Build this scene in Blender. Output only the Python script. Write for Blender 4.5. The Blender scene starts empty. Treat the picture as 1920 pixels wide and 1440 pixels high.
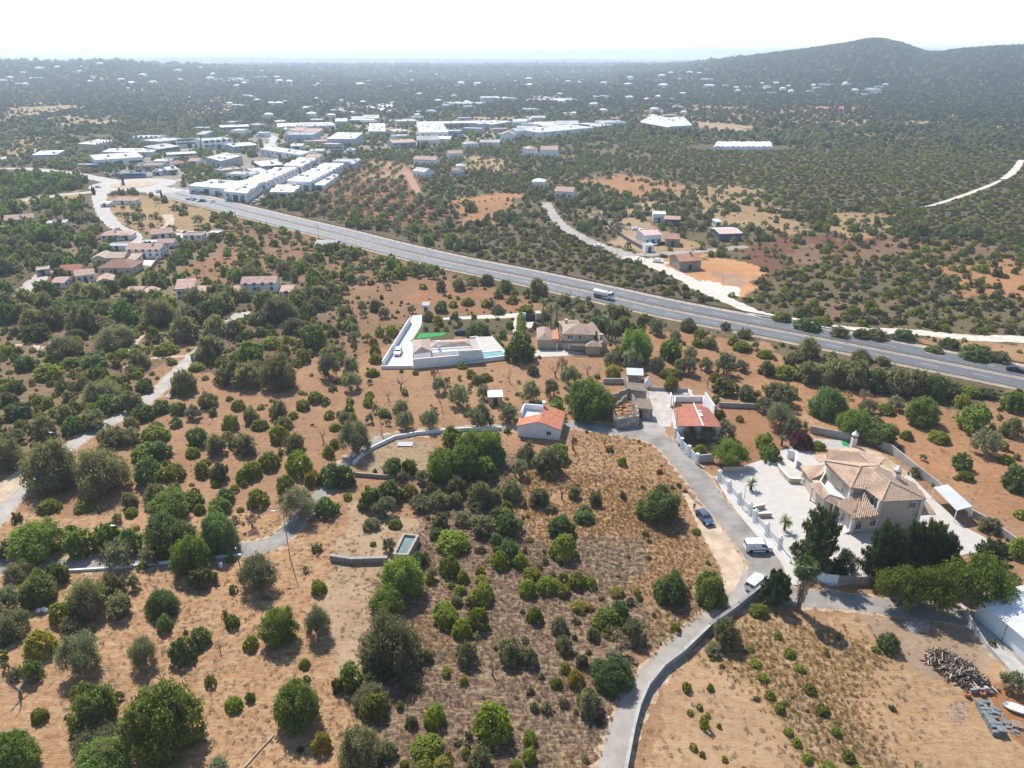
import bpy, math, random
import numpy as np
from mathutils import Vector, Matrix, noise as mnoise
random.seed(7); RNG = np.random.default_rng(7)
D = bpy.data; SC = bpy.context.scene; COL = SC.collection
# ------------------------------------------------------------------ camera
CAM_H = 75.0; FPX = 1378.0; HORIZON = 100.0
PITCH = math.atan((720 - HORIZON) / FPX); SP, CP = math.sin(PITCH), math.cos(PITCH)
cd = D.cameras.new('camera'); cam = D.objects.new('camera', cd); COL.objects.link(cam)
cam.location = (0, 0, CAM_H); cam.rotation_euler = (math.pi/2 - PITCH, 0, 0)
cd.sensor_fit = 'HORIZONTAL'; cd.angle = 2*math.atan(960/FPX); cd.clip_start = 1; cd.clip_end = 200000
SC.camera = cam
# ------------------------------------------------------------------ light
SUN_EL = math.radians(50); SUN_DIR = Vector((-0.42, 0.907, 0)).normalized()
w = D.worlds.new('World'); SC.world = w; w.use_nodes = True
nt = w.node_tree; nt.nodes.clear()
sky = nt.nodes.new('ShaderNodeTexSky'); sky.sky_type = 'NISHITA'; sky.sun_disc = False
sky.sun_elevation = SUN_EL; sky.sun_rotation = math.atan2(SUN_DIR.x, SUN_DIR.y)
sky.air_density = 1.0; sky.dust_density = 0.25; sky.ozone_density = 2.0; sky.altitude = 150
bg = nt.nodes.new('ShaderNodeBackground'); bg.inputs[1].default_value = 0.125
wo = nt.nodes.new('ShaderNodeOutputWorld')
nt.links.new(sky.outputs[0], bg.inputs[0]); nt.links.new(bg.outputs[0], wo.inputs[0])
sl = D.lights.new('sun', 'SUN'); sl.energy = 4.7; sl.angle = math.radians(0.5); sl.color = (1.0, 0.955, 0.89)
so = D.objects.new('sun', sl); COL.objects.link(so)
sdir = Vector((SUN_DIR.x*math.cos(SUN_EL), SUN_DIR.y*math.cos(SUN_EL), math.sin(SUN_EL)))
so.rotation_euler = sdir.to_track_quat('Z', 'Y').to_euler(); so.location = (0, 0, 300)
vs = SC.view_settings; vs.view_transform = 'Standard'; vs.look = 'None'; vs.exposure = 0.58; vs.gamma = 1; vs.use_curve_mapping = False
SC.render.engine = 'CYCLES'
cy = SC.cycles; cy.max_bounces = 6; cy.diffuse_bounces = 3; cy.glossy_bounces = 2; cy.transmission_bounces = 3
cy.transparent_max_bounces = 6; cy.volume_bounces = 1; cy.use_adaptive_sampling = True; cy.adaptive_threshold = 0.02
cy.use_denoising = True
HAZE_D = 0.000185
# ------------------------------------------------------------------ photo -> ground geometry
def ray(px, py):
    u = (px-960)/FPX; v = (720-py)/FPX
    return np.array([u, CP + v*SP, -SP + v*CP])
def G(px, py, z=0.0):
    d = ray(px, py); t = (z - CAM_H)/d[2]
    return Vector((d[0]*t, d[1]*t, z))
def proj(x, y, z):
    x = np.asarray(x, float); y = np.asarray(y, float); dz = np.asarray(z, float) - CAM_H
    dep = y*CP - dz*SP; up = y*SP + dz*CP
    dep = np.where(dep < 1, 1, dep)
    return 960 + FPX*x/dep, 720 - FPX*up/dep
def pxm(px, py):                       # pixels per metre across the view at a ground pixel
    d = ray(px, py); return FPX / ((-CAM_H)/d[2])
def sstep(a, b, x):
    t = np.clip((x-a)/(b-a), 0, 1); return t*t*(3-2*t)
def zat(px, py, dist):                 # height at a horizontal distance seen at a pixel
    d = ray(px, py); return CAM_H + dist*d[2]/math.hypot(d[0], d[1])
# ------------------------------------------------------------------ mesh helpers
class MB:
    def __init__(s): s.v = []; s.f = []
    def add(s, vs_, fs):
        o = len(s.v); s.v += [tuple(p) for p in vs_]; s.f += [tuple(i+o for i in f) for f in fs]; return s
    def box(s, x0, x1, y0, y1, z0, z1, bev=0):
        s.add([(x0,y0,z0),(x1,y0,z0),(x1,y1,z0),(x0,y1,z0),(x0,y0,z1),(x1,y0,z1),(x1,y1,z1),(x0,y1,z1)],
              [(0,3,2,1),(4,5,6,7),(0,1,5,4),(1,2,6,5),(2,3,7,6),(3,0,4,7)]); return s
    def obox(s, c, ax, ay, az):        # oriented box: centre and three half axes
        c = Vector(c); ax = Vector(ax); ay = Vector(ay); az = Vector(az); p = []
        for k in (-1, 1):
            for i, j in ((-1,-1),(1,-1),(1,1),(-1,1)): p.append(c + i*ax + j*ay + k*az)
        s.add(p, [(0,3,2,1),(4,5,6,7),(0,1,5,4),(1,2,6,5),(2,3,7,6),(3,0,4,7)]); return s
    def prism(s, poly, z0, z1):        # vertical prism over a CCW polygon (z0,z1 numbers or lists)
        n = len(poly)
        a = [z0]*n if not hasattr(z0, '__len__') else z0; b = [z1]*n if not hasattr(z1, '__len__') else z1
        vs_ = [(p[0],p[1],a[i]) for i,p in enumerate(poly)] + [(p[0],p[1],b[i]) for i,p in enumerate(poly)]
        s.add(vs_, [tuple(range(n-1,-1,-1)), tuple(range(n,2*n))] + [(i,(i+1)%n,n+(i+1)%n,n+i) for i in range(n)]); return s
    def slab(s, pts, th=0.12):         # sloping plate of given thickness (points CCW from above)
        n = len(pts)
        vs_ = [tuple(p) for p in pts] + [(p[0],p[1],p[2]-th) for p in pts]
        s.add(vs_, [tuple(range(n)), tuple(range(2*n-1,n-1,-1))] + [((i+1)%n,i,n+i,n+(i+1)%n) for i in range(n)]); return s
    def tube(s, pts, r, n=6, caps=True):
        pts = [Vector(p) for p in pts]; rs = r if hasattr(r, '__len__') else [r]*len(pts); o = len(s.v)
        for i, p in enumerate(pts):
            t = (pts[min(i+1,len(pts)-1)] - pts[max(i-1,0)])
            if t.length < 1e-9: t = Vector((0,0,1))
            t.normalize(); a = Vector((1,0,0)) if abs(t.x) < .8 else Vector((0,1,0))
            e1 = t.cross(a).normalized(); e2 = t.cross(e1)
            for k in range(n):
                an = 2*math.pi*k/n; s.v.append(tuple(p + rs[i]*(math.cos(an)*e1 + math.sin(an)*e2)))
        for i in range(len(pts)-1):
            for k in range(n):
                k2 = (k+1)%n; s.f.append((o+i*n+k, o+i*n+k2, o+(i+1)*n+k2, o+(i+1)*n+k))
        if caps:
            s.f.append(tuple(o+k for k in range(n-1,-1,-1))); e = o+(len(pts)-1)*n; s.f.append(tuple(e+k for k in range(n)))
        return s
    def lathe(s, prof, c=(0,0,0), n=12):
        o = len(s.v)
        for r, z in prof:
            for k in range(n):
                an = 2*math.pi*k/n; s.v.append((c[0]+r*math.cos(an), c[1]+r*math.sin(an), c[2]+z))
        for i in range(len(prof)-1):
            for k in range(n):
                k2 = (k+1)%n; s.f.append((o+i*n+k, o+i*n+k2, o+(i+1)*n+k2, o+(i+1)*n+k))
        s.f.append(tuple(o+k for k in range(n-1,-1,-1))); e = o+(len(prof)-1)*n; s.f.append(tuple(e+k for k in range(n)))
        return s
    def mesh(s, name, m=None, smooth=False):
        me = D.meshes.new(name); me.from_pydata(s.v, [], s.f)
        if m: me.materials.append(m)
        if smooth: me.polygons.foreach_set('use_smooth', [True]*len(me.polygons))
        me.update(); return me
    def build(s, name, m=None, parent=None, smooth=False):
        o = D.objects.new(name, s.mesh(name, m, smooth)); COL.objects.link(o)
        if parent: o.parent = parent
        return o
def npmesh(name, V, F, m=None, smooth=False):          # fast mesh from numpy, F is (n,3) or (n,4)
    me = D.meshes.new(name); V = np.asarray(V, np.float32); F = np.asarray(F, np.int32); k = F.shape[1]
    me.vertices.add(len(V)); me.vertices.foreach_set('co', V.ravel())
    me.loops.add(F.size); me.loops.foreach_set('vertex_index', F.ravel())
    me.polygons.add(len(F)); me.polygons.foreach_set('loop_start', np.arange(0, F.size, k, dtype=np.int32))
    me.polygons.foreach_set('loop_total', np.full(len(F), k, np.int32))
    if smooth: me.polygons.foreach_set('use_smooth', np.ones(len(F), bool))
    me.update(calc_edges=True)
    if m: me.materials.append(m)
    return me
def link(o, parent=None):
    COL.objects.link(o)
    if parent: o.parent = parent
    return o
def empty(name, loc=(0,0,0), rz=0.0):
    o = D.objects.new(name, None); COL.objects.link(o); o.location = loc; o.rotation_euler = (0,0,rz); o.empty_display_size = .5; return o
def tag(o, label=None, cat=None, group=None, kind=None):
    if label: o['label'] = label
    if cat: o['category'] = cat
    if group: o['group'] = group
    if kind: o['kind'] = kind
    return o
def copy_tree(o, loc=None, rz=None, label=None, group=None):
    def rec(src, par):
        c = src.copy(); COL.objects.link(c); c.parent = par
        for ch in src.children: rec(ch, c)
        return c
    c = rec(o, None)
    if loc is not None: c.location = loc
    if rz is not None: c.rotation_euler = (0,0,rz)
    if label: c['label'] = label
    if group: c['group'] = group
    return c
# ------------------------------------------------------------------ materials
MATS = {}
def newmat(name):
    m = D.materials.new(name); m.use_nodes = True; n = m.node_tree; n.nodes.clear(); MATS[name] = m
    return m, n, n.nodes.new, n.links.new
def mat(name, col, rough=.8, var=.12, scale=1.5, bump=0.0, bscale=8, metal=0, spec=.3, alt=None, rnd=0.0, coords='Object'):
    """plain surface with blotchy wear: base colour varied by two noises, small bump"""
    if name in MATS: return MATS[name]
    m, n, N, L = newmat(name)
    out = N('ShaderNodeOutputMaterial'); b = N('ShaderNodeBsdfPrincipled'); L(b.outputs[0], out.inputs[0])
    b.inputs['Roughness'].default_value = rough; b.inputs['Metallic'].default_value = metal
    b.inputs['Specular IOR Level'].default_value = spec
    tc = N('ShaderNodeTexCoord'); n1 = N('ShaderNodeTexNoise'); n1.inputs['Scale'].default_value = scale; n1.inputs['Detail'].default_value = 6
    n1.inputs['Roughness'].default_value = .65
    L(tc.outputs[coords], n1.inputs['Vector'])
    mx = N('ShaderNodeMix'); mx.data_type = 'RGBA'
    a = alt or tuple(c*(1-2.2*var) for c in col)
    hi = tuple(min(1, c*(1+var)) for c in col)
    mx.inputs[6].default_value = (*a, 1); mx.inputs[7].default_value = (*hi, 1)
    mr = N('ShaderNodeMapRange'); mr.inputs[1].default_value = .28; mr.inputs[2].default_value = .62
    L(n1.outputs[0], mr.inputs[0]); L(mr.outputs[0], mx.inputs[0])
    src = mx.outputs[2]
    if rnd:
        oi = N('ShaderNodeObjectInfo'); hv = N('ShaderNodeHueSaturation'); m2 = N('ShaderNodeMapRange')
        m2.inputs[3].default_value = 1-rnd; m2.inputs[4].default_value = 1+rnd
        L(oi.outputs['Random'], m2.inputs[0]); L(m2.outputs[0], hv.inputs['Value']); L(src, hv.inputs['Color']); src = hv.outputs[0]
    L(src, b.inputs['Base Color'])
    if bump:
        n2 = N('ShaderNodeTexNoise'); n2.inputs['Scale'].default_value = bscale; n2.inputs['Detail'].default_value = 5
        L(tc.outputs[coords], n2.inputs['Vector']); bp = N('ShaderNodeBump'); bp.inputs['Strength'].default_value = bump; bp.inputs['Distance'].default_value = .1
        L(n2.outputs[0], bp.inputs['Height']); L(bp.outputs[0], b.inputs['Normal'])
    return m
def foliage(name, c1, c2, trans=.35, cl=1.3, c3=None):
    """leaves: per-leaf, per-plant and clump-wise colour, light through the leaf"""
    m, n, N, L = newmat(name)
    out = N('ShaderNodeOutputMaterial'); df = N('ShaderNodeBsdfPrincipled'); tr = N('ShaderNodeBsdfTranslucent'); ms = N('ShaderNodeMixShader')
    df.inputs['Roughness'].default_value = .55; df.inputs['Specular IOR Level'].default_value = .25
    ge = N('ShaderNodeNewGeometry'); oi = N('ShaderNodeObjectInfo'); tc = N('ShaderNodeTexCoord')
    nz = N('ShaderNodeTexNoise'); nz.inputs['Scale'].default_value = cl; nz.inputs['Detail'].default_value = 2
    L(tc.outputs['Object'], nz.inputs['Vector'])
    ad = N('ShaderNodeMath'); ad.operation = 'MULTIPLY_ADD'; ad.inputs[1].default_value = .55
    L(ge.outputs['Random Per Island'], ad.inputs[0]); 
    a2 = N('ShaderNodeMath'); a2.operation = 'MULTIPLY_ADD'; a2.inputs[1].default_value = 1.1; a2.inputs[2].default_value = -.32
    L(nz.outputs[0], a2.inputs[0]); L(a2.outputs[0], ad.inputs[2])
    mx = N('ShaderNodeMix'); mx.data_type = 'RGBA'; mx.inputs[6].default_value = (*c1, 1); mx.inputs[7].default_value = (*c2, 1)
    L(ad.outputs[0], mx.inputs[0])
    hv = N('ShaderNodeHueSaturation'); mr = N('ShaderNodeMapRange'); mr.inputs[3].default_value = .72; mr.inputs[4].default_value = 1.28
    m2 = N('ShaderNodeMapRange'); m2.inputs[3].default_value = .482; m2.inputs[4].default_value = .515
    fr = N('ShaderNodeMath'); fr.operation = 'FRACT'; mu = N('ShaderNodeMath'); mu.operation = 'MULTIPLY'; mu.inputs[1].default_value = 7.31
    L(oi.outputs['Random'], mr.inputs[0]); L(oi.outputs['Random'], mu.inputs[0]); L(mu.outputs[0], fr.inputs[0]); L(fr.outputs[0], m2.inputs[0])
    L(mr.outputs[0], hv.inputs['Value']); L(m2.outputs[0], hv.inputs['Hue']); L(mx.outputs[2], hv.inputs['Color'])
    L(hv.outputs[0], df.inputs['Base Color'])
    t2 = N('ShaderNodeMix'); t2.data_type = 'RGBA'; t2.blend_type = 'MULTIPLY'; t2.inputs[0].default_value = 1; t2.inputs[7].default_value = (1.5, 1.45, .75, 1)
    L(hv.outputs[0], t2.inputs[6]); L(t2.outputs[2], tr.inputs[0])
    ms.inputs[0].default_value = trans; L(df.outputs[0], ms.inputs[1]); L(tr.outputs[0], ms.inputs[2]); L(ms.outputs[0], out.inputs[0])
    return m
def tilemat(name, col, alt, period=.35, ang=0.0):
    """far tiled roof: colour of individual tiles and courses as relief"""
    m, n, N, L = newmat(name)
    out = N('ShaderNodeOutputMaterial'); b = N('ShaderNodeBsdfPrincipled'); L(b.outputs[0], out.inputs[0]); b.inputs['Roughness'].default_value = .85
    tc = N('ShaderNodeTexCoord'); br = N('ShaderNodeTexBrick'); mp = N('ShaderNodeMapping'); mp.inputs['Rotation'].default_value = (0, 0, ang)
    br.inputs['Scale'].default_value = 1/period; br.inputs['Mortar Size'].default_value = .06; br.inputs['Brick Width'].default_value = .8; br.inputs['Row Height'].default_value = 1
    br.inputs['Color1'].default_value = (*col, 1); br.inputs['Color2'].default_value = (*alt, 1); br.inputs['Mortar'].default_value = (*[c*.7 for c in col], 1)
    nz = N('ShaderNodeTexNoise'); nz.inputs['Scale'].default_value = .8; nz.inputs['Detail'].default_value = 6
    L(tc.outputs['Object'], mp.inputs[0]); L(mp.outputs[0], br.inputs[0]); L(tc.outputs['Object'], nz.inputs[0])
    hv = N('ShaderNodeHueSaturation'); mr = N('ShaderNodeMapRange'); mr.inputs[1].default_value=.3; mr.inputs[2].default_value=.7; mr.inputs[3].default_value = .75; mr.inputs[4].default_value = 1.15
    L(nz.outputs[0], mr.inputs[0]); L(mr.outputs[0], hv.inputs['Value']); L(br.outputs[0], hv.inputs['Color']); L(hv.outputs[0], b.inputs['Base Color'])
    bp = N('ShaderNodeBump'); bp.inputs['Strength'].default_value = .5; bp.inputs['Distance'].default_value = .08; L(br.outputs['Fac'], bp.inputs['Height']); bp.invert = True; L(bp.outputs[0], b.inputs['Normal'])
    return m
WHITE = mat('white_render', (.78,.77,.75), .8, .05, .6, .1, 6)
WHITE2 = mat('white_paint', (.82,.82,.81), .5, .03, .8)
CREAM = mat('cream_render', (0.527,0.433,0.306), .85, .06, .6, .1, 6)
PALE = mat('pale_render', (0.493,0.425,0.34), .85, .05, .5, .1, 6)
GREYW = mat('grey_render', (.42,.42,.43), .85, .08, .6)
BLUEGREY = mat('bluegrey_cladding', (.36,.42,.50), .6, .06, .5)
DARKCL = mat('dark_cladding', (.10,.12,.14), .5, .1, .5)
GLASS = mat('window_glass', (.035,.045,.055), .12, .1, 2, spec=.6)
FRAME = mat('frame_white', (.78,.77,.74), .5, .04, 2)
DARKFR = mat('dark_frame', (.05,.045,.04), .5, .1, 2)
CONC = mat('concrete', (0.288,0.276,0.256), .9, .12, 1.2, .25, 12)
PALECONC = mat('pale_concrete', (0.38,0.357,0.327), .9, .12, .9, .25, 12)
STONE = mat('rubble_stone', (0.32,0.272,0.216), .95, .25, 2.2, .8, 5)
METAL = mat('galvanised', (.45,.46,.47), .45, .08, 3, metal=.6)
WOODPOLE = mat('weathered_pole', (.17,.145,.12), .9, .2, 3)
BARK = mat('bark', (.10,.08,.062), .95, .25, 6, .5, 14)
GREYBARK = mat('grey_bark', (.19,.165,.145), .95, .2, 6, .5, 14)
RUBBER = mat('rubber', (.02,.02,.022), .8, .1, 5)
STOREROOF = mat('bright_sheet_roof', (.74,.74,.73), .5, .06, .2)
WROOF = mat('white_sheet_roof', (.50,.50,.49), .6, .10, .12, rnd=.16)
GROOF = mat('grey_sheet_roof', (.27,.275,.28), .65, .14, .12, rnd=.25)
LROOF = mat('pale_grey_roof', (.36,.355,.345), .65, .14, .12, rnd=.28)
PINKT = tilemat('pink_tiles', (.46,.28,.215), (.53,.35,.28))
REDT = tilemat('red_tiles', (0.374,0.123,0.0723), (0.425,0.153,0.085))
BROWNT = tilemat('brown_tiles', (0.289,0.145,0.102), (0.357,0.187,0.128))
SANDT = tilemat('sand_tiles', (0.448,0.336,0.248), (0.496,0.368,0.272))
ORANGET = tilemat('orange_tiles', (0.425,0.204,0.111), (0.476,0.246,0.145))
# ------------------------------------------------------------------ terrain heights
HILL = [(1150,139),(1230,136),(1290,130),(1350,117),(1400,110),(1480,100),(1540,93),(1600,83),(1630,77),(1655,77.5),(1690,86),(1735,102),(1765,102),(1800,97),(1860,92),(1920,89),(2050,84),(2250,95),(2500,118)]
HX = np.array([math.degrees(math.atan2(ray(a,b)[0], ray(a,b)[1])) for a,b in HILL])
HD = 2700.0
HZ = np.array([max(0.0, zat(a,b,HD)) for a,b in HILL])
LRIDGE = [(-500,135),(-200,124),(0,121),(60,119),(130,121),(190,116),(230,119),(290,126),(360,129),(480,134),(640,139)]
LX = np.array([math.degrees(math.atan2(ray(a,b)[0], ray(a,b)[1])) for a,b in LRIDGE]); LD = 3000.0
LZ = np.array([max(0.0, zat(a,b,LD)) for a,b in LRIDGE])
FRIDGE = [(-700,112),(-200,108),(0,110),(250,108),(330,107),(480,107),(560,108),(700,109),(830,109.5),(950,110),(1060,110.5),(1120,112),(1200,116),(1300,114),(1420,112),(2400,112)]
FX = np.array([math.degrees(math.atan2(ray(a,b)[0], ray(a,b)[1])) for a,b in FRIDGE]); FD = 9000.0
FZ = np.array([zat(a,b,FD) for a,b in FRIDGE])
def wob(x, y, s, k=0):
    return (np.sin(x/s+1.3+k)*np.cos(y/s*1.13+.4+k) + .5*np.sin(x/s*2.3+y/s*1.7+k) + .3*np.sin(x/s*4.1-y/s*3.7+2*k))/1.8
def hz(x, y):
    x = np.asarray(x, float); y = np.asarray(y, float)
    r = np.hypot(x, y); az = np.degrees(np.arctan2(x, y))
    z = 7*wob(x, y, 330)*sstep(1000, 2200, r) + 9*wob(x, y, 900, 2)*sstep(2500, 5000, r)
    hc = np.interp(az, HX, HZ, left=0, right=0)
    t = np.clip((r-1230)/(HD-1230), 0, 1)
    f = .22*sstep(0, .42, t) + .78*sstep(.25, 1, t)
    f = np.where(r > HD, 1 - .9*sstep(HD, 5200, r), f)
    z = z*(1-.6*np.clip(hc/40, 0, 1)) + hc*f*(1 + .05*wob(x, y, 140, 1)*np.sin(np.clip(t,0,1)*math.pi)) + np.clip(hc/60,0,1)*2.0*wob(x,y,70,3)*np.sin(np.clip(t,0,1)*math.pi)
    lc = np.interp(az, LX, LZ, left=0, right=0); g = np.exp(-((r-LD)/850.0)**2); z = np.maximum(z, 0)*(1-g*np.clip(lc/25,0,1)) + np.minimum(z,0)*(1-g) + lc*g
    fc = np.interp(az, FX, FZ); g2 = np.exp(-((r-FD)/2200.0)**2); z = z*(1-g2) + fc*g2
    z = z - 150*sstep(11500, 15000, r)
    return np.where(r < 950, 0.0, z)
def Gt(px, py):                          # pixel -> terrain surface (march)
    d = ray(px, py); n = d/math.hypot(d[0], d[1])
    r = 1.0/max(1e-6, -n[2])*CAM_H if n[2] < 0 else 60000
    if r < 950: return G(px, py)
    rr = np.concatenate([np.linspace(930, 6000, 1600), np.linspace(6010, 20000, 700)])
    zz = CAM_H + rr*n[2]; hh = hz(n[0]*rr, n[1]*rr)
    i = np.argmax(hh >= zz)
    if not (hh >= zz).any(): i = len(rr)-1
    return Vector((n[0]*rr[i], n[1]*rr[i], float(hh[i])))
# ------------------------------------------------------------------ land cover, one polygon per field (photo pixels on the ground)
SOIL = (.50,.29,.17); PALES = (.56,.40,.27); STRAW = (.50,.345,.18); GOLD = (.37,.215,.095); HEATH = (.24,.15,.105)
SCRUB = (.165,.135,.075); REDP = (.17,.065,.045); WGRAV = (1.05,.98,.9); ORAN = (.52,.25,.12); FIELD = (.45,.29,.15); WOODG = (.13,.105,.065)
#       polygon, colour, amount of straw, vegetation cover, (size m), mix
Z = []
def zone(poly, col, straw=.3, cov=0.0, size=(2.5,4.5), mix='m', rows=None): Z.append((np.array(poly, float), col, straw, cov, size, mix, rows))
ALL = [(-3000,-50),(5000,-50),(5000,3000),(-3000,3000)]
zone(ALL, SCRUB, .1, .62, (4,8), 'dco')
zone([(-900,640),(-900,2200),(2900,2200),(2900,640)], (.485,.275,.16), .35, .06, (1.4,3.2), 'omd')
# far left hills and plain
zone([(-900,200),(200,200),(250,260),(-900,300)], SCRUB, .2, .55, (5,8), 'dco')
zone([(0,203),(70,199),(165,197),(160,205),(70,220),(0,232)], STRAW, .6, .08)
zone([(0,262),(110,250),(95,280),(0,292)], FIELD, .5, .25)
zone([(330,190),(440,180),(440,215),(330,222)], FIELD, .4, .3)
zone([(240,130),(420,126),(420,150),(240,150)], FIELD, .3, .55)
# band behind the industrial estate, right
zone([(1180,205),(1620,195),(1660,240),(1190,235)], FIELD, .5, .38, (4,7), 'dco')
zone([(1660,195),(2600,195),(2600,270),(1640,262)], SCRUB, .2, .72, (4,7), 'dco')
zone([(1480,196),(1900,193),(1900,200),(1480,212)], ORAN, .3, .25, (4,7),'do')
zone([(1290,228),(1430,236),(1400,248),(1290,245)], PALES, .3, .0)
zone([(175,300),(330,275),(480,243),(640,226),(900,222),(1000,232),(965,262),(860,285),(700,296),(640,306),(600,345),(470,382),(330,366),(318,335),(200,322)], (.42,.37,.32), .1, .34, (4,7), 'cdg')
# dark heath maquis on the right
zone([(1200,265),(1330,258),(1500,280),(1640,265),(2800,265),(2800,470),(1880,460),(1560,390),(1500,405),(1330,350),(1270,345),(950,330),(1000,310)], (.15,.135,.075), .1, .9, (2.2,4.2), 'hhm')
# cultivated middle
zone([(660,285),(1250,255),(1300,345),(1500,405),(1560,390),(1700,440),(1880,460),(2800,470),(2800,640),(1300,560),(1120,490),(620,430),(560,400)], SCRUB, .25, .6, (2.4,5), 'ocdgh')
zone([(670,300),(765,303),(790,360),(830,430),(560,400),(600,370)], (.34,.16,.09), .15, 0.95, (3.8,5.4), 'o', rows=(-.06,8.5))
zone([(690,303),(760,305),(775,335),(685,335)], (.50,.33,.2), .5, .9, (3,4.4), 'o', rows=(-.06,7.5))
zone([(850,290),(900,290),(960,300),(940,325),(880,320)], STRAW, .6, .3, (3,5), 'o')
zone([(1000,270),(1200,262),(1230,290),(1000,300)], SCRUB, .4, .45, (4,6), 'ocd')
zone([(1080,345),(1170,325),(1290,345),(1245,375),(1170,360)], ORAN, .55, .1, (3,5), 'oc')
zone([(1270,345),(1400,352),(1490,405),(1485,440),(1400,425),(1310,400)], FIELD, .7, .17, (3,6), 'oc')
zone([(830,380),(960,360),(1020,400),(1010,420),(900,420),(830,405)], ORAN, .5, .22, (4,7), 'cd')
zone([(900,430),(1000,350),(1140,380),(1400,440),(1490,450),(1420,500),(1230,470),(1090,425),(1040,380),(1010,420)], SCRUB, .4, .66, (3,5.5), 'cdo')
zone([(1530,408),(1660,398),(1700,445),(1640,440),(1560,450)], FIELD, .5, .3, (4,6), 'oc')
zone([(1390,470),(1470,440),(1560,440),(1660,440),(1560,480),(1480,530),(1400,520)], (.23,.105,.07), .1, .34, (3,5), 'od')
zone([(1480,470),(1700,440),(1800,460),(1900,470),(1900,520),(1560,520)], (.26,.15,.1), .35, .35, (3,5), 'mh')
zone([(1340,530),(1500,500),(1720,480),(2800,470),(2800,690),(1920,640),(1560,610),(1400,565)], SCRUB, .3, .72, (2,4), 'mdhh')
zone([(1760,500),(1900,480),(2000,560),(1830,570)], ORAN, .4, .4, (3,5), 'md')
zone([(1500,560),(1640,560),(1640,600),(1500,598)], HEATH, .4, .45, (2.5,4), 'mh')
zone([(820,425),(1040,430),(1150,480),(1260,525),(1360,575),(1240,560),(1060,525),(880,475)], (.165,.125,.085), .2, .86, (1.8,3.6), 'mhhd')
zone([(560,400),(820,430),(840,470),(700,445),(600,420)], SCRUB, .3, .65, (3.5,5.5), 'odg')
zone([(1255,375),(1230,390),(1160,400),(1130,405),(1150,425),(1240,450),(1255,470),(1200,465),(1130,432),(1120,402)], PALES, .3, .0)
zone([(1190,408),(1260,430),(1300,440),(1290,465),(1240,478),(1160,455)], PALES, .2, .03)
zone([(1230,450),(1262,432),(1310,450),(1280,468)], STRAW, .4, .05)
zone([(1195,478),(1340,488),(1430,508),(1445,548),(1380,566),(1300,542),(1220,502)], (.78,.40,.20), .15, .02)
zone([(1355,508),(1418,512),(1420,540),(1380,530)], (.55,.37,.27), .2, .0)
zone([(1312,542),(1345,529),(1418,545),(1400,553),(1345,560)], WGRAV, .0, .0)
zone([(1160,478),(1215,476),(1245,488),(1290,500),(1235,494),(1190,490)], WGRAV, .0, 0)
# between village, estate and motorway on the left
zone([(-900,330),(160,330),(170,360),(60,378),(-900,400)], WOODG, .1, .95, (6,9), 'gc')
zone([(25,368),(165,356),(160,368),(70,380),(20,380)], STRAW, .6, .05)
zone([(-900,400),(60,380),(170,372),(190,420),(240,430),(60,480),(-900,560)], SCRUB, .3, .8, (5,8), 'cdg')
zone([(195,368),(300,370),(430,400),(440,440),(300,440),(220,425)], FIELD, .6, .14, (4,7), 'co')
zone([(190,388),(300,388),(310,430),(220,425)], FIELD, .6, .3, (3,5), 'o')
zone([(420,400),(560,430),(700,480),(860,515),(1060,570),(1000,585),(700,590),(640,560),(430,560),(330,520),(340,470)], (.33,.185,.11), .25, .78, (3.2,5.4), 'ppog')
zone([(330,455),(470,490),(440,520),(300,520)], (.36,.19,.115), .3, .2, (3.5,5.5), 'pg')
zone([(300,520),(200,480),(60,470),(-900,560),(-900,900),(0,880),(0,560),(300,560)], WOODG, .3, .85, (4.5,8), 'dcm')
zone([(-900,560),(0,560),(210,545),(430,560),(640,545),(700,580),(640,640),(560,660),(470,590),(420,610),(370,640),(280,740),(150,820),(0,880),(-900,1200)], (.30,.2,.125), .35, .9, (2,6.5), 'dcmmd')
zone([(0,560),(210,545),(430,555),(600,560),(560,590),(420,605),(300,620),(0,620)], WOODG, .3, .92, (6,9), 'dcd')
zone([(90,640),(230,640),(220,670),(330,680),(280,720),(120,720)], HEATH, .4, .6, (2.5,5), 'md')
zone([(640,545),(860,515),(1060,570),(1000,590),(800,600),(700,640),(640,690),(620,600)], (.36,.205,.12), .3, .34, (3,5.5), 'dop')
zone([(490,600),(640,590),(640,640),(520,690),(400,700),(370,660),(430,612)], HEATH, .35, .42, (1.4,3.6), 'mdd')
zone([(800,520),(1010,565),(1000,590),(780,570)], (.44,.21,.12), .25, .4, (3,5), 'dmo')
zone([(1020,565),(1250,580),(1500,640),(1920,720),(2600,900),(2600,980),(1920,790),(1700,755),(1490,700),(1400,640),(1250,640),(1100,600)], SCRUB, .3, .6, (3,5.5), 'dmo')
zone([(1190,610),(1290,620),(1420,660),(1480,700),(1330,730),(1210,690)], (.46,.24,.13), .3, .12, (3,4.5), 'om')
zone([(1900,730),(2600,900),(2600,1100),(1920,870),(1790,800)], SOIL, .3, .3, (3,5), 'gm')
zone([(95,485),(200,430),(330,438),(420,455),(345,500),(350,520),(560,525),(570,555),(230,562),(90,562)], (.27,.2,.12), .3, .72, (3.5,6.5), 'cdg')
zone([(1420,690),(1920,790),(2600,980),(2600,1400),(1920,1000),(1640,830),(1500,790)], (.52,.27,.145), .3, .05, (1.2,3), 'mdo')
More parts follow.
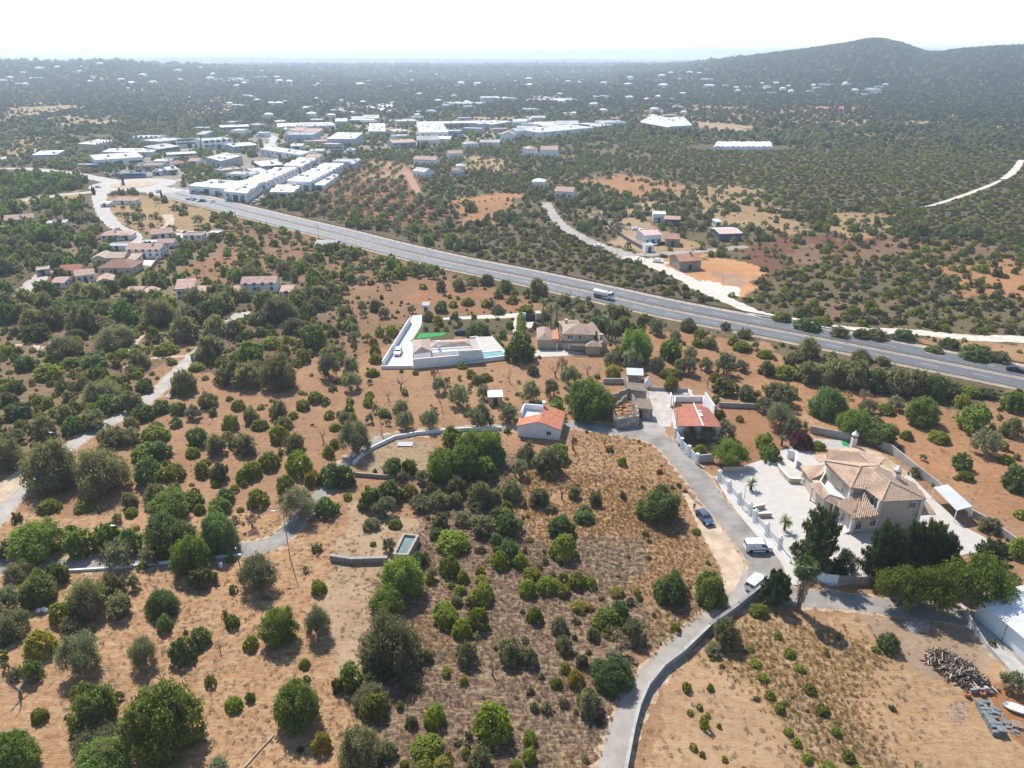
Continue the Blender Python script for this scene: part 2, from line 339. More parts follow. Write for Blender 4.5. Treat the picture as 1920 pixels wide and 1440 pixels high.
# bottom fields
zone([(270,690),(360,690),(400,720),(560,700),(700,700),(720,720),(650,830),(620,900),(560,960),(480,985),(60,985),(60,960),(280,850)], (.47,.265,.16), .3, .10, (1.2,3.0), 'mdmc')
zone([(0,970),(520,960),(640,1000),(640,1200),(700,1440),(700,2200),(-900,2200),(-900,1000)], (.59,.335,.185), .75, .055, (1.2,3.0), 'mdog')
zone([(700,1080),(760,1020),(770,960),(890,880),(960,850),(1060,830),(1130,880),(1230,1140),(1180,1230),(1120,1440),(1100,2200),(700,2200),(690,1300)], HEATH, .85, .2, (.7,2.0), 'dhhmd')
zone([(760,885),(880,855),(1000,835),(1060,850),(1020,930),(960,985),(860,1010),(770,985)], HEATH, .7, .46, (1.6,3.8), 'ddmdh')
zone([(1075,805),(1160,805),(1230,850),(1290,940),(1320,1040),(1340,1060),(1250,1120),(1180,1130),(1090,1080),(1010,1000),(960,880),(1040,840)], (.40,.215,.10), .9, .05, (.8,1.8), 'dh')
zone([(1180,1230),(1260,1130),(1330,1080),(1400,1100),(1330,1170),(1250,1240)], (.36,.24,.12), .9, 0)
zone([(1060,1000),(1230,1000),(1250,1070),(1180,1120),(1060,1090)], (.24,.16,.11), .9, 0)
zone([(640,950),(760,980),(760,1060),(700,1090),(690,1290),(640,1260),(600,1120)], (.60,.42,.28), .5, 0)
zone([(1480,1140),(1380,1180),(1260,1270),(1190,1440),(1150,2200),(2800,2200),(2800,1100),(1900,1100)], (.62,.385,.22), .55, .03, (.5,1.3), 'mhy')
zone([(1395,1160),(1500,1150),(1650,1200),(1600,1330),(1700,1440),(1450,1440),(1330,1300)], (.42,.27,.125), .9, 0)
zone([(1240,1290),(1330,1240),(1420,1300),(1480,1440),(1220,1440)], (.60,.38,.23), .5, 0)
zone([(1560,1110),(1830,1130),(1870,1220),(1720,1250),(1620,1180)], (.52,.38,.28), .2, 0)
zone([(1820,1260),(1900,1230),(1960,1440),(1840,1330)], (.50,.24,.12), .1, 0)
zone([(1345,760),(1420,765),(1510,790),(1570,800),(1560,815),(1480,820),(1490,900),(1320,880),(1340,840)], (.43,.22,.125), .15, 0)
zone([(1515,780),(1580,785),(1575,815),(1520,812)], (.55,.33,.2), .3, 0)
zone([(650,830),(720,810),(830,815),(830,880),(770,900),(690,890),(660,870)], (.48,.34,.23), .5, 0)
def inpoly(px, py, P):
    x0, y0 = P[:,0], P[:,1]; x1, y1 = np.roll(x0,-1), np.roll(y0,-1); c = np.zeros(px.shape, bool)
    bx = (px >= x0.min()) & (px <= x0.max()) & (py >= y0.min()) & (py <= y0.max())
    if not bx.any(): return c
    qx, qy = px[bx], py[bx]; k = np.zeros(qx.shape, bool)
    for a,b,d,e in zip(x0,y0,x1,y1):
        if b == e: continue
        k ^= ((b > qy) != (e > qy)) & (qx < (d-a)*(qy-b)/(e-b) + a)
    c[bx] = k; return c
def cover(x, y, z, jit=True):
    """zone index at ground points, borders roughened"""
    r = np.hypot(x, y); a = np.clip(r*.012, .8, 14); b = np.clip(r*.03, 2.0, 22)
    xx = x + a*wob(x, y, 5.0) + a*.7*wob(y, x, 1.9, 4) + b*wob(x, y, 17, 2); yy = y + a*wob(y, x, 6.0, 1) + a*.7*wob(x, y, 2.1, 5) + b*wob(y, x, 19, 6)
    px, py = proj(xx, yy, z); idx = np.zeros(px.shape, int)
    behind = yy*CP - (z-CAM_H)*SP < 2
    py = np.where(behind, 2000, py); px = np.where(behind, 960, px)
    for i, q in enumerate(Z): idx[inpoly(px, py, q[0])] = i
    return idx
# ------------------------------------------------------------------ terrain sheet (polar grid round the point under the camera)
pys = np.concatenate([np.arange(1560, 300, -2.4), np.arange(300, 113, -.8)])
rs = [G(960, p).y for p in pys]
rs = np.array([0, 12, 25, 36, 45, 51] + [q for q in rs if q > 53])
rs = rs[rs < 11000]; rs = np.concatenate([rs, [11600, 12400, 13200, 14000, 15200, 16000]])
th = np.radians(np.concatenate([np.linspace(-48, 48, 560), np.linspace(50, 308, 60)]))
TH, RR = np.meshgrid(th, rs); X = RR*np.sin(TH); Y = RR*np.cos(TH); ZZ = hz(X, Y)
nr, nth = X.shape
idx = cover(X.ravel(), Y.ravel(), ZZ.ravel())
zc = np.array([q[1] for q in Z])*np.array([.645,.675,.665]); zs = np.array([q[2] for q in Z]); zv = np.array([q[3] for q in Z])
colr = zc[idx]; straw = zs[idx]; veg = zv[idx]
def clearing(x, y, r): return sstep(.42, .72, wob(x, y, 88, 3) + .55*wob(x, y, 31, 1))*sstep(750, 1000, r)
cq = clearing(X.ravel(), Y.ravel(), RR.ravel())*(veg > .45)*(np.interp(np.degrees(TH.ravel()), HX, HZ, left=0, right=0)*(RR.ravel() > 1300) < 20); tone = .5+.5*wob(X.ravel(), Y.ravel(), 300, 8)
wq = (sstep(650,1000,RR.ravel())*(veg > .45)*(1-cq))[:,None]*.75; colr = colr*(1-wq) + np.array((.10,.098,.054))*wq
fcol = np.array((.40,.27,.155))*(1-tone[:,None]) + np.array((.36,.29,.19))*tone[:,None]; colr = colr*(1-cq[:,None]*.85) + fcol*cq[:,None]*.85
ii = np.arange(nr*nth).reshape(nr, nth)
a = ii[:-1]; b = ii[1:]
F = np.stack([a, b, np.roll(b,-1,1), np.roll(a,-1,1)], -1).reshape(-1, 4)
tm, n, N, L = newmat('terrain')
me = npmesh('terrain', np.stack([X.ravel(), Y.ravel(), ZZ.ravel()], 1), F[:, ::-1], tm, True)
at = me.color_attributes.new('cover', 'FLOAT_COLOR', 'POINT')
at.data.foreach_set('color', np.concatenate([colr, np.ones((len(colr),1))], 1).astype(np.float32).ravel())
at = me.color_attributes.new('growth', 'FLOAT_COLOR', 'POINT')
at.data.foreach_set('color', np.stack([straw, veg, sstep(1700, 3400, RR.ravel()), np.ones(len(veg))], 1).astype(np.float32).ravel())
terrain = link(D.objects.new('terrain', me)); tag(terrain, kind='structure', label='dry ochre and brown ground of fields and scrub reaching the horizon')
out = N('ShaderNodeOutputMaterial'); bs = N('ShaderNodeBsdfPrincipled'); L(bs.outputs[0], out.inputs[0]); bs.inputs['Roughness'].default_value = .95; bs.inputs['Specular IOR Level'].default_value = .1
ca = N('ShaderNodeAttribute'); ca.attribute_name = 'cover'; ga = N('ShaderNodeAttribute'); ga.attribute_name = 'growth'
tc = N('ShaderNodeTexCoord')
def NZ(scale, det=6, rough=.6, vec=None, dist=0):
    q = N('ShaderNodeTexNoise'); q.inputs['Scale'].default_value = scale; q.inputs['Detail'].default_value = det; q.inputs['Roughness'].default_value = rough; q.inputs['Distortion'].default_value = dist
    L(vec or tc.outputs['Object'], q.inputs['Vector']); return q.outputs[0]
def MR(s, a, b, c, d):
    q = N('ShaderNodeMapRange'); L(s, q.inputs[0])
    for i, v in enumerate((a,b,c,d)): q.inputs[1+i].default_value = v
    return q.outputs[0]
def MX(f, a, b, mode='MIX'):
    q = N('ShaderNodeMix'); q.data_type = 'RGBA'; q.blend_type = mode
    for s, i in ((f,0),(a,6),(b,7)):
        if isinstance(s, (int,float)): q.inputs[i].default_value = s
        elif isinstance(s, tuple): q.inputs[i].default_value = (*s, 1)
        else: L(s, q.inputs[i])
    return q.outputs[2]
def MT(op, a, b):
    q = N('ShaderNodeMath'); q.operation = op
    for s, i in ((a,0),(b,1)):
        if isinstance(s, (int,float)): q.inputs[i].default_value = s
        else: L(s, q.inputs[i])
    return q.outputs[0]
sg = N('ShaderNodeSeparateColor'); L(ga.outputs['Color'], sg.inputs[0])
big = NZ(.022, 5, .6); mid = NZ(.16, 6, .65); fine = NZ(1.1, 8, .72); spk = NZ(4.5, 4, .7)
# tillage arcs: stretched noise
mp = N('ShaderNodeMapping'); mp.inputs['Rotation'].default_value = (0,0,.9); mp.inputs['Scale'].default_value = (.22, 1.0, 1); L(tc.outputs['Object'], mp.inputs[0])
till = NZ(.9, 6, .72, mp.outputs[0], 3.0)
c = MX(MR(big, .3, .7, 0, 1), MX(1.0, ca.outputs['Color'], (.80,.76,.72), 'MULTIPLY'), MX(1.0, ca.outputs['Color'], (1.14,1.10,1.04), 'MULTIPLY'))
c = MX(MR(mid, .35, .68, 0, .75), c, MX(1.0, c, (.72,.66,.60), 'MULTIPLY'))
c = MX(MT('MULTIPLY', MR(till, .47, .58, 0, .9), sg.outputs[0]), c, MX(.62, c, (.47,.345,.205)))
c = MX(MT('MULTIPLY', MR(fine, .50, .66, 0, .8), sg.outputs[0]), c, MX(.55, c, (.50,.38,.235)))
c = MX(MT('MULTIPLY', MR(fine, .47, .36, 0, .95), sg.outputs[0]), c, MX(1.0, c, (.52,.44,.40), 'MULTIPLY'))
c = MX(MR(spk, .58, .70, 0, .7), c, MX(1.0, c, (.5,.43,.38), 'MULTIPLY'))
c = MX(MR(spk, .40, .30, 0, .35), c, MX(1.0, c, (1.3,1.25,1.2), 'MULTIPLY'))
# beyond two kilometres single trees are smaller than a pixel: their cover becomes part of the land's colour
vor = N('ShaderNodeTexVoronoi'); vor.inputs['Scale'].default_value = .085; L(tc.outputs['Object'], vor.inputs['Vector'])
far = MT('MULTIPLY', MT('MULTIPLY', sg.outputs[2], MR(NZ(.004, 6, .7), .40, .52, .25, 1)), MR(vor.outputs[0], .75, .45, 0, 1))
c = MX(MT('MULTIPLY', far, .92), c, MX(NZ(.05,3), (.035,.05,.025), (.075,.085,.045)))
L(c, bs.inputs['Base Color'])
bp = N('ShaderNodeBump'); bp.inputs['Strength'].default_value = .55; bp.inputs['Distance'].default_value = .35
L(MT('ADD', MT('ADD', MT('MULTIPLY', fine, .7), MT('MULTIPLY', till, .8)), MT('MULTIPLY', spk, .25)), bp.inputs['Height']); L(bp.outputs[0], bs.inputs['Normal'])
# sea beyond the coast
sm = mat('sea_water', (.05,.10,.14), .25, .1, .001, .1, .02)
th2 = np.linspace(0, 2*math.pi, 97)[:-1]
V = [(r*math.sin(t), r*math.cos(t), -148.0) for r in (14000, 20000, 30000, 45000, 70000) for t in th2]
k = len(th2); F = [(i*k+j, i*k+(j+1)%k, (i+1)*k+(j+1)%k, (i+1)*k+j) for i in range(4) for j in range(k)]
sea = link(D.objects.new('sea', npmesh('sea', V, F, sm))); tag(sea, kind='structure', label='pale sea on the horizon under haze')
# ------------------------------------------------------------------ roads
def roadmat(name, col, var=.16, rough=.62):
    return mat(name, col, rough, var, .25, .12, 9, spec=.35)
ASPH = roadmat('old_asphalt', (.24,.218,.192), .2, .85); MWAY = roadmat('motorway_asphalt', (.122,.123,.124), .08)
MWAYF = ASPH; DIRT = mat('dirt_track', (.45,.34,.24), .95, .16, .4, .4, 5); WDIRT = mat('white_track', (.54,.48,.40), .95, .14, .4, .4, 5)
LIGHTROAD = roadmat('pale_road', (.285,.255,.22)); LINE = mat('road_paint', (.62,.61,.59), .7, .1, 2)
PAV = mat('pale_paving', (.45,.415,.37), .75, .05, .7, .1, 3); DRIVE = mat('white_drive', (.56,.56,.56), .7, .04, .7)
VERGE = mat('dusty_verge', (.40,.29,.19), .95, .22, .9, .5, 4)
KERB = mat('kerb_stone', (.43,.40,.35), .9, .12, 1.5, .2, 8)
def ground(p, dz): return Vector((p.x, p.y, float(hz(p.x, p.y)) + dz))
def strip(name, pts, w, m, dz, label=None, n=8, off=0.0, kind='structure', far=False, wob_=.12):
    """road sheet along a centre line of photo pixels; w metres wide (number or list)"""
    P = smooth([(Gt(*p) if far else G(*p)) for p in pts], n); W = w if hasattr(w, '__len__') else [w]*len(pts)
    V = []; F = []
    for i, p in enumerate(P):
        t = P[min(i+1,len(P)-1)] - P[max(i-1,0)]; t.z = 0; t.normalize(); nn = Vector((-t.y, t.x, 0))
        s = i/(len(P)-1)*(len(W)-1); j = min(int(s), len(W)-2) if len(W) > 1 else 0; ww = W[j] + (W[min(j+1,len(W)-1)]-W[j])*(s-j)
        e1 = ww*wob_*.5*math.sin(i*1.7+len(name)); e2 = ww*wob_*.5*math.sin(i*2.3+1)
        for q in (off + ww/2 + e1, off, off - ww/2 - e2):
            V.append(ground(p + nn*q, dz))
        if i:
            o = (i-1)*3; F += [(o, o+1, o+4, o+3), (o+1, o+2, o+5, o+4)]
    if name == 'lane' and not far and max(W) < 8 and dz < .05:          # dusty broken verge under the road edge
        VV = []
        for i in range(len(P)):
            a, b = V[3*i], V[3*i+2]; d = (a-b).normalized(); e1, e2 = .55+.45*math.sin(i*1.3+len(V))+.3*math.sin(i*3.7), .55+.45*math.sin(i*1.9+2)+.3*math.sin(i*4.3); VV += [a+d*max(.1,e1)-Vector((0,0,.0095)), b-d*max(.1,e2)-Vector((0,0,.0095))]
        tag(MB().add(VV, [(2*i,2*i+2,2*i+3,2*i+1)[::-1] for i in range(len(P)-1)]).build('verge', VERGE), None, None, None, 'structure')
    mb = MB().add(V, [f[::-1] for f in F]); o = mb.build(name, m); tag(o, label, None, None, kind); return o
def sheet(name, poly, m, dz, label=None, kind='structure', th=0, n=1):
    P = [G(*p) for p in poly]; 
    if sum(P[i].x*P[(i+1)%len(P)].y - P[(i+1)%len(P)].x*P[i].y for i in range(len(P))) < 0: P.reverse()
    mb = MB().add([(p.x,p.y,dz) for p in P], [tuple(range(len(P)))]); o = mb.build(name, m); tag(o, label, None, None, kind); return o
def smooth(pts, n=8):
    P = [Vector(p) for p in pts]; o = []
    for i in range(len(P)-1):
        p0, p1, p2, p3 = P[max(i-1,0)], P[i], P[i+1], P[min(i+2,len(P)-1)]
        for k in range(n):
            t = k/n; o.append(.5*((2*p1)+(p2-p0)*t+(2*p0-5*p1+4*p2-p3)*t*t+(3*p1-p0-3*p2+p3)*t**3))
    o.append(P[-1]); return o
# motorway: straight, two carriageways
MP_ = smooth([G(*p) for p in ((2080,740),(1920,709),(1600,646),(1280,585),(1117,549),(980,519),(847,492),(720,462),(640,441),(480,402),(318,361))], 6); MS_ = [0.0]
for i in range(1, len(MP_)): MS_.append(MS_[-1] + (MP_[i]-MP_[i-1]).length)
MLEN = MS_[-1]; MXY = np.array([(p.x,p.y) for p in MP_]); MSA = np.array(MS_)
def mdir(s):
    a = Vector((np.interp(s-4,MSA,MXY[:,0]),np.interp(s-4,MSA,MXY[:,1]),0)); b = Vector((np.interp(s+4,MSA,MXY[:,0]),np.interp(s+4,MSA,MXY[:,1]),0)); t = (b-a).normalized(); n = Vector((t.y,-t.x,0)); return t, (n if n.y < 0 else -n)
def mpt(s, o, z):
    t, n = mdir(min(max(s,0),MLEN)); return Vector((np.interp(s,MSA,MXY[:,0]),np.interp(s,MSA,MXY[:,1]),0)) + n*o*MWID + Vector((0,0,z))
def mfind(px, py):
    p = G(px,py); return float(MSA[np.argmin((MXY[:,0]-p.x)**2+(MXY[:,1]-p.y)**2)]) if 0 else min((((Vector((np.interp(q,MSA,MXY[:,0]),np.interp(q,MSA,MXY[:,1]),0))-p).length, q) for q in np.linspace(0,MLEN,900)))[1]
MWID = .78
def mstrip(name, o0, o1, z, m, s0=0, s1=None, label=None):
    s1 = MLEN if s1 is None else s1
    nseg = 60; V = []; F = []
    for i in range(nseg+1):
        s = s0 + (s1-s0)*i/nseg; V += [mpt(s,o0,z), mpt(s,o1,z)]
        if i: F.append((2*i-2, 2*i-1, 2*i+1, 2*i))
    mb = MB().add(V, F); ob = mb.build(name, m); tag(ob, label, None, None, 'structure'); return ob
mstrip('motorway', -11.5, 10.5, .06, MWAY, label='dark dual carriageway crossing the scrubland')
mstrip('motorway_verge', -13.2, -11.5, .03, DIRT); mstrip('motorway_verge', 10.5, 12.2, .03, DIRT)
for o_ in (-11.0, -1.5, 1.5, 9.9): mstrip('edge_line', o_-.16, o_+.16, .068, LINE)
mstrip('central_reserve', -.95, .95, .075, mat('reserve_earth', (.37,.27,.18), .95, .15, .5))
mb = MB()
for c_ in (-6.2, 5.6):
    s = 0
    while s < MLEN-6:
        p = [mpt(s,c_-.09,.068), mpt(s,c_+.09,.068), mpt(s+4.5,c_+.09,.068), mpt(s+4.5,c_-.09,.068)]; mb.add(p, [(0,1,2,3)]); s += 12
tag(mb.build('lane_line', LINE), 'dashed white lane lines of the motorway', kind='structure')
def rail(name, off, label, mtl, h=.75, post=4.0):
    root = empty(name, mpt(MLEN/2, off, 0)); inv = root.location; b = MB(); p = MB(); s = 0
    while s < MLEN-8:
        a, c = mpt(s,off,h-.18)-inv, mpt(s+8,off,h-.18)-inv; t = (c-a); n = Vector((-t.y,t.x,0)).normalized(); b.obox((a+c)/2, t/2, n*.05, Vector((0,0,.17)))
        for k in (0, post): p.obox(mpt(s+k,off+.13,h/2-.05)-inv, t.normalized()*.05, n*.05, Vector((0,0,h/2-.05)))
        s += 8
    b.build('rail', mtl, root); o = p.build('post', mtl, root); o['kind'] = 'stuff'
    tag(root, label, 'guard rail'); return root
rail('guard_rail', -11.9, 'dark guard rail along the far edge of the motorway', mat('dark_rail', (.11,.10,.09), .7, .2, .5), 1.0)
rail('guard_rail', -.8, 'pale guard rail on the far side of the central reserve', METAL)
rail('guard_rail', .8, 'pale guard rail on the near side of the central reserve', METAL)
rail('guard_rail', 10.9, 'galvanised guard rail along the near edge of the motorway', METAL, .7)
# local roads
strip('lane', [(1095,798),(1140,804),(1190,810),(1226,820),(1254,838),(1280,867),(1308,897),(1334,935),(1366,972),(1398,1010),(1422,1038),(1436,1066),(1440,1105)], [4.2,4.6,5.4,5.4,4.6,4.6,5,4.6,4.4,4.9,5.2,5.4,6.5], ASPH, .03, 'grey lane curving past the villa gate', wob_=.04)
strip('lane', [(1420,1080),(1395,1115),(1330,1165),(1262,1225),(1215,1275),(1180,1335),(1158,1400),(1140,1480),(1128,1560)], [4.6,3.4,3.2,3.1,3.1,3.1,3.1,3.1,3.2], LIGHTROAD, .026, 'narrow pale lane beside the grey retaining wall', wob_=.04)
strip('lane', [(1425,1085),(1490,1118),(1580,1127),(1680,1140),(1790,1155),(1850,1190),(1900,1240),(1960,1300)], [5,4.2,3.8,3.6,3.6,3.4,3.2,3.2], ASPH, .022, 'shaded lane in front of the villa conifers', wob_=.04)
strip('lane', [(1230,815),(1222,785),(1232,755),(1240,735)], [4,6.5,6.5,8], LIGHTROAD, .034, 'pale forecourt lane between ruin and red roofed house')
sheet('yard', [(1218,732),(1262,726),(1300,732),(1290,740),(1262,742),(1262,770),(1258,800),(1240,800),(1215,778)], mat('worn_concrete', (0.413,0.367,0.323), .9, .14, .6), .037, 'worn pale yard beside the ruined farmhouse')
strip('lane', [(1095,798),(1040,796),(990,800),(930,803),(860,806),(790,812),(740,818),(700,832),(668,852),(640,880),(606,925),(565,965),(535,1000),(500,1022),(430,1034),(300,1050),(140,1060),(0,1063),(-120,1065)], [4,3.2,3,2.8,2.8,2.8,2.8,2.8,2.8,2.8,2.8,3,3.4,3.8,3.8,3.6,3.4,3.4,3.4], ASPH, .02, 'old lane winding below the olive grove', wob_=.05)
strip('lane', [(-90,1060),(-20,985),(18,938),(60,893),(118,848),(170,812),(232,778),(285,742),(325,705),(362,668),(392,642),(425,612),(448,592),(470,588)], [4,4,4,3.6,3.2,3.2,3.6,3.6,3.4,3.4,3,2.8,4,4], LIGHTROAD, .024, 'pale country lane running through the scrub', wob_=.06)
sheet('yard', [(0,905),(30,885),(58,876),(60,890),(20,930),(0,950)], DIRT, .034, 'pale dirt lay-by at the country lane')
strip('lane', [(40,560),(60,535),(82,515),(90,508)], [5,6,5,4], LIGHTROAD, .03, 'pale lane climbing to the village houses')
strip('path', [(10,650),(62,645),(75,655),(105,635)], 1.6, DIRT, .026, 'narrow footpath in the scrub')
strip('path', [(232,690),(285,672),(355,668)], 1.4, DIRT, .026, 'footpath joining the country lane'); strip('path', [(242,662),(258,638),(268,628)], 1.6, DIRT, .027, 'sandy footpath between bushes')
strip('track', [(1282,925),(1298,945),(1320,972),(1343,1010),(1368,1050),(1380,1080),(1372,1112),(1340,1148)], [1.0,1.8,3.4,4.1,4.4,4.4,3.2,1.6], DIRT, .018, 'pale dirt shoulder where the car is parked', wob_=.1)
strip('pavement', [(1346,893),(1373,935),(1400,972),(1432,1009),(1463,1038),(1484,1066),(1494,1098)], [1.4,2.0,1.7,1.6,2.2,2.4,2.6], PAV, .10, 'white pavement along the villa fence', wob_=0)
# service road north of the motorway
strip('track', [(2150,662),(1920,637),(1830,634),(1700,622),(1600,618),(1500,603),(1430,590),(1375,568),(1325,545),(1280,520),(1225,497),(1180,480)], [6,6,5,5,5,5,5,5,6,6,7,7], WDIRT, .03, 'white gravel service road north of the motorway', wob_=.1)
strip('lane', [(1180,480),(1140,465),(1100,450),(1062,428),(1040,408),(1030,392),(1024,380)], [7,5,5,4.6,4.4,4.2,4], LIGHTROAD, .034, 'pale lane climbing away from the gravel yard')
strip('lane', [(1165,478),(1240,476),(1330,470),(1400,462)], [5,4,3.6,3.4], LIGHTROAD, .038, 'lane running past the farm compound')
strip('track', [(1738,388),(1790,372),(1850,350),(1876,338)], [2.4,2.8,3,2], WDIRT, .03, 'white track climbing through the heath'); strip('track', [(1880,336),(1897,325),(1908,312),(1915,300)], [3.4,5,4.6,4], WDIRT, .03, 'upper end of the white heath track')
# roundabout and its roads
RBC = G(250, 346); 
strip('lane', [(-120,325),(20,316),(110,322),(180,334),(215,341)], [11,9,9,10,12], LIGHTROAD, .03, 'pale road entering the roundabout from the west')
strip('lane', [(-60,312),(20,293),(60,285),(85,277)], [8,7,7,6], LIGHTROAD, .034, 'pale slip road at the left edge')
strip('lane', [(-80,388),(40,376),(110,366),(190,359)], [7,6,6,7], LIGHTROAD, .037, 'pale road joining the roundabout from the left edge')
strip('lane', [(330,362),(300,357),(270,352)], [22,20,18], LIGHTROAD, .041, 'motorway end at the roundabout')
strip('lane', [(215,352),(190,362),(187,378),(196,400),(212,420),(228,430),(250,437),(258,450),(246,470)], [12,9,7,7,6.5,6,5,4,3.5], LIGHTROAD, .044, 'pale lane leading down from roundabout to village')
strip('lane', [(285,346),(320,340),(345,337)], [8,6,5], LIGHTROAD, .048, 'estate road leaving the roundabout')
strip('lane', [(515,285),(505,270),(512,258),(490,250)], [12,9,8,7], LIGHTROAD, .052, 'wide street through the industrial estate')
strip('lane', [(440,330),(520,300),(560,285)], [8,7,6], LIGHTROAD, .056, 'estate street between warehouses')
mb = MB(); n_ = 40
V = [(RBC.x+25*math.cos(2*math.pi*i/n_), RBC.y+25*math.sin(2*math.pi*i/n_), .06) for i in range(n_)]; mb.add(V, [tuple(range(n_))]); tag(mb.build('roundabout', LIGHTROAD), 'ring of pale asphalt at the roundabout', kind='structure')
mb = MB(); mb.lathe([(13,.0),(13,.22),(12.6,.26),(.01,.5)], RBC, 36); tag(mb.build('roundabout_island', DIRT), 'round pale gravel island of the roundabout', kind='structure')
# distant roads
strip('highway', [(905,152),(925,158),(938,164),(925,171),(890,177),(850,181),(790,186),(735,192),(720,196),(728,203),(716,213),(690,220)], [24,24,26,22,16,14,14,18,26,22,18,10], mat('far_road', (.52,.51,.50), .9, .08, .1), 1.2, 'pale highway winding away into the distance', n=6, far=True)
strip('highway', [(1360,196),(1480,194),(1600,192),(1750,193),(2000,192)], [12,12,12,12,12], MATS['far_road'], 1.0, 'distant road at the foot of the wooded hill', n=6, far=True)
strip('highway', [(312,180),(340,182),(370,185)], [16,16,14], MATS['far_road'], 1.0, 'short stretch of pale road on the left plain', n=4, far=True)
strip('lane', [(970,210),(995,220),(1012,232),(1005,240)], [9,9,8,8], MATS['far_road'], .1, 'pale road behind the warehouses', n=4)
strip('track', [(762,320),(775,345),(782,362)], [4,5,5], mat('red_track', (.33,.19,.115), .95, .14, .4), .04, 'red earth track along the olive rows')
strip('track', [(314,402),(318,418),(306,432)], [5,4,6], DIRT, .04, 'double dirt track above the village')
# ------------------------------------------------------------------ buildings
FOOT = []
EXC = []                                  # (x, y, radius) kept free of scattered plants
def keep_free(pts, pad=1.0):
    c = sum((Vector((p[0],p[1],0)) for p in pts), Vector())/len(pts); FOOT.append((np.array([(p[0],p[1]) for p in pts]), pad))
WINM = {}
def add_window(parent, p, xdir, w, h, arch=False, name='window', fm=None, gm=None):
    """frame with a recessed pane; p = middle of the sill on the wall, xdir along the wall (outward normal is xdir x z)"""
    fm = fm or FRAME; key = (round(w,2), round(h,2), arch, fm.name)
    if key not in WINM:
        t = .09; b = MB()
        b.box(-w/2-t, -w/2, -.06, .03, -t, h+t); b.box(w/2, w/2+t, -.06, .03, -t, h+t); b.box(-w/2, w/2, -.06, .03, h, h+t); b.box(-w/2-.05, w/2+.05, -.12, .03, -t-.05, -.001)
        b.box(-.025, .025, -.03, .02, 0, h)
        if arch:
            n = 8
            for i in range(n):
                a0, a1 = math.pi*i/n, math.pi*(i+1)/n
                q = [((w/2+t)*math.cos(a), h+(w/2+t)*math.sin(a)) for a in (a0,a1)] + [((w/2)*math.cos(a), h+(w/2)*math.sin(a)) for a in (a1,a0)]
                b.add([(x,-.06,z) for x,z in q]+[(x,.03,z) for x,z in q], [(0,1,2,3),(4,7,6,5),(0,4,5,1),(1,5,6,2),(2,6,7,3),(3,7,4,0)])
        g = MB().box(-w/2, w/2, -.02, .0, 0, h)
        if arch: g.add([(0,-.022,h)]+[(w/2*math.cos(math.pi*i/8),-.022,h+w/2*math.sin(math.pi*i/8)) for i in range(9)], [(0,i+1,i+2) for i in range(8)])
        WINM[key] = (b.mesh('window', fm), g.mesh('pane', GLASS))
    o = link(D.objects.new(name, WINM[key][0]), parent); o.location = p; o.rotation_euler = (0,0,math.atan2(xdir.y, xdir.x))
    link(D.objects.new('pane', WINM[key][1]), o); return o
def add_door(parent, p, xdir, w=1.0, h=2.1, m=None):
    b = MB().box(-w/2, w/2, -.05, .03, 0, h).box(-w/2-.1, -w/2, -.07, .03, 0, h+.1).box(w/2, w/2+.1, -.07, .03, 0, h+.1).box(-w/2, w/2, -.07, .03, h, h+.1)
    o = b.build('door', m or DARKFR, parent); o.location = p; o.rotation_euler = (0,0,math.atan2(xdir.y, xdir.x)); return o
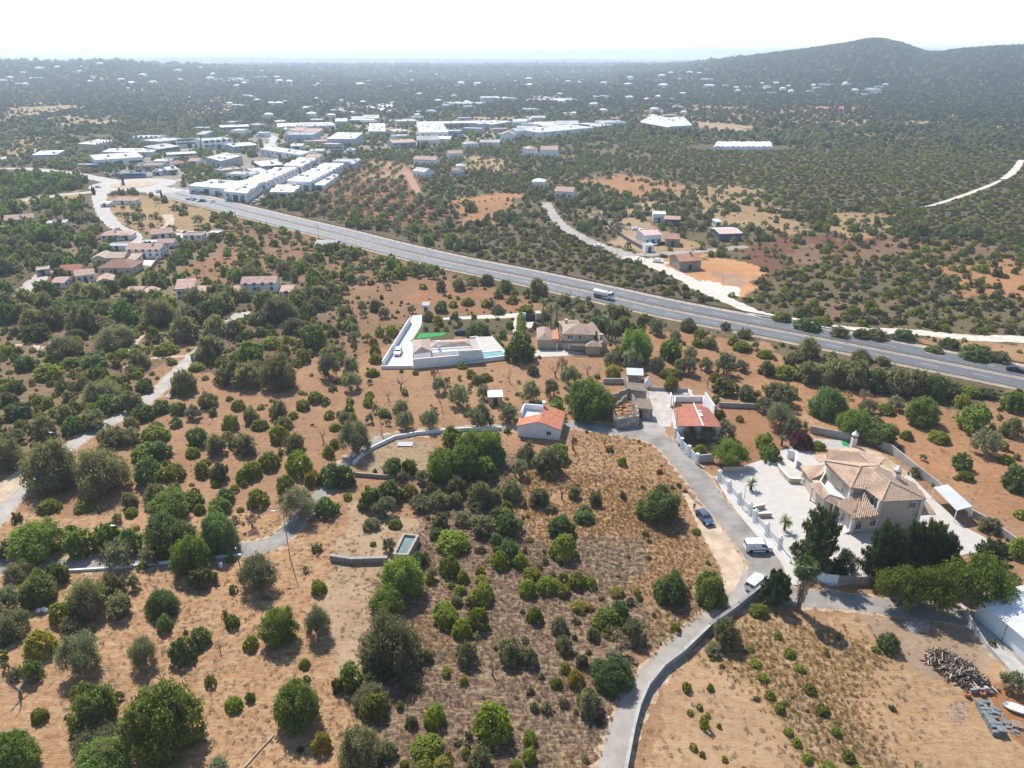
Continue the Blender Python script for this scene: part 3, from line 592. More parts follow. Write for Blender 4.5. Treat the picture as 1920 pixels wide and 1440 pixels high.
def house(label, A, B, depth=None, h=3.0, roof='hip', rm=None, wm=None, wins=2, door=True, rh=None, C=None, name='house', cat='house', group=None, z0=0.0, ov=.35, win=(1.0,1.1), storeys=1, bays=3, chim=False, dm=None, sill=.95, side=True):
    """building on ground points A (front left), B (front right), C (back right) or a depth"""
    P = [Vector(A), Vector(B)]; xd = (P[1]-P[0]); Lx = xd.length; xd = xd.normalized(); yd = Vector((-xd.y, xd.x, 0))
    if C is not None: yv = Vector(C)-P[1]
    else: yv = yd*depth
    root = empty(name, (P[0].x, P[0].y, z0), math.atan2(xd.y, xd.x)); tag(root, label, cat, group)
    loc = lambda v: Vector((v.dot(xd), v.dot(yd), 0))
    X1 = Vector((Lx,0,0)); Yv = loc(yv); Ly = Yv.length; yn = Yv.normalized()
    q = lambda u, v, z=0: X1*u + Yv*v + Vector((0,0,z))
    fp = [q(0,0), q(1,0), q(1,1), q(0,1)]; wm = wm or WHITE; rm = rm or PINKT
    keep_free([root.location + Matrix.Rotation(root.rotation_euler.z,4,'Z') @ p for p in fp], 1.2)
    eu, ev = ov/Lx, ov/Ly; wl = MB(); rf = MB()
    if roof == 'flat':
        wl.prism(fp, 0, h); t = .22
        for a,b in ((0,1),(1,2),(2,3),(3,0)):
            pa, pb = fp[a], fp[b]; d = (pb-pa).normalized(); nn = Vector((-d.y,d.x,0))
            wl.obox((pa+pb)/2 + nn*.11 + Vector((0,0,h+.2)), (pb-pa)/2 - d*(.0 if a%2==0 else .22), nn*.11, Vector((0,0,.2)))
        i = .24; rf.prism([q(i/Lx,i/Ly), q(1-i/Lx,i/Ly), q(1-i/Lx,1-i/Ly), q(i/Lx,1-i/Ly)], h+.004, h+.09)
    elif roof == 'shed':
        rh = rh or .12*Ly; wl.prism(fp, 0, [h, h, h+rh, h+rh]); rf.slab([q(-eu,-ev,h+.14-rh*ev), q(1+eu,-ev,h+.14-rh*ev), q(1+eu,1+ev,h+.14+rh*(1+ev)), q(-eu,1+ev,h+.14+rh*(1+ev))], .13)
    elif roof in ('gable', 'gabley'):
        rh = rh or .2*min(Lx, Ly)
        if roof == 'gable':          # ridge runs along the front
            wl.prism(fp, 0, h); wl.add([q(0,0,h),q(0,1,h),q(0,.5,h+rh),q(1,0,h),q(1,1,h),q(1,.5,h+rh)], [(0,2,1),(3,4,5)])
            k = rh*ev*2
            rf.slab([q(-eu,-ev,h+.14-k), q(1+eu,-ev,h+.14-k), q(1+eu,.5,h+rh+.14), q(-eu,.5,h+rh+.14)]); rf.slab([q(1+eu,1+ev,h+.14-k), q(-eu,1+ev,h+.14-k), q(-eu,.5,h+rh+.14), q(1+eu,.5,h+rh+.14)])
        else:                        # ridge runs away from the front
            wl.prism(fp, 0, h); wl.add([q(0,0,h),q(1,0,h),q(.5,0,h+rh),q(0,1,h),q(1,1,h),q(.5,1,h+rh)], [(0,1,2),(3,5,4)])
            k = rh*eu*2
            rf.slab([q(.5,-ev,h+rh+.14), q(.5,1+ev,h+rh+.14), q(-eu,1+ev,h+.14-k), q(-eu,-ev,h+.14-k)]); rf.slab([q(.5,1+ev,h+rh+.14), q(.5,-ev,h+rh+.14), q(1+eu,-ev,h+.14-k), q(1+eu,1+ev,h+.14-k)])
    elif roof == 'hip':
        wl.prism(fp, 0, h); rh = rh or .2*min(Lx, Ly)
        a_, b_, c_, d_ = q(-eu,-ev,h+.1), q(1+eu,-ev,h+.1), q(1+eu,1+ev,h+.1), q(-eu,1+ev,h+.1)
        if Lx >= Ly: s = min(.5, .5*Ly/Lx); r1, r2 = q(s,.5,h+rh), q(1-s,.5,h+rh); fs = [(a_,b_,r2,r1),(b_,c_,r2),(c_,d_,r1,r2),(d_,a_,r1)]
        else: s = min(.5, .5*Lx/Ly); r1, r2 = q(.5,s,h+rh), q(.5,1-s,h+rh); fs = [(a_,b_,r1),(b_,c_,r2,r1),(c_,d_,r2),(d_,a_,r1,r2)]
        for f in fs: rf.slab(f, .12)
    elif roof == 'bays':             # shallow sheet-metal bays one behind the other
        wl.prism(fp, 0, h); rh = rh or .9
        for i in range(bays):
            v0, v1 = i/bays, (i+1)/bays; vm = (v0+v1)/2; g_ = .0015
            rf.slab([q(-eu,v0+g_,h+.14), q(1+eu,v0+g_,h+.14), q(1+eu,vm,h+.14+rh), q(-eu,vm,h+.14+rh)], .12); rf.slab([q(-eu,vm,h+.14+rh), q(1+eu,vm,h+.14+rh), q(1+eu,v1-g_,h+.14), q(-eu,v1-g_,h+.14)], .12)
            for u in (0, 1): wl.add([q(u,v0,h), q(u,v1,h), q(u,vm,h+rh)], [(0,1,2)])
    wl.build('wall', wm, root); ro = rf.build('roof', rm, root)
    if chim:
        cpos = q(.7,.45, h+(rh or .8)*.7); MB().box(-.35,.35,-.35,.35,-.6,1.3).box(-.45,.45,-.45,.45,1.301,1.45).build('chimney', wm, ro).location = cpos
    if wins:
        sh = h/storeys
        for s in range(storeys):
            for i in range(wins):
                u = (i+.5)/wins
                if door and s == 0 and i == wins//2 and wins > 1: continue
                add_window(root, q(u,0,s*sh+sill)+Vector((0,-.002,0)), Vector((1,0,0)), *win)
        if side and Ly > 5:
            nn = max(1, int(wins*Ly/Lx)); cr = 1 if (P[0].x+P[1].x) < 0 else 0
            for s in range(storeys):
                for i in range(nn):
                    v = (i+.5)/nn
                    if cr: add_window(root, q(1,v,s*sh+sill), yn, *win)
                    else: add_window(root, q(0,1-v,s*sh+sill), -yn, *win)
    if cat == 'warehouse':
        for i in range(2 if Lx > 14 else 1):
            b = MB(); b.box(-1.7,1.7,-.04,.03,0,min(3.4,h*.62)); 
            for z in np.arange(.5, min(3.4,h*.62), .5): b.box(-1.7,1.7,-.06,-.041,z,z+.06)
            o = b.build('loading_door', DARKCL if i else BLUEGREY, root); o.location = q((.22,.8)[i],0)+Vector((0,-.004,0))
        for i in range(int(min(7, 2+Lx*Ly/220))):
            u, v = random.uniform(.12,.88), random.uniform(.15,.85); k = random.random(); b = MB()
            if k < .55: b.box(-.45,.45,-min(3,Ly*.1),min(3,Ly*.1),0,.22); m_ = LROOF; nm = 'roof_light'
            else: b.box(-.9,.9,-.7,.7,0,.95).box(-.6,.6,-.45,.45,.951,1.15); m_ = METAL; nm = 'roof_unit'
            o = b.build(nm, m_, ro); o.location = q(u,v,h+(.1 if roof == 'flat' else .2+(rh or .8)*(v if roof == 'shed' else .75)))
    if door: add_door(root, q(.5,0)+Vector((0,-.002,0)), Vector((1,0,0)), *(dm or (1.0,2.1)))
    return root
def walls(label, pts, h, m, th=.22, cap=None, name='boundary_wall', cat='wall', z0=0.0, px=True, part='wall_segment', piers=0):
    P = [G(*p) if px else Vector(p) for p in pts]; root = empty(name, P[0]); tag(root, label, cat)
    H = h if hasattr(h, '__len__') else [h]*len(P)
    for i in range(len(P)-1):
        a, b = P[i]-P[0], P[i+1]-P[0]; d = (b-a).normalized(); nn = Vector((-d.y, d.x, 0))*th/2; e = d*th*.5 if i < len(P)-2 else d*0
        e0 = d*th*.5 if i else d*0
        q = [a+e0*1.01-nn, b+e-nn, b+e+nn, a+e0*1.01+nn]; w_ = MB().prism(q, z0, [H[i], H[i+1]-.003*(i%2), H[i+1]-.003*(i%2), H[i]]).build(part, m, root)
        if cap: MB().prism([p-d*.0+s for p,s in zip(q, (-nn*.3,-nn*.3,nn*.3,nn*.3))], [H[i]+.002,H[i+1]+.002]*1+[H[i+1]+.002,H[i]+.002], [H[i]+.08+.004*(i%2)]*2+[H[i+1]+.08+.004*(i%2)]*2).build('coping', cap, w_)
    return root
def Tf(ox, oy, s): return lambda X, Y, z=0.0: G(ox+X/s, oy+Y/s, z)
T1, T2, T3, T4 = Tf(140,220,6.857), Tf(400,210,6.857), Tf(640,200,6), Tf(930,200,3.49)
TV, TN, T5, T6, T7, T8, TS = Tf(80,400,5.647), Tf(1020,380,4.571), Tf(680,570,6.4), Tf(960,560,6.4), Tf(1100,680,6.4), Tf(1440,780,4.8), Tf(1280,860,5.332)
TA, TB, TC, TD, TE, TF, TU, TW = Tf(0,480,3), Tf(640,480,3), Tf(1280,480,3), Tf(0,960,3), Tf(640,960,3), Tf(1280,960,3), Tf(0,60,3), Tf(640,60,3)
# ---------- the big tiled villa
def eavepoly(pts, z): return [T8(x,y,z) for x,y in pts]
def inset(poly, d):
    c = sum(poly, Vector())/len(poly); n = len(poly); o = []
    for i in range(n):
        a = (poly[i]-poly[i-1]).normalized(); b = (poly[(i+1)%n]-poly[i]).normalized()
        na, nb = Vector((-a.y,a.x,0)), Vector((-b.y,b.x,0)); m = na+nb; k = m.dot(na)
        o.append(poly[i] + m*(d/max(.35,k)))
    return o
def ccw(P):
    s = sum(P[i].x*P[(i+1)%len(P)].y - P[(i+1)%len(P)].x*P[i].y for i in range(len(P))); return P if s > 0 else P[::-1]
vorg = T8(720,1075); villa = empty('villa', vorg); tag(villa, 'large beige villa with hipped clay tile roofs and two white topped chimneys', 'villa')
VWALL = PALE; VTRIM = mat('white_trim', (0.666,0.63,0.567), .8, .05, 1)
VROOF = mat('clay_roof', (0.443,0.303,0.209), .9, .14, .9, .2, 10); VTILE = mat('clay_tiles', (0.554,0.399,0.281), .85, .12, 2.2, .15, 20, rnd=0)
rel = lambda P: [p - vorg for p in P]
def tile_plane(pts, parent, pitch_u=.30, pitch_v=.40):
    """barrel tiles in courses laid over a sloping plane (half-round covers, real relief)"""
    P = [Vector(p) for p in pts]; n = Vector()
    for i in range(len(P)): n += (P[i]).cross(P[(i+1)%len(P)])
    n.normalize(); n = n if n.z > 0 else -n
    dn = (Vector((0,0,-1)) - n*(-n.z)).normalized(); ac = n.cross(dn); o = P[0]
    U = [(p-o).dot(ac) for p in P]; V = [(p-o).dot(dn) for p in P]; poly = np.array(list(zip(U,V)))
    us = np.arange(min(U)+pitch_u/2, max(U), pitch_u); vs_ = np.arange(min(V)+pitch_v/2, max(V), pitch_v)
    gu, gv = np.meshgrid(us, vs_); ins = inpoly(gu.ravel(), gv.ravel(), poly); b = MB()
    for u, v in zip(gu.ravel()[ins], gv.ravel()[ins]):
        r = pitch_u*.36; j = random.uniform(-.012,.012); pr = []
        for vv, lift in ((v-pitch_v*.54, .0), (v+pitch_v*.54, .035)):
            for a in (0, .33, .67, 1):
                an = math.pi*a; pr.append(o + ac*(u+j-r*math.cos(an)) + dn*vv + n*(.012+lift+r*.75*math.sin(an)))
        b.add(pr, [(0,1,5,4),(1,2,6,5),(2,3,7,6),(4,5,6,7)])
    t = b.build('roof_tile', VTILE, parent); t['kind'] = 'stuff'; return t
def ridge_line(a, b, parent, r=.13):
    a, b = Vector(a), Vector(b); return MB().tube([a+Vector((0,0,.06)), b+Vector((0,0,.06))], r, 7).build('ridge_cap', VTRIM2, parent)
VTRIM2 = mat('ridge_clay', (0.464,0.336,0.24), .9, .1, 2)
ZE, ZR, ZL, ZM = 6.3, 8.3, 3.2, 4.9      # upper eave, upper ridge, lower eave, lower ridge
def V8(x, y, z): return T8(x, y, z) - vorg
upper_eave = [(510,430),(640,545),(745,648),(882,655),(1020,768),(1420,748),(1330,612),(1120,480),(1010,425),(515,392)]
roofs = [   # main upper roof planes (zoomed photo coordinates + height)
 [V8(512,432,ZE),V8(745,650,ZE),V8(836,458,ZR),V8(512,405,ZR-.9)],
 [V8(745,650,ZE),V8(882,657,ZE),V8(957,482,ZR),V8(1000,444,ZR),V8(836,458,ZR)],
 [V8(882,657,ZE),V8(1020,770,ZE),V8(1098,592,ZR-.2),V8(957,482,ZR)],
 [V8(1020,770,ZE),V8(1424,748,ZE),V8(1098,592,ZR-.2)],
 [V8(1424,748,ZE),V8(1325,612,ZE),V8(1000,444,ZR),V8(957,482,ZR),V8(1098,592,ZR-.2)],
 [V8(512,405,ZR-.9),V8(836,458,ZR),V8(1000,444,ZR),V8(1010,430,ZR-.5),V8(515,392,ZR-1.3)]]
def fix(P):
    P = [Vector(p) for p in P]; s = sum(P[i].x*P[(i+1)%len(P)].y - P[(i+1)%len(P)].x*P[i].y for i in range(len(P))); return P if s > 0 else P[::-1]
vr = MB()
for p in roofs: vr.slab(fix(p), .14)
vroof = vr.build('roof', VROOF, villa)
for p in roofs[:5]: tile_plane(fix(p), vroof)
for a, b in ((0,2),): pass
for a, b in ((roofs[0][1],roofs[0][2]),(roofs[2][1],roofs[2][2]),(roofs[3][1],roofs[3][2]),(roofs[0][2],roofs[0][3]),(roofs[1][3],roofs[1][4]),(roofs[2][2],roofs[2][3])): ridge_line(a, b, vroof)
ub = inset(ccw([V8(x,y,0)*1 + Vector((0,0,0)) for x,y in ()] or [V8(x,y,ZE)-Vector((0,0,ZE)) for x,y in upper_eave]), .45)
MB().prism([Vector((p.x,p.y,0)) for p in ub], 0, ZE-.02).build('wall', VWALL, villa)
# lower storey: skirt roofs and walls
low = [ [V8(745,742,ZL+.9),V8(860,722,ZM),V8(762,925,ZL),V8(620,805,ZL),V8(655,765,ZL+.8)],
        [V8(860,722,ZM),V8(985,868,ZM-.5),V8(992,922,ZL),V8(762,927,ZL)],
        [V8(500,748,ZL),V8(552,712,ZL+.8),V8(655,762,ZL+.8),V8(622,803,ZL)],
        [V8(368,604,ZL),V8(452,596,ZL+.7),V8(556,710,ZL+.8),V8(500,750,ZL)],
        [V8(290,448,ZL),V8(500,440,ZL+1.2),V8(490,520,ZL+1.0),V8(378,572,ZL)],
        [V8(1345,765,ZL+1),V8(1410,745,ZL+1),V8(1512,880,ZL-.3),V8(1325,895,ZL-.3)],
        [V8(535,300,ZL+1.6),V8(800,325,ZL+2.4),V8(912,430,ZL+1.6),V8(560,398,ZL+.4)],
        [V8(410,350,ZL+.2),V8(520,340,ZL+.8),V8(535,400,ZL+.5),V8(455,415,ZL)],
        [V8(800,325,ZL+2.4),V8(852,282,ZL+1.4),V8(1065,372,ZL+1.4),V8(1000,436,ZL+1.6),V8(912,430,ZL+1.6)],
        [V8(515,292,ZL+1.6),V8(850,280,ZL+1.5),V8(800,325,ZL+2.4),V8(535,300,ZL+1.62)] ]
for p in low: vlo = MB().slab(fix(p), .13).build('lower_roof', VROOF, villa)
for p in low[:7]+low[8:9]: tile_plane(fix(p), vlo)
for a, b in ((low[0][1],low[0][2]),(low[2][0],low[2][1]),(low[6][1],low[6][2])): ridge_line(a, b, vlo)
def block(pts, z, name='wall', m=None, z0=0, d=.35):
    P = inset(ccw([V8(x,y,zz)-Vector((0,0,zz)) for x,y,zz in pts]), d); return MB().prism([Vector((p.x,p.y,0)) for p in P], z0, z).build(name, m or VWALL, villa)
block([(620,800,ZL),(762,925,ZL),(992,922,ZL),(985,868,ZL+.5),(1000,770,ZE-1.6),(745,742,ZL+.9)], ZL-.04)
block([(290,445,ZL),(380,572,ZL),(500,748,ZL),(655,762,ZL),(745,700,ZL),(560,500,ZL),(500,430,ZL)], ZL-.05)
block([(535,300,ZL+1),(850,285,ZL+1),(1060,372,ZL+1),(1000,440,ZL+1),(560,400,ZL)], ZL-.06)
# balcony recess with white parapet over the left wing
bal = [V8(470,585,4.2),V8(560,706,4.2),V8(720,755,4.2),V8(752,690,4.2),V8(640,560,4.2),V8(520,500,4.2)]
MB().prism(ccw([Vector((p.x,p.y,0)) for p in bal]), ZL-.3, ZL+.12).build('balcony_floor', VTRIM, villa)
par = MB()
for i in (0,1,2,5):
    a = bal[i]; b = bal[(i+1)%6]; d = (b-a).normalized(); nn = Vector((-d.y,d.x,0)); par.obox(Vector(((a.x+b.x)/2,(a.y+b.y)/2,ZL+.5)), Vector(((b.x-a.x)/2,(b.y-a.y)/2,0)), nn*.1, Vector((0,0,.62)))
par.build('parapet', VTRIM, villa)
# windows and corner strips (found along the wall planes)
def wwin(x, y, z, a, b, w, h, arch=True):
    """window on the vertical wall that passes through ground points a-b"""
    d = (b-a); d.z = 0; d.normalize(); o_ = Vector((0,0,CAM_H)); r = Vector(ray(1440+x/4.8, 780+y/4.8)); nn = Vector((-d.y,d.x,0)); A = a + vorg
    t = (A-o_).dot(nn)/r.dot(nn); p = o_ + r*t - vorg
    s = 1 if d.cross(Vector((0,0,1))).dot(Vector((0,0,CAM_H)) - A) > 0 else -1
    return add_window(villa, Vector((p.x,p.y,p.z))+d.cross(Vector((0,0,1)))*s*.03, d*s, w, h, arch, fm=VTRIM)
lb = inset(ccw([V8(x,y,zz)-Vector((0,0,zz)) for x,y,zz in [(620,800,ZL),(762,925,ZL),(992,922,ZL)]]), .35)
def near_edge(pts, d=.35): return [Vector((p.x,p.y,0)) for p in pts]
LW = [V8(620,800,ZL),V8(762,925,ZL),V8(992,922,ZL)]; LW = [Vector((p.x,p.y,0)) for p in LW]
cen = Vector((V8(900,600,4).x, V8(900,600,4).y, 0))
LW = [p + (cen-p).normalized()*.42 for p in LW]
wwin(668,945,1, LW[0], LW[1], .9, 1.2); wwin(806,1018,1, LW[1], LW[2], .95, 1.1); wwin(935,985,1, LW[1], LW[2], .95, 1.1)
UW = [Vector((p.x,p.y,0)) for p in (V8(640,545,ZE),V8(745,648,ZE),V8(882,655,ZE),V8(1020,768,ZE),V8(1420,748,ZE))]; UW = [p + (cen-p).normalized()*.45 for p in UW]
wwin(672,690,4.2, UW[0], UW[1], .8, 1.1); wwin(936,795,4.2, UW[2], UW[3], .9, 1.3); wwin(1290,825,4.3, UW[3], UW[4], 1.2, 1.0, False)
WL = [Vector((p.x,p.y,0)) for p in (V8(290,445,ZL),V8(380,572,ZL))]; WL = [p + (cen-p).normalized()*.35 for p in WL]
wwin(322,562,1.2, WL[0], WL[1], .8, 1.1)
for (x,y,z) in ((1020,768,ZE),(1420,748,ZE),(762,925,ZL),(745,648,ZE)):
    p = V8(x,y,z); p = Vector((p.x,p.y,0)); p = p + (cen-p).normalized()*.5; MB().box(-.28,.28,-.28,.28,0,z-.12).build('corner_pilaster', VTRIM, villa).location = p
for (x,y) in ((378,760),(485,800),(575,905)):
    p = V8(x,y,0); MB().lathe([(.24,0),(.24,.15),(.17,.22),(.16,2.6),(.24,2.7),(.24,2.95)], (p.x,p.y,0), 12).build('porch_column', VTRIM, villa, True)
p = V8(545,885,0); add_door(villa, Vector((p.x,p.y+.6,.3)), (LW[1]-LW[0]).normalized(), 1.4, 2.2, mat('wood_door',(.18,.08,.035),.6,.2,3))
for k in range(4):
    p = V8(640,985,0); d = (LW[1]-LW[0]).normalized(); nn = Vector((d.y,-d.x,0)); MB().obox(LW[0]*.45+LW[1]*.55 + nn*(.9-.3*k) + Vector((0,0,.08+.16*k)), d*2.0, nn*.3, Vector((0,0,.08))).build('step', VTRIM, villa)
for (x,y,z,hh) in ((762,280,ZL+1.2,3.0),(1150,580,ZR-1.4,2.4)):
    p = V8(x,y,z); c = MB().box(-.45,.45,-.38,.38,-1.2,hh-.9); ch = c.build('chimney', VTRIM, vroof); ch.location = p
    for sx in (-.36,.36):
        for sy in (-.29,.29): pass
    q_ = MB()
    for sx in (-.36,.36):
        for sy in (-.29,.29): q_.box(sx-.08,sx+.08,sy-.08,sy+.08,hh-.9,hh-.3)
    q_.box(-.2,.2,-.16,.16,hh-.9,hh-.32); q_.build('chimney_vent', mat('brick_red',(.30,.14,.09),.9,.15,3), ch)
    MB().lathe([(.66,hh-.299),(.66,hh-.18),(.5,hh+.05),(.28,hh+.3),(.12,hh+.48),(.1,hh+.62)], (0,0,0), 14).build('chimney_cap', WHITE2, ch, True)
# porch / round terrace walls on the left of the villa
walls('low curved beige wall round the villa terrace', [(1440+90/4.8,780+470/4.8),(1440+110/4.8,780+510/4.8),(1440+150/4.8,780+560/4.8),(1440+190/4.8,780+600/4.8),(1440+290/4.8,780+605/4.8)], 1.0, CREAM, .3, VTRIM)
walls('white arched garden wall beside the villa terrace', [(1440+170/4.8,780+380/4.8),(1440+240/4.8,780+395/4.8),(1440+250/4.8,780+470/4.8)], 2.0, WHITE, .3)
keep_free([vorg, vorg+Vector((14,0,0)), vorg+Vector((-4,16,0)), vorg+Vector((12,16,0))], 4)
# villa grounds
sheet('driveway', [(1480,838),(1510,842),(1560,870),(1640,950),(1700,1040),(1650,1090),(1560,1100),(1488,1075),(1440,1020),(1395,960),(1345,890),(1375,880),(1430,862)], PAV, .05, 'wide white paved forecourt of the villa')
sheet('terrace', [(1700,885),(1760,945),(1812,990),(1850,1010),(1860,1030),(1760,1050),(1720,985),(1680,930)], PAV, .054, 'pale terrace on the far side of the villa')
sheet('garden', [(1590,838),(1640,840),(1668,862),(1725,900),(1700,905),(1620,860)], mat('dry_lawn', (0.375,0.277,0.165),.95,.2,.8), .046, 'dry garden strip behind the villa')
sheet('pavement', [(1515,822),(1580,826),(1592,842),(1560,846)], PALECONC, .05, 'grey yard behind the villa')
sheet('sports_turf', [(1578,826),(1592,828),(1590,838),(1580,836)], mat('artificial_turf', (0.016,0.224,0.064),.9,.1,2), .06, 'small bright green artificial turf patch')
walls('long pale rendered wall behind the villa garden', [(1518,811),(1578,823),(1632,832),(1669,849),(1720,890),(1752,913),(1790,945),(1822,970),(1850,985),(1900,1020),(1960,1060)], [1.6,1.7,1.7,1.9,1.8,1.6,1.5,1.5,1.5,1.4,1.4], PALECONC, .22)
can = empty('garden_canopy', T8(1700,850)); tag(can, 'white flat canopy beside the pale garden wall', 'canopy')
cp = [T8(1490,640,2.5),T8(1620,615,2.7),T8(1840,812,2.7),T8(1700,850,2.5)]; cp = [p-can.location for p in cp]
MB().slab(fix(cp), .12).build('canopy_roof', WROOF, can)
for p in cp: MB().box(-.06,.06,-.06,.06,0,p.z-.13).build('post', FRAME, can).location = (p.x*.96,p.y*.96,0)
pl = T8(1530,990); MB().box(-.8,.8,-.4,.4,0,.7).box(-.65,.65,-.25,.25,.701,.75)
tag(MB().box(-.9,.9,-.5,.5,0,.75).box(-.75,.75,-.35,.35,.751,.8).build('planter', CREAM), 'beige box planter on the far terrace', 'planter').location = pl
# fence along the lane
PIL = [(360,232),(462,338),(560,452),(668,565),(718,636),(836,770),(966,908)]
fence = empty('villa_fence', TS(*PIL[0])); tag(fence, 'white fence with tall pillars along the villa forecourt', 'fence')
pm = MB().box(-.27,.27,-.27,.27,0,2.35).box(-.33,.33,-.33,.33,2.351,2.47).lathe([(.2,2.471),(.24,2.6),(.16,2.75),(.02,2.82)],(0,0,0),8).mesh('pillar', WHITE2)
RAILM = mat('white_railing', (.62,.62,.63), .6, .05, 2)
PP = [TS(*p) for p in PIL] + [TS(1085,1060)]
for i, p in enumerate(PP[:-1]):
    o = link(D.objects.new('pillar', pm), fence); o.location = p - PP[0]; o.rotation_euler.z = .75
for i in range(len(PP)-1):
    if i == 3: continue
    a, b = PP[i]-PP[0], PP[i+1]-PP[0]; d = (b-a).normalized(); L_ = (b-a).length; nn = Vector((-d.y,d.x,0)); a = a+d*.3; b = b-d*.3; L_ -= .6
    hh = 1.75 if i < 6 else 1.1
    MB().obox((a+b)/2+Vector((0,0,.28)), d*L_/2, nn*.12, Vector((0,0,.28))).build('plinth', WHITE2, fence)
    bb = MB(); 
    for z in (.62, hh): bb.obox((a+b)/2+Vector((0,0,z)), d*L_/2, nn*.035, Vector((0,0,.04)))
    n_ = int(L_/.16)
    for k in range(n_): bb.obox(a+d*(k+.5)*L_/n_+Vector((0,0,(.6+hh)/2)), d*.035, nn*.018, Vector((0,0,(hh-.66)/2)))
    bb.build('railing', RAILM, fence)
a, b = PP[3], PP[4]; gt = empty('sliding_gate', (a+b)/2); tag(gt, 'white sliding gate between two villa fence pillars', 'gate'); d = (b-a).normalized(); nn = Vector((-d.y,d.x,0)); L_ = (b-a).length-.6
for z_ in (.2, 1.75): MB().obox((0,0,z_), d*L_/2, nn*.05, Vector((0,0,.07))).build('gate_rail', RAILM, gt)
for k in range(9): MB().obox(d*((k+.5)/9-.5)*L_ + Vector((0,0,.985)), d*L_/9*.40, nn*.02, Vector((0,0,.70))).build('slat', RAILM, gt)
for (x0,y0,x1,y1,lb_) in ((690,520,815,490,'low beige wall inside the villa gate'),(750,585,885,580,'second low beige wall just inside the gate'),(400,125,640,120,'low garden wall at the corner of the villa forecourt')):
    walls(lb_, [(1280+x0/5.332,860+y0/5.332),(1280+x1/5.332,860+y1/5.332)], .8, CREAM, .3, VTRIM)
# shaded wall and gate on the side lane
walls('white slatted fence beside the shaded lane', [(1510,1072),(1545,1092),(1570,1094)], 1.6, WHITE, .15); walls('brown boundary wall under the dark conifers', [(1570,1094),(1640,1096),(1720,1104),(1800,1118)], 1.5, STONE, .25)
# ---------- bottom right store with ribbed roof
wh = empty('store_building', TF(1640,590)); tag(wh, 'long white store with ribbed sheet roof at the right edge', 'store'); wo_ = wh.location
wa, wb = Vector((0,0,0)), TF(2080,975)-wo_; d = (wb-wa).normalized(); nn = Vector((-d.y,d.x,0)); nn = nn if nn.x > 0 else -nn; LW_ = (wb-wa).length
MB().prism(ccw([wa, wb, wb+nn*16, wa+nn*16]), 0, 3.2).build('wall', WHITE2, wh)
rb = MB(); e0 = -d*.5 - nn*.4; N_ = int((LW_+1)/.28)
prof = []
for k in range(N_+1):
    s = k*.28
    prof += [(s,0),(s+.16,0),(s+.19,.07),(s+.25,.07)]
z_ = lambda v: 3.28 + v*.09
V = []; F = []
for v in (0, 8.2, 16.6):
    for s, q in prof: V.append(wa+e0+d*s+nn*v+Vector((0,0,z_(v)+q)))
m_ = len(prof)
for r_ in range(2):
    for k in range(m_-1): F.append((r_*m_+k, r_*m_+k+1, (r_+1)*m_+k+1, (r_+1)*m_+k))
rb.add(V, F); rb.build('roof', STOREROOF, wh)
for k in range(3): MB().box(-.04,.04,-.04,.04,0,3.1).build('downpipe', METAL, wh).location = wa + d*(5+8*k) - nn*.06
keep_free([wo_, wo_+wb], 1)
sheet('pavement', [(1800,1130),(1822,1148),(1930,1260),(1990,1320),(1950,1330),(1880,1240),(1815,1170)], PALECONC, .04, 'concrete strip beside the white store')
walls('corrugated grey sheet fence by the white store', [(1808,1156),(1822,1180),(1850,1215),(1880,1245)], [1.5,1.3,.7,.4], GREYW, .1)
# ---------- white villa with pool
wv = empty('pool_villa', T5(610,775)); tag(wv, 'low white villa with shallow pink tiled roofs and turquoise pool', 'villa'); o5 = wv.location.copy()
def V5(x,y,z=0.0): return T5(x,y,z) - o5
def vprism(b, pts, z0, z1): b.prism(ccw([Vector((p.x,p.y,0)) for p in pts]), z0, z1); return b
b = MB(); vprism(b, [V5(612,592,3.1),V5(822,568,3.1),V5(800,418,3.1),V5(600,432,3.1)], 0, 3.1); vprism(b, [V5(822,540,3.1),V5(1300,508,3.1),V5(1280,430,3.1),V5(802,450,3.1)], 0, 3.05)
vprism(b, [V5(1140,575,3.2),V5(1425,560,3.2),V5(1365,402,3.2),V5(1285,412,3.2),V5(1310,522,3.2),V5(1128,540,3.2)], 0, 3.2)
vprism(b, [V5(825,545,2.7),V5(1128,525,2.7),V5(1140,560,2.7),V5(835,580,2.7)], 0, 2.7); b.build('wall', WHITE, wv)
def pent(pts, m, name='roof', th=.14):
    bb = MB()
    for p in pts: bb.slab(fix(p), th)
    return bb.build(name, m, wv)
PALET = tilemat('pale_tiles', (0.416,0.304,0.248), (0.48,0.368,0.304))
pent([[V5(606,596,3.15),V5(705,515,4.3),V5(700,428,4.3),V5(594,430,3.15)],[V5(606,596,3.15),V5(830,568,3.15),V5(705,515,4.3)],[V5(830,568,3.15),V5(804,412,3.15),V5(700,428,4.3),V5(705,515,4.3)],
      [V5(800,533,3.1),V5(1314,502,3.1),V5(1215,447,4.1),V5(892,458,4.1)],[V5(1314,502,3.1),V5(1295,418,3.1),V5(1215,447,4.1)],[V5(800,533,3.1),V5(892,458,4.1),V5(800,455,3.1)],[V5(892,458,4.1),V5(1215,447,4.1),V5(1295,418,3.1),V5(800,440,3.1)]], PALET)
pent([[V5(1142,577,3.3),V5(1427,562,3.3),V5(1366,402,3.3),V5(1286,412,3.3),V5(1312,520,3.3),V5(1130,540,3.3)]], mat('deck_roof', (0.4,0.344,0.304),.9,.1,1), 'flat_roof', .1)
pb = MB()
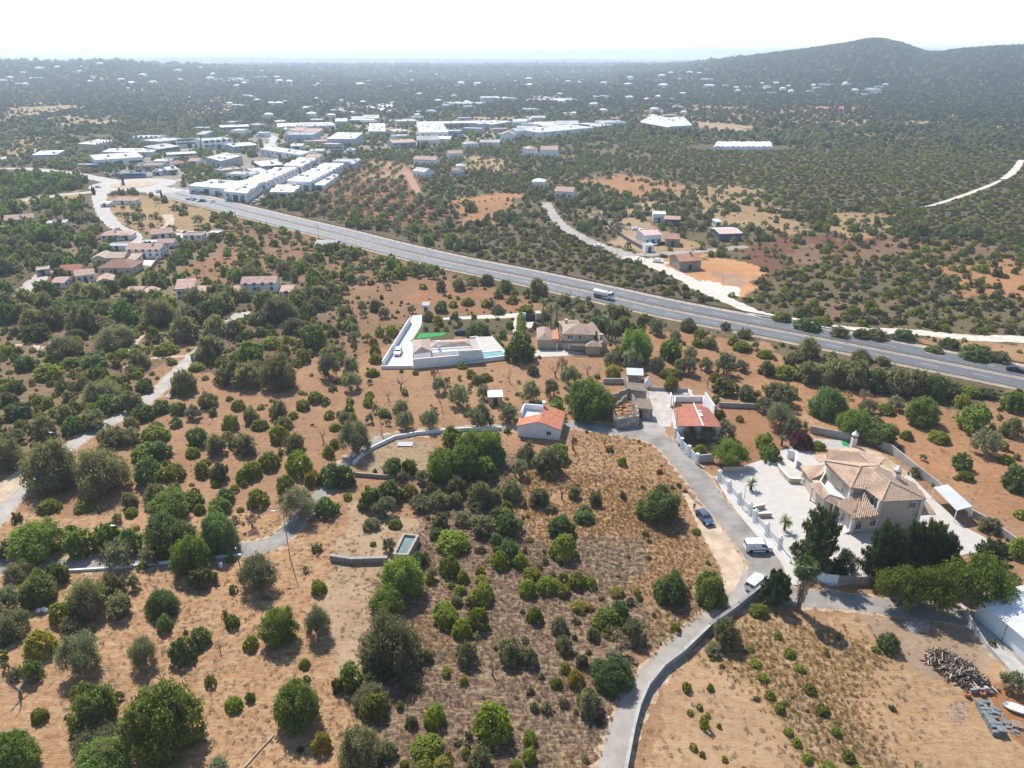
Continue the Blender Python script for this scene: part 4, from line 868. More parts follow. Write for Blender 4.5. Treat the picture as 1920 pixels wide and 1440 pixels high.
for (a_,c_) in (((1427,562),(1366,402)),((1142,577),(1427,562)),((1366,402),(1286,412))):
    p, q = V5(*a_,3.3), V5(*c_,3.3); d = (q-p).normalized(); nn = Vector((-d.y,d.x,0)); pb.obox((p+q)/2+Vector((0,0,.2)), (q-p)/2, nn*.14, Vector((0,0,.22)))
pb.build('parapet', WHITE2, wv)
fw = MB()
for (a_,c_,h_) in (((610,775),(1197,722),2.7),((222,778),(606,774),.9),((1199,724),(1763,660),1.15)):
    p, q = V5(*a_), V5(*c_); d = (q-p).normalized(); nn = Vector((-d.y,d.x,0)); fw.obox((p+q)/2+Vector((0,0,h_/2)), (q-p)/2, nn*.16, Vector((0,0,h_/2)))
fw.build('terrace_wall', WHITE, wv)
pf = MB(); vprism(pf, [V5(1205,716),V5(1755,652),V5(1560,425),V5(1340,430),V5(1180,640)], 0, .95); pf.build('terrace', PAV, wv)
wat = mat('pool_water', (.20,.36,.34), .08, .12, .6, .15, 3, spec=.5)
vprism(MB(), [V5(1165,592,1.05),V5(1672,562,1.05),V5(1742,622,1.05),V5(1205,690,1.05)], .9, 1.0).build('pool_water', wat, wv)
rim = MB(); R = [V5(1165,592,1.05),V5(1672,562,1.05),V5(1742,622,1.05)]
for i in range(2):
    d = (R[i+1]-R[i]).normalized(); nn = Vector((-d.y,d.x,0)); rim.obox((R[i]+R[i+1])/2, (R[i+1]-R[i])/2, nn*.18, Vector((0,0,.09)))
rim.build('pool_edge', WHITE2, wv)
for (x,y,w_,h_) in ((650,606,1.8,1.6),(765,598,1.6,1.6),(1165,545,1.8,1.4),(1265,530,2.4,1.4)):
    p = V5(x,y,1.0); add_window(wv, Vector((p.x,p.y-.3,.9)), (V5(1300,508)-V5(822,540)).normalized(), w_, h_)
p = V5(910,515,3.4); MB().box(-.3,.3,-.3,.3,0,1.6).box(-.4,.4,-.4,.4,1.601,1.75).build('chimney', WHITE, wv).location = p
keep_free([T5(240,745),T5(620,180),T5(1540,395),T5(1760,660)], 0)
EXC.append((T5(450,560).x, T5(450,560).y, 8)); EXC.append((T5(420,650).x, T5(420,650).y, 6))
sheet('driveway', [(680+245/6.4,570+750/6.4),(680+572/6.4,570+200/6.4),(680+600/6.4,570+135/6.4),(680+715/6.4,570+135/6.4),(680+705/6.4,570+250/6.4),(680+600/6.4,570+430/6.4),(680+600/6.4,570+640/6.4),(680+608/6.4,570+768/6.4)], DRIVE, .05, 'white concrete drive beside the pool villa')
sheet('lawn', [(680+640/6.4,570+420/6.4),(680+690/6.4,570+355/6.4),(680+1020/6.4,570+345/6.4),(680+960/6.4,570+380/6.4)], mat('bright_turf', (0.028,0.256,0.068),.9,.1,1.5), .06, 'bright green lawn behind the pool villa')
sheet('lawn', [(680+560/6.4,570+450/6.4),(680+610/6.4,570+410/6.4),(680+715/6.4,570+240/6.4),(680+725/6.4,570+260/6.4),(680+600/6.4,570+450/6.4)], mat('grass_edge', (0.072,0.168,0.032),.9,.2,1.5), .058, 'narrow grass strip along the white drive')
sheet('path', [(680+960/6.4,570+165/6.4),(680+1880/6.4,570+110/6.4),(680+1890/6.4,570+165/6.4),(680+1400/6.4,570+180/6.4),(680+970/6.4,570+190/6.4)], WDIRT, .05, 'pale path behind the pool villa garden')
sheet('path', [(680+1815/6.4,570+170/6.4),(680+1880/6.4,570+170/6.4),(680+1860/6.4,570+350/6.4),(680+1800/6.4,570+345/6.4)], WDIRT, .056, 'pale path between the two villas')
walls('white wall along the pool villa drive', [(680+240/6.4,570+765/6.4),(680+575/6.4,570+225/6.4)], 1.9, WHITE, .25)
house('small white transformer cabin by the villa gate', T5(728,110), T5(792,110), 2.2, 2.6, 'shed', LROOF, WHITE, 0, name='cabin', cat='cabin', rh=.2, dm=(.8,1.9))
cpn = walls('dark carport wall beside the drive entrance', [(680+712/6.4,570+200/6.4),(680+825/6.4,570+195/6.4)], 1.1, DARKCL, .2)
# ---------- cream villa
cv = empty('cream_villa', T6(305,600)); tag(cv, 'cream two storey villa with pale hipped roofs and timber pergola', 'villa'); o6 = cv.location.copy()
def V6(x,y,z=0.0): return T6(x,y,z) - o6
b = MB()
def front(x0,y0,x1,y1,z,depth): 
    p, q = V6(x0,y0,z), V6(x1,y1,z); d = (q-p); d.z = 0; d.normalize(); nn = Vector((-d.y,d.x,0)); p.z = q.z = 0; return [p, q, q+nn*depth, p+nn*depth]
f1 = front(305,600,560,602,0,9); f2 = front(617,420,985,432,4.7,7.5); f3 = front(890,672,1060,670,0,4.2); f4 = front(1062,640,1140,636,0,15); f5 = front(622,345,830,330,3.9,5)
for f, h_ in ((f1,2.7),(f2,4.7),(f3,2.4),(f4,2.7),(f5,4.0)): b.prism(f, 0, h_)
f6 = [f1[1]+Vector((0,.8,0)), Vector((f2[1].x,f1[1].y+.9,0)), f2[1]+Vector((0,1,0)), f2[0]+Vector((-1,1,0))]; b.prism(f6, 0, 2.4)
b.build('wall', CREAM, cv)
def hipb(f, z, rh, ov=.4):
    c = sum(f, Vector())/4; f = [p + (p-c).normalized()*ov*1.3 for p in f]; f = [Vector((p.x,p.y,z)) for p in f]; L1, L2 = (f[1]-f[0]).length, (f[2]-f[1]).length
    if L1 >= L2: s = .5*L2/L1; r1 = (f[0]+f[3])/2*(1-s)+(f[1]+f[2])/2*s; r2 = (f[0]+f[3])/2*s+(f[1]+f[2])/2*(1-s); r1.z=r2.z=z+rh; return [[f[0],f[1],r2,r1],[f[1],f[2],r2],[f[2],f[3],r1,r2],[f[3],f[0],r1]]
    s = .5*L1/L2; r1 = (f[0]+f[1])/2*(1-s)+(f[2]+f[3])/2*s; r2 = (f[0]+f[1])/2*s+(f[2]+f[3])/2*(1-s); r1.z=r2.z=z+rh; return [[f[0],f[1],r1],[f[1],f[2],r2,r1],[f[2],f[3],r2],[f[3],f[0],r1,r2]]
rb = MB(); g1 = [f1[0], f1[0]*.32+f1[1]*.68, f1[3]*.32+f1[2]*.68, f1[3]]
for f, z, rh in ((g1,2.75,1.3),(f2,4.75,1.7),(f3,2.45,1.2),(f4,2.75,1.0),(f5,4.05,.9)):
    for p in hipb(f, z, rh): rb.slab(p, .13)
SANDP = tilemat('dusty_tiles', (0.4,0.296,0.224), (0.336,0.216,0.16)); rr_ = rb.build('roof', SANDP, cv)
pr = MB(); yb = f2[0].y+.2; pr.slab([Vector((f2[0].x-2.5,f1[1].y-.9,2.2)), Vector((f4[0].x+.5,f1[1].y-.9,2.2)), Vector((f2[1].x+1.5,yb,3.0)), Vector((f2[0].x,yb,3.0))], .13); pr.build('porch_roof', BROWNT, cv)
tr = MB(); tr.prism([f1[0]*.3+f1[1]*.7, f1[1], f1[2], f1[3]*.3+f1[2]*.7], 2.702, 2.9); tr.build('roof_terrace', mat('terracotta', (0.44,0.192,0.096),.85,.1,2), cv)
for k in range(3):
    p = f1[1] + Vector((-.6+k*3.4,-.6,0)); MB().box(-.14,.14,-.14,.14,0,2.1).build('porch_column', WHITE2, cv).location = p
for (u,w_) in ((.18,.7),(.27,.7),(.55,.8)): add_window(cv, f2[0]*(1-u)+f2[1]*u+Vector((0,-.01,3.2)), (f2[1]-f2[0]).normalized(), w_, 1.1)
for u in (.88,): add_window(cv, f1[0]*(1-u)+f1[1]*u+Vector((0,-.01,1.0)), (f1[1]-f1[0]).normalized(), .8, 1.1)
for k in range(2): add_door(cv, f6[0]*(1-.35-.25*k)+f6[1]*(.35+.25*k)+Vector((0,-.02,0)), (f6[1]-f6[0]).normalized(), 1.6, 2.2)
for (x,y,z) in ((650,300,4.4),(1068,478,3.2)): p = V6(x,y,z); MB().box(-.4,.4,-.4,.4,-.6,1.2).box(-.5,.5,-.5,.5,1.201,1.35).build('chimney', CREAM, rr_).location = p
keep_free([p+o6 for p in f1+f2+f4], 1.5)
pg = empty('pergola', T6(720,662)); tag(pg, 'timber pergola in front of the cream villa porch', 'pergola'); a_ = Vector((0,0,0)); c_ = T6(912,668)-pg.location; d = c_.normalized(); nn = Vector((-d.y,d.x,0)); L_ = c_.length; WOOD = mat('weathered_wood',(.33,.25,.17),.85,.2,3)
for u in (0, 1):
    for v in (0, 2.6): MB().box(-.08,.08,-.08,.08,0,2.4).build('post', WOOD, pg).location = d*L_*u + nn*v
for v in (0, 2.6): MB().obox(d*L_/2+nn*v+Vector((0,0,2.47)), d*(L_/2+.3), nn*.05, Vector((0,0,.07))).build('beam', WOOD, pg)
for k in range(11): MB().obox(d*L_*k/10+nn*1.3+Vector((0,0,2.6)), d*.06, nn*1.7, Vector((0,0,.055))).build('slat', WOOD, pg)
sheet('terrace', [(960+230/6.4,560+640/6.4),(960+330/6.4,560+620/6.4),(960+560/6.4,560+610/6.4),(960+900/6.4,560+660/6.4),(960+620/6.4,560+690/6.4),(960+300/6.4,560+705/6.4)], PAV, .05, 'pale terrace in front of the cream villa')
sheet('lawn', [(960+300/6.4,560+370/6.4),(960+450/6.4,560+345/6.4),(960+470/6.4,560+400/6.4),(960+330/6.4,560+400/6.4)], MATS['grass_edge'], .05, 'small lawn beside the cream villa')
sheet('driveway', [(960+155/6.4,560+280/6.4),(960+285/6.4,560+275/6.4),(960+250/6.4,560+355/6.4),(960+150/6.4,560+350/6.4)], PAV, .052, 'pale drive behind the cream villa gate')
walls('white garage wall at the cream villa entrance', [(960+130/6.4,560+255/6.4),(960+165/6.4,560+262/6.4)], 2.4, WHITE, .4); gw = walls('dark entrance gate of the cream villa', [(960+168/6.4,560+262/6.4),(960+278/6.4,560+258/6.4)], 2.0, DARKFR, .12, name='entrance_gate', cat='gate', part='gate_leaf'); walls('cream gate house wall at the villa entrance', [(960+280/6.4,560+258/6.4),(960+345/6.4,560+255/6.4)], 2.6, CREAM, 2.5, name='gate_house')
# ---------- red roofed white house by the lane
rh_ = empty('red_roof_house', T7(1080,755)); tag(rh_, 'white house with red tiled gable roof behind three olive trees', 'house'); o7 = rh_.location.copy()
def V7(x,y,z=0.0): return T7(x,y,z) - o7
A_, B_, R0, R1, C_, D_ = V7(1038,548,3.0),V7(1462,545,3.0),V7(1285,490,4.6),V7(1400,760,4.6),V7(1085,760,3.0),V7(1640,775,3.0)
MB().prism(ccw([Vector((p.x,p.y,0))*.985 for p in (A_,B_,D_,C_)]), 0, 2.95).build('wall', WHITE, rh_)
m7 = MB().slab(fix([A_,C_,R1,R0]), .13).slab(fix([B_,D_,R1,R0]), .13); m7.add([A_,B_,R0,C_,D_,R1],[(0,1,2),(3,5,4)]); r7 = m7.build('roof', REDT, rh_)
MB().tube([R0+Vector((0,0,.08)),R1+Vector((0,0,.08))], .14, 6).build('ridge_cap', WHITE2, r7)
for (x,y) in ((1352,600),(1362,632),(1375,655)): MB().box(-.3,.3,-.25,.25,-.4,.5).build('roof_vent', WHITE2, r7).location = V7(x,y,4.2)
for a_, b_, h_ in ((V7(1460,545,0),V7(1580,720,0),3.7),(V7(1050,515,0),V7(1062,560,0),3.0)):
    d = (b_-a_).normalized(); nn = Vector((-d.y,d.x,0)); MB().obox((a_+b_)/2+Vector((-.9,0.9,h_/2)), (b_-a_)/2, nn*.12, Vector((0,0,h_/2))).build('parapet', WHITE2, rh_)
for k in range(3): p = V7(1035+12*k,640+35*k,1.2); add_window(rh_, Vector((p.x,p.y,1.0)), (C_-A_).normalized()*1, .9, 1.1)
keep_free([p+o7 for p in (A_,B_,C_,D_)], 1)
walls('white parapet wall round the patio behind the red roofed house', [(1100+1046/6.4,680+545/6.4),(1100+1055/6.4,680+470/6.4),(1100+1395/6.4,680+468/6.4),(1100+1400/6.4,680+520/6.4)], 1.5, WHITE, .3)
sheet('patio', [(1100+1060/6.4,680+540/6.4),(1100+1065/6.4,680+475/6.4),(1100+1390/6.4,680+473/6.4),(1100+1400/6.4,680+530/6.4)], mat('red_patio', (0.36,0.16,0.12),.85,.1,1), .05, 'red paved patio behind the red roofed house')
walls('white side wall of the yard by the red roofed house', [(1100+1215/6.4,680+350/6.4),(1100+1275/6.4,680+435/6.4)], .8, WHITE, .25); walls('low white wall at the back of the worn yard', [(1100+760/6.4,680+330/6.4),(1100+970/6.4,680+335/6.4),(1100+1215/6.4,680+348/6.4)], .9, PALECONC, .25)
walls('grey garden wall behind the red earth plot', [(1347,763),(1417,766),(1430,775)], 1.2, PALECONC, .25)
f7 = empty('garden_fence', T7(1065,900)); tag(f7, 'white panel fence with pillars beside the lane bend', 'fence'); Q = [T7(1065,900)-f7.location, T7(1135,1025)-f7.location, T7(1222,1118)-f7.location, T7(1318,1215)-f7.location]
for i, p in enumerate(Q): o = MB().box(-.24,.24,-.24,.24,0,2.3).box(-.3,.3,-.3,.3,2.301,2.4).build('pillar', WHITE2, f7); o.location = p; o.rotation_euler.z = .8
for i in range(3):
    d = (Q[i+1]-Q[i]).normalized(); nn = Vector((-d.y,d.x,0)); a_, b_ = Q[i]+d*.27, Q[i+1]-d*.27; MB().obox((a_+b_)/2+Vector((0,0,.95)), (b_-a_)/2, nn*.06, Vector((0,0,.95))).build('fence_panel', RAILM, f7)
walls('grey garden wall facing the driveway opening', [(1100+1335/6.4,680+1195/6.4),(1100+1520/6.4,680+1185/6.4)], 1.7, GREYW, .25)
# ---------- small white house with orange roof
sh = empty('white_house', TB(992,1014)); tag(sh, 'small white house with orange tiled gable roof beside the old lane', 'house'); o9 = sh.location.copy()
def V9(x,y,z=0.0): return TB(x,y,z) - o9
p0, p1 = Vector((0,0,0)), V9(1225,1036); d = (p1-p0).normalized(); nn = Vector((-d.y,d.x,0)); L_ = p1.length; dep = 8.0
MB().prism([p0,p1,p1+nn*dep,p0+nn*dep], 0, 2.6).add([p0+Vector((0,0,2.6)),p1+Vector((0,0,2.6)),(p0+p1)/2+Vector((0,0,4.0)),p0+nn*dep+Vector((0,0,2.6)),p1+nn*dep+Vector((0,0,2.6)),(p0+p1)/2+nn*dep+Vector((0,0,4.0))],[(0,1,2),(3,5,4)]).build('wall', WHITE, sh)
mid_ = (p0+p1)/2; e = .3; k_ = 1.4*e/(L_/2)
a1, a2, a3, a4 = mid_-nn*e+Vector((0,0,4.13)), mid_+nn*(dep+e)+Vector((0,0,4.13)), p1+d*e-nn*e+Vector((0,0,2.73-k_)), p1+d*e+nn*(dep+e)+Vector((0,0,2.73-k_))
b3, b4, b5 = p0-d*e-nn*e+Vector((0,0,2.73-k_)), p0-d*e+nn*(dep*.45)+Vector((0,0,2.73-k_)), mid_+nn*(dep*.45)+Vector((0,0,4.13))
r9 = MB().slab(fix([a1,a3,a4,a2])).slab(fix([b3,a1,b5,b4])).build('roof', tilemat('fresh_tiles', (0.442,0.145,0.0723),(.60,.23,.12)), sh)
tb = MB()
for (a_,b_) in ((p0+nn*dep*.47, p0+nn*dep),(p0+nn*dep+d*.1, mid_+nn*dep)): 
    dd = (b_-a_).normalized(); n2 = Vector((-dd.y,dd.x,0)); tb.obox((a_+b_)/2+Vector((0,0,3.3)), (b_-a_)/2, n2*.12, Vector((0,0,.7)))
tb.build('parapet', WHITE2, sh); MB().box(-.3,.3,-.3,.3,0,1.5).box(-.38,.38,-.38,.38,1.501,1.62).build('chimney', WHITE2, r9).location = mid_+nn*(dep*.9)+Vector((0,0,3.7))
add_window(sh, d*L_*.75+Vector((0,0,1.0))-nn*.01, d, .9, .9); keep_free([o9, o9+p1, o9+p1+nn*dep], 1)
house('tiny square hut with white roof among the olive trees', TB(830,842), TB(905,840), 3.0, 2.2, 'shed', WROOF, mat('hut_wood',(.45,.36,.26),.9,.12,2), 0, name='hut', cat='hut', rh=.15, ov=.25, dm=(.8,1.8))
# ---------- ruined farmhouse
ru = empty('ruined_farmhouse', T7(345,778)); tag(ru, 'roofless stone ruin with rubble inside and weathered tile roofs beside it', 'ruin'); oR = ru.location.copy()
def VR(x,y,z=0.0): return T7(x,y,z) - oR
def rough_wall(a, b, h0, h1, th=.5, m=None, name='stone_wall'):
    d = (b-a); L_ = d.length; d.normalize(); nn = Vector((-d.y,d.x,0)); n_ = max(3, int(L_/.55)); bb = MB(); top = [h0+(h1-h0)*i/n_ + random.uniform(-.28,.28) for i in range(n_+1)]
    V = []; F = []
    for i in range(n_+1):
        p = a + d*L_*i/n_; j = random.uniform(-.05,.05)
        V += [p-nn*(th/2+j), p-nn*(th/2+j*.3)+Vector((0,0,top[i]*.5)), p-nn*(th/2-.03)+Vector((0,0,top[i])), p+nn*(th/2-.03)+Vector((0,0,top[i]+random.uniform(-.1,.1))), p+nn*(th/2)]
    for i in range(n_):
        for k in range(4): F.append((5*i+k, 5*i+k+1, 5*i+5+k+1, 5*i+5+k)[::-1])
    F += [(0,1,2,3,4), tuple(5*n_+k for k in (4,3,2,1,0))]; bb.add(V, F); return bb.build(name, m or STONE, ru)
OLDW = mat('old_limewash', (0.368,0.32,0.264), .95, .28, 1.2, .5, 6)
rough_wall(VR(345,778), VR(618,748), 2.2, 2.3, m=OLDW); rough_wall(VR(335,775), VR(300,600), 2.1, 2.4); rough_wall(VR(612,745), VR(545,520), 2.5, 3.0); rough_wall(VR(300,600), VR(470,480), 1.0, 2.2); rough_wall(VR(270,470), VR(480,420), 1.6, 2.4); rough_wall(VR(490,430), VR(465,250), 2.8, 3.2)
rub = MB()
for k in range(150):
    u, v = random.random(), random.random(); p = (VR(360,745)*(1-u)+VR(590,715)*u)*(1-v) + (VR(330,560)*(1-u)+VR(520,500)*u)*v; s = random.uniform(.15,.5)
    rub.obox(p+Vector((0,0,.35*random.random()+.5*v)), Vector((s,random.uniform(-.2,.2),0)), Vector((random.uniform(-.2,.2),s*.7,0)), Vector((0,random.uniform(-.1,.1),s*.5)))
tag(rub.build('rubble', mat('orange_rubble', (0.368,0.2,0.104),.95,.25,1.5), ru), kind='stuff')
for k in range(7):
    u = k/6; a_ = VR(330,690,2.2)*(1-u*.5)+VR(300,600,2.2)*u*.5; b_ = VR(600,650,2.3)*(1-u*.5)+VR(560,560,2.5)*u*.5; MB().tube([a_, b_], .09, 5).build('roof_beam', WOOD, ru)
RT = tilemat('lichen_tiles', (0.281,0.212,0.153), (0.221,0.178,0.136))
def small_block(F_, hf, hb, label, m, rm):
    w_ = MB().prism(ccw([Vector((p.x,p.y,0)) for p in F_]), 0, min(hf,hb)-.1).build('wall', m, ru); q = [Vector((p.x,p.y,h)) for p,h in zip(F_, (hf,hf,hb,hb))]; c = sum(q,Vector())/4; q = [c+(p-c)*1.06 for p in q]; MB().slab(fix(q), .16).build('roof', rm, ru); return w_
small_block([VR(590,540,2.5),VR(792,558,2.5),VR(752,432,3.4),VR(546,432,3.4)], 2.5, 3.4, '', OLDW, RT); small_block([VR(525,320,2.5),VR(720,345,2.5),VR(690,252,3.3),VR(470,232,3.3)], 2.5, 3.3, '', OLDW, RT)
a_, b_ = VR(590,540,2.5), VR(792,558,2.5); a_.z = b_.z = 0; dd = (b_-a_).normalized(); add_door(ru, a_*.75+b_*.25+Vector((dd.y,-dd.x,0))*.02, dd, 1.0, 1.9); keep_free([oR, oR+VR(618,748), oR+VR(752,432), oR+VR(470,232), oR+VR(270,470)], 0)
house('white roofed shed behind the stone ruin', T7(490,232), T7(660,240), 3.0, 2.0, 'shed', WROOF, OLDW, 0, name='shed', cat='shed', rh=.3, door=False)
ov_ = MB().lathe([(.9,0),(.9,1.3),(.8,1.8),(.5,2.3),(.2,2.6),(.18,3.0)], (0,0,0), 12).build('bread_oven', WHITE2, None, True); ov_.location = T7(728,300); tag(ov_, 'white domed bread oven beside the ruin', 'oven')
walls('pale stone wall behind the ruin and big green tree', [(1100+200/6.4,680+250/6.4),(1100+440/6.4,680+252/6.4)], 1.4, PALECONC, .4)
# ---------- lane walls, tank
LWP = [(1425,1112),(1385,1143),(1331,1182),(1283,1228),(1245,1256),(1215,1293),(1199,1330),(1188,1372),(1174,1445),(1160,1530)]
walls('grey retaining wall curving along the narrow lane', LWP, [1.5,1.3,1.1,1.1,1.0,1.0,1.0,1.0,1.0,1.0], CONC, .3, PALECONC, name='retaining_wall')
walls('low whitewashed wall on the bend of the old lane', [(663,872),(678,857),(700,842),(740,823),(783,815),(827,811),(867,808),(940,806)], .8, WHITE, .3)
walls('low white lane wall under the roadside trees', [(118,1073),(200,1068),(300,1058),(350,1052),(430,1045),(452,1043)], .45, WHITE, .3)
walls('dry stone wall with pale cap beside the water tank', [(620,1050),(660,1056),(727,1054)], 1.0, STONE, .5, CONC)
walls('ivy grown low wall in the garden clearing', [(665,892),(740,898)], .8, STONE, .4)
tk = empty('water_tank', TE(288,278)); tag(tk, 'square stone water tank full of green water', 'water tank'); q0 = [TE(288,236,1.5), TE(376,242,1.5), TE(438,126,1.5), TE(346,117,1.5)]; q0 = [Vector((p.x,p.y,0))-tk.location for p in q0]; q0 = [Vector((p.x,p.y,0)) for p in q0]
qi = inset(ccw(q0), .42); q0 = ccw(q0)
for i in range(4):
    j = (i+1)%4; MB().prism([q0[i],q0[j],qi[j],qi[i]], 0, 1.5-.004*i).build('tank_wall', mat('tank_stone', (0.336,0.296,0.248),.95,.2,2,.5,7), tk)
MB().prism(qi, .05, 1.1).build('water', mat('green_water',(.16,.22,.20),.05,.15,.8,.05,4,spec=.5), tk); keep_free([tk.location+p for p in q0], .5)
# ---------- village houses on the left
VG = 'village houses among the trees'
V_ = lambda lb,A,B,dp,h,*a, **k: house(lb,A,B,dp*.9,h*.64,*a, group=VG, **k)
V_('white house with pink hipped roof at the upper lane bend', TV(625,292), TV(815,285), 9, 3.4, 'hip', PINKT, wins=3, chim=True)
V_('pink roofed annex house right beside the upper bend', TV(825,285), TV(950,280), 8, 3.0, 'hip', PINKT, wins=2)
V_('long house with pink roof behind the round dark tree', TV(1165,285), TV(1390,262), 8, 4.0, 'gable', PINKT, wins=3)
V_('white flat box house right of the long pink roof', TV(1490,290), TV(1690,288), 7, 3.4, 'flat', BROWNT, wins=3)
V_('white garage with flat canopy at the village end', TV(1755,250), TV(1870,250), 6, 2.4, 'flat', WROOF, wins=0, name='garage', cat='garage')
V_('small pink roofed house in front of white forecourt', TV(1225,368), TV(1395,364), 6, 3.4, 'gable', PINKT, wins=2)
V_('low white outbuilding beside the small pink house', TV(1060,350), TV(1220,345), 5, 2.4, 'flat', WROOF, wins=2)
V_('flat roofed dark garage below the village lane', TV(680,402), TV(900,400), 7, 3.0, 'flat', GROOF, WHITE, wins=2)
V_('long white two storey house with pink gable roof', TV(900,478), TV(1255,478), 9, 5.4, 'gable', PINKT, wins=5, storeys=2, chim=True)
V_('cream house with twin sand coloured gables, left part', TV(530,560), TV(690,555), 9, 4.6, 'gabley', SANDT, CREAM, wins=3)
V_('cream house with sand coloured roof, right part', TV(698,552), TV(870,548), 9, 4.6, 'gable', SANDT, CREAM, wins=3)
V_('yellow house with red brown hipped roof', TV(600,655), TV(955,655), 10, 4.2, 'hip', BROWNT, CREAM, wins=4, rh=2.4)
V_('small cream annex with sandy roof beside pool terrace', TV(880,545), TV(990,545), 7, 3, 'shed', SANDT, CREAM, wins=1)
V_('long low house with faded red roof in the trees', TV(180,670), TV(400,660), 8, 3, 'gable', REDT, WHITE, wins=3)
V_('white house with pink gable and tall white end wall', TV(365,745), TV(560,722), 8, 4.4, 'gable', PINKT, wins=3)
V_('pink roofed white house at the lower village edge', TV(590,785), TV(750,770), 8, 3.2, 'gabley', PINKT, wins=2)
V_('white and red house half hidden behind dark tree', TV(105,795), TV(240,795), 8, 3.2, 'gable', PINKT, wins=2)
V_('low pink roofed house at front of the village', TV(885,900), TV(1040,900), 8, 3, 'gable', PINKT, wins=2)
V_('white gabled house with pink roof at village front', TV(1045,940), TV(1205,930), 8, 3.4, 'gabley', PINKT, wins=2)
V_('white house with single pitched pink roof', TV(1425,892), TV(1610,880), 7, 4.6, 'shed', PINKT, wins=3, rh=1.4)
V_('low white annex with pink roof next to single pitch house', TV(1620,895), TV(1790,890), 6, 2.8, 'shed', PINKT, wins=2, rh=.6)
V_('white house with stepped pink roof nearest the orchards', TA(1365,210), TA(1555,205), 8, 5.2, 'gable', PINKT, wins=4, storeys=2)
V_('low pink roofed wing of the stepped house', TA(1305,235), TA(1365,225), 7, 3.0, 'gable', PINKT, wins=1); V_('small pink roofed wing with white end wall', TA(1580,232), TA(1645,230), 6, 2.8, 'shed', PINKT, wins=1, rh=.6)
V_('ochre walled house cut by the left edge', TV(-60,665), TV(80,650), 6, 3, 'flat', SANDT, CREAM, wins=2)
V_('red roofed farmhouse at the left edge near pines', TU(30,1085), TU(190,1075), 9, 3.4, 'gable', PINKT, wins=3); V_('white flat house among trees below the lane', TU(265,1105), TU(375,1098), 8, 3.2, 'flat', GROOF, wins=3); V_('white cottage cut by the left edge below scrapyard', TU(-30,1135), TU(50,1128), 6, 3, 'flat', WROOF, wins=1)
V_('pink roofed bungalow just below the roundabout', TU(625,970), TU(755,972), 8, 3.2, 'hip', PINKT, wins=3); V_('white roofed shed by the lane under roundabout', TU(568,985), TU(612,985), 5, 2.6, 'shed', WROOF, wins=0)
V_('pale tin roofed shed beside the motorway', TU(1775,1218), TU(1885,1222), 7, 2.6, 'gable', LROOF, STONE, wins=2)
sheet('pool_terrace', [(80+1010/5.647,400+500/5.647),(80+1120/5.647,400+490/5.647),(80+1222/5.647,400+495/5.647),(80+1180/5.647,400+560/5.647),(80+1020/5.647,400+545/5.647)], DRIVE, .06, 'white terrace with a small pool in the village')
sheet('forecourt', [(80+1390/5.647,400+210/5.647),(80+1490/5.647,400+215/5.647),(80+1480/5.647,400+265/5.647),(80+1385/5.647,400+260/5.647)], DRIVE, .06, 'white forecourt between village houses'); sheet('forecourt', [(80+1370/5.647,400+170/5.647),(80+1760/5.647,400+205/5.647),(80+1730/5.647,400+245/5.647),(80+1690,400+210/5.647) if 0 else (80+1690/5.647,400+235/5.647),(80+1500/5.647,400+205/5.647)], LIGHTROAD, .055, 'grey yard behind the village houses')
walls('white wall beside the village pool terrace', [(80+1230/5.647,400+500/5.647),(80+1140/5.647,400+620/5.647)], 1.6, STONE, .3)
# ---------- farm compound north of the motorway
NG = 'farm buildings north of the motorway'; N_h = lambda *a, **k: house(*a, group=NG, **k)
N_h('white shed with pale pink roof in the farm yard', TN(860,362), TN(1000,352), 9, 4.0, 'gable', tilemat('blush_sheet',(.66,.42,.38),(.70,.47,.43),1.2), WHITE, wins=3, rh=.9)
N_h('open lean-to with brown roof beside the pink shed', TN(1040,372), TN(1160,375), 8, 3, 'shed', BROWNT, STONE, wins=0, rh=.5)
N_h('flat white house at the top of the farm', TN(930,165), TN(1040,168), 8, 3.6, 'flat', WROOF, wins=2); N_h('pink roofed wing beside the flat white house', TN(1030,195), TN(1160,200), 8, 3, 'gable', PINKT, DARKCL, wins=2, rh=.8)
N_h('open barn with wide pink sheet roof', TN(1500,330), TN(1690,325), 12, 3.2, 'gable', MATS['blush_sheet'], DARKCL, wins=0, rh=.7, door=False)
N_h('dark walled barn with orange tiled roof', TN(1160,585), TN(1340,572), 9, 3.6, 'gable', ORANGET, STONE, wins=0, rh=1.6, chim=True)
N_h('white container office by the gravel yard', TN(868,425), TN(940,422), 4, 2.6, 'flat', WROOF, wins=0, name='container', cat='container'); N_h('tiny white roofed hut on the dark red plot', TN(1468,210), TN(1515,208), 4, 2.4, 'shed', WROOF, wins=0)
walls('dark boundary wall round the long farm plot', [(1020+470/4.571,380+100/4.571),(1020+560/4.571,380+215/4.571),(1020+700/4.571,380+320/4.571),(1020+860/4.571,380+410/4.571)], 1.5, DARKCL, .3)
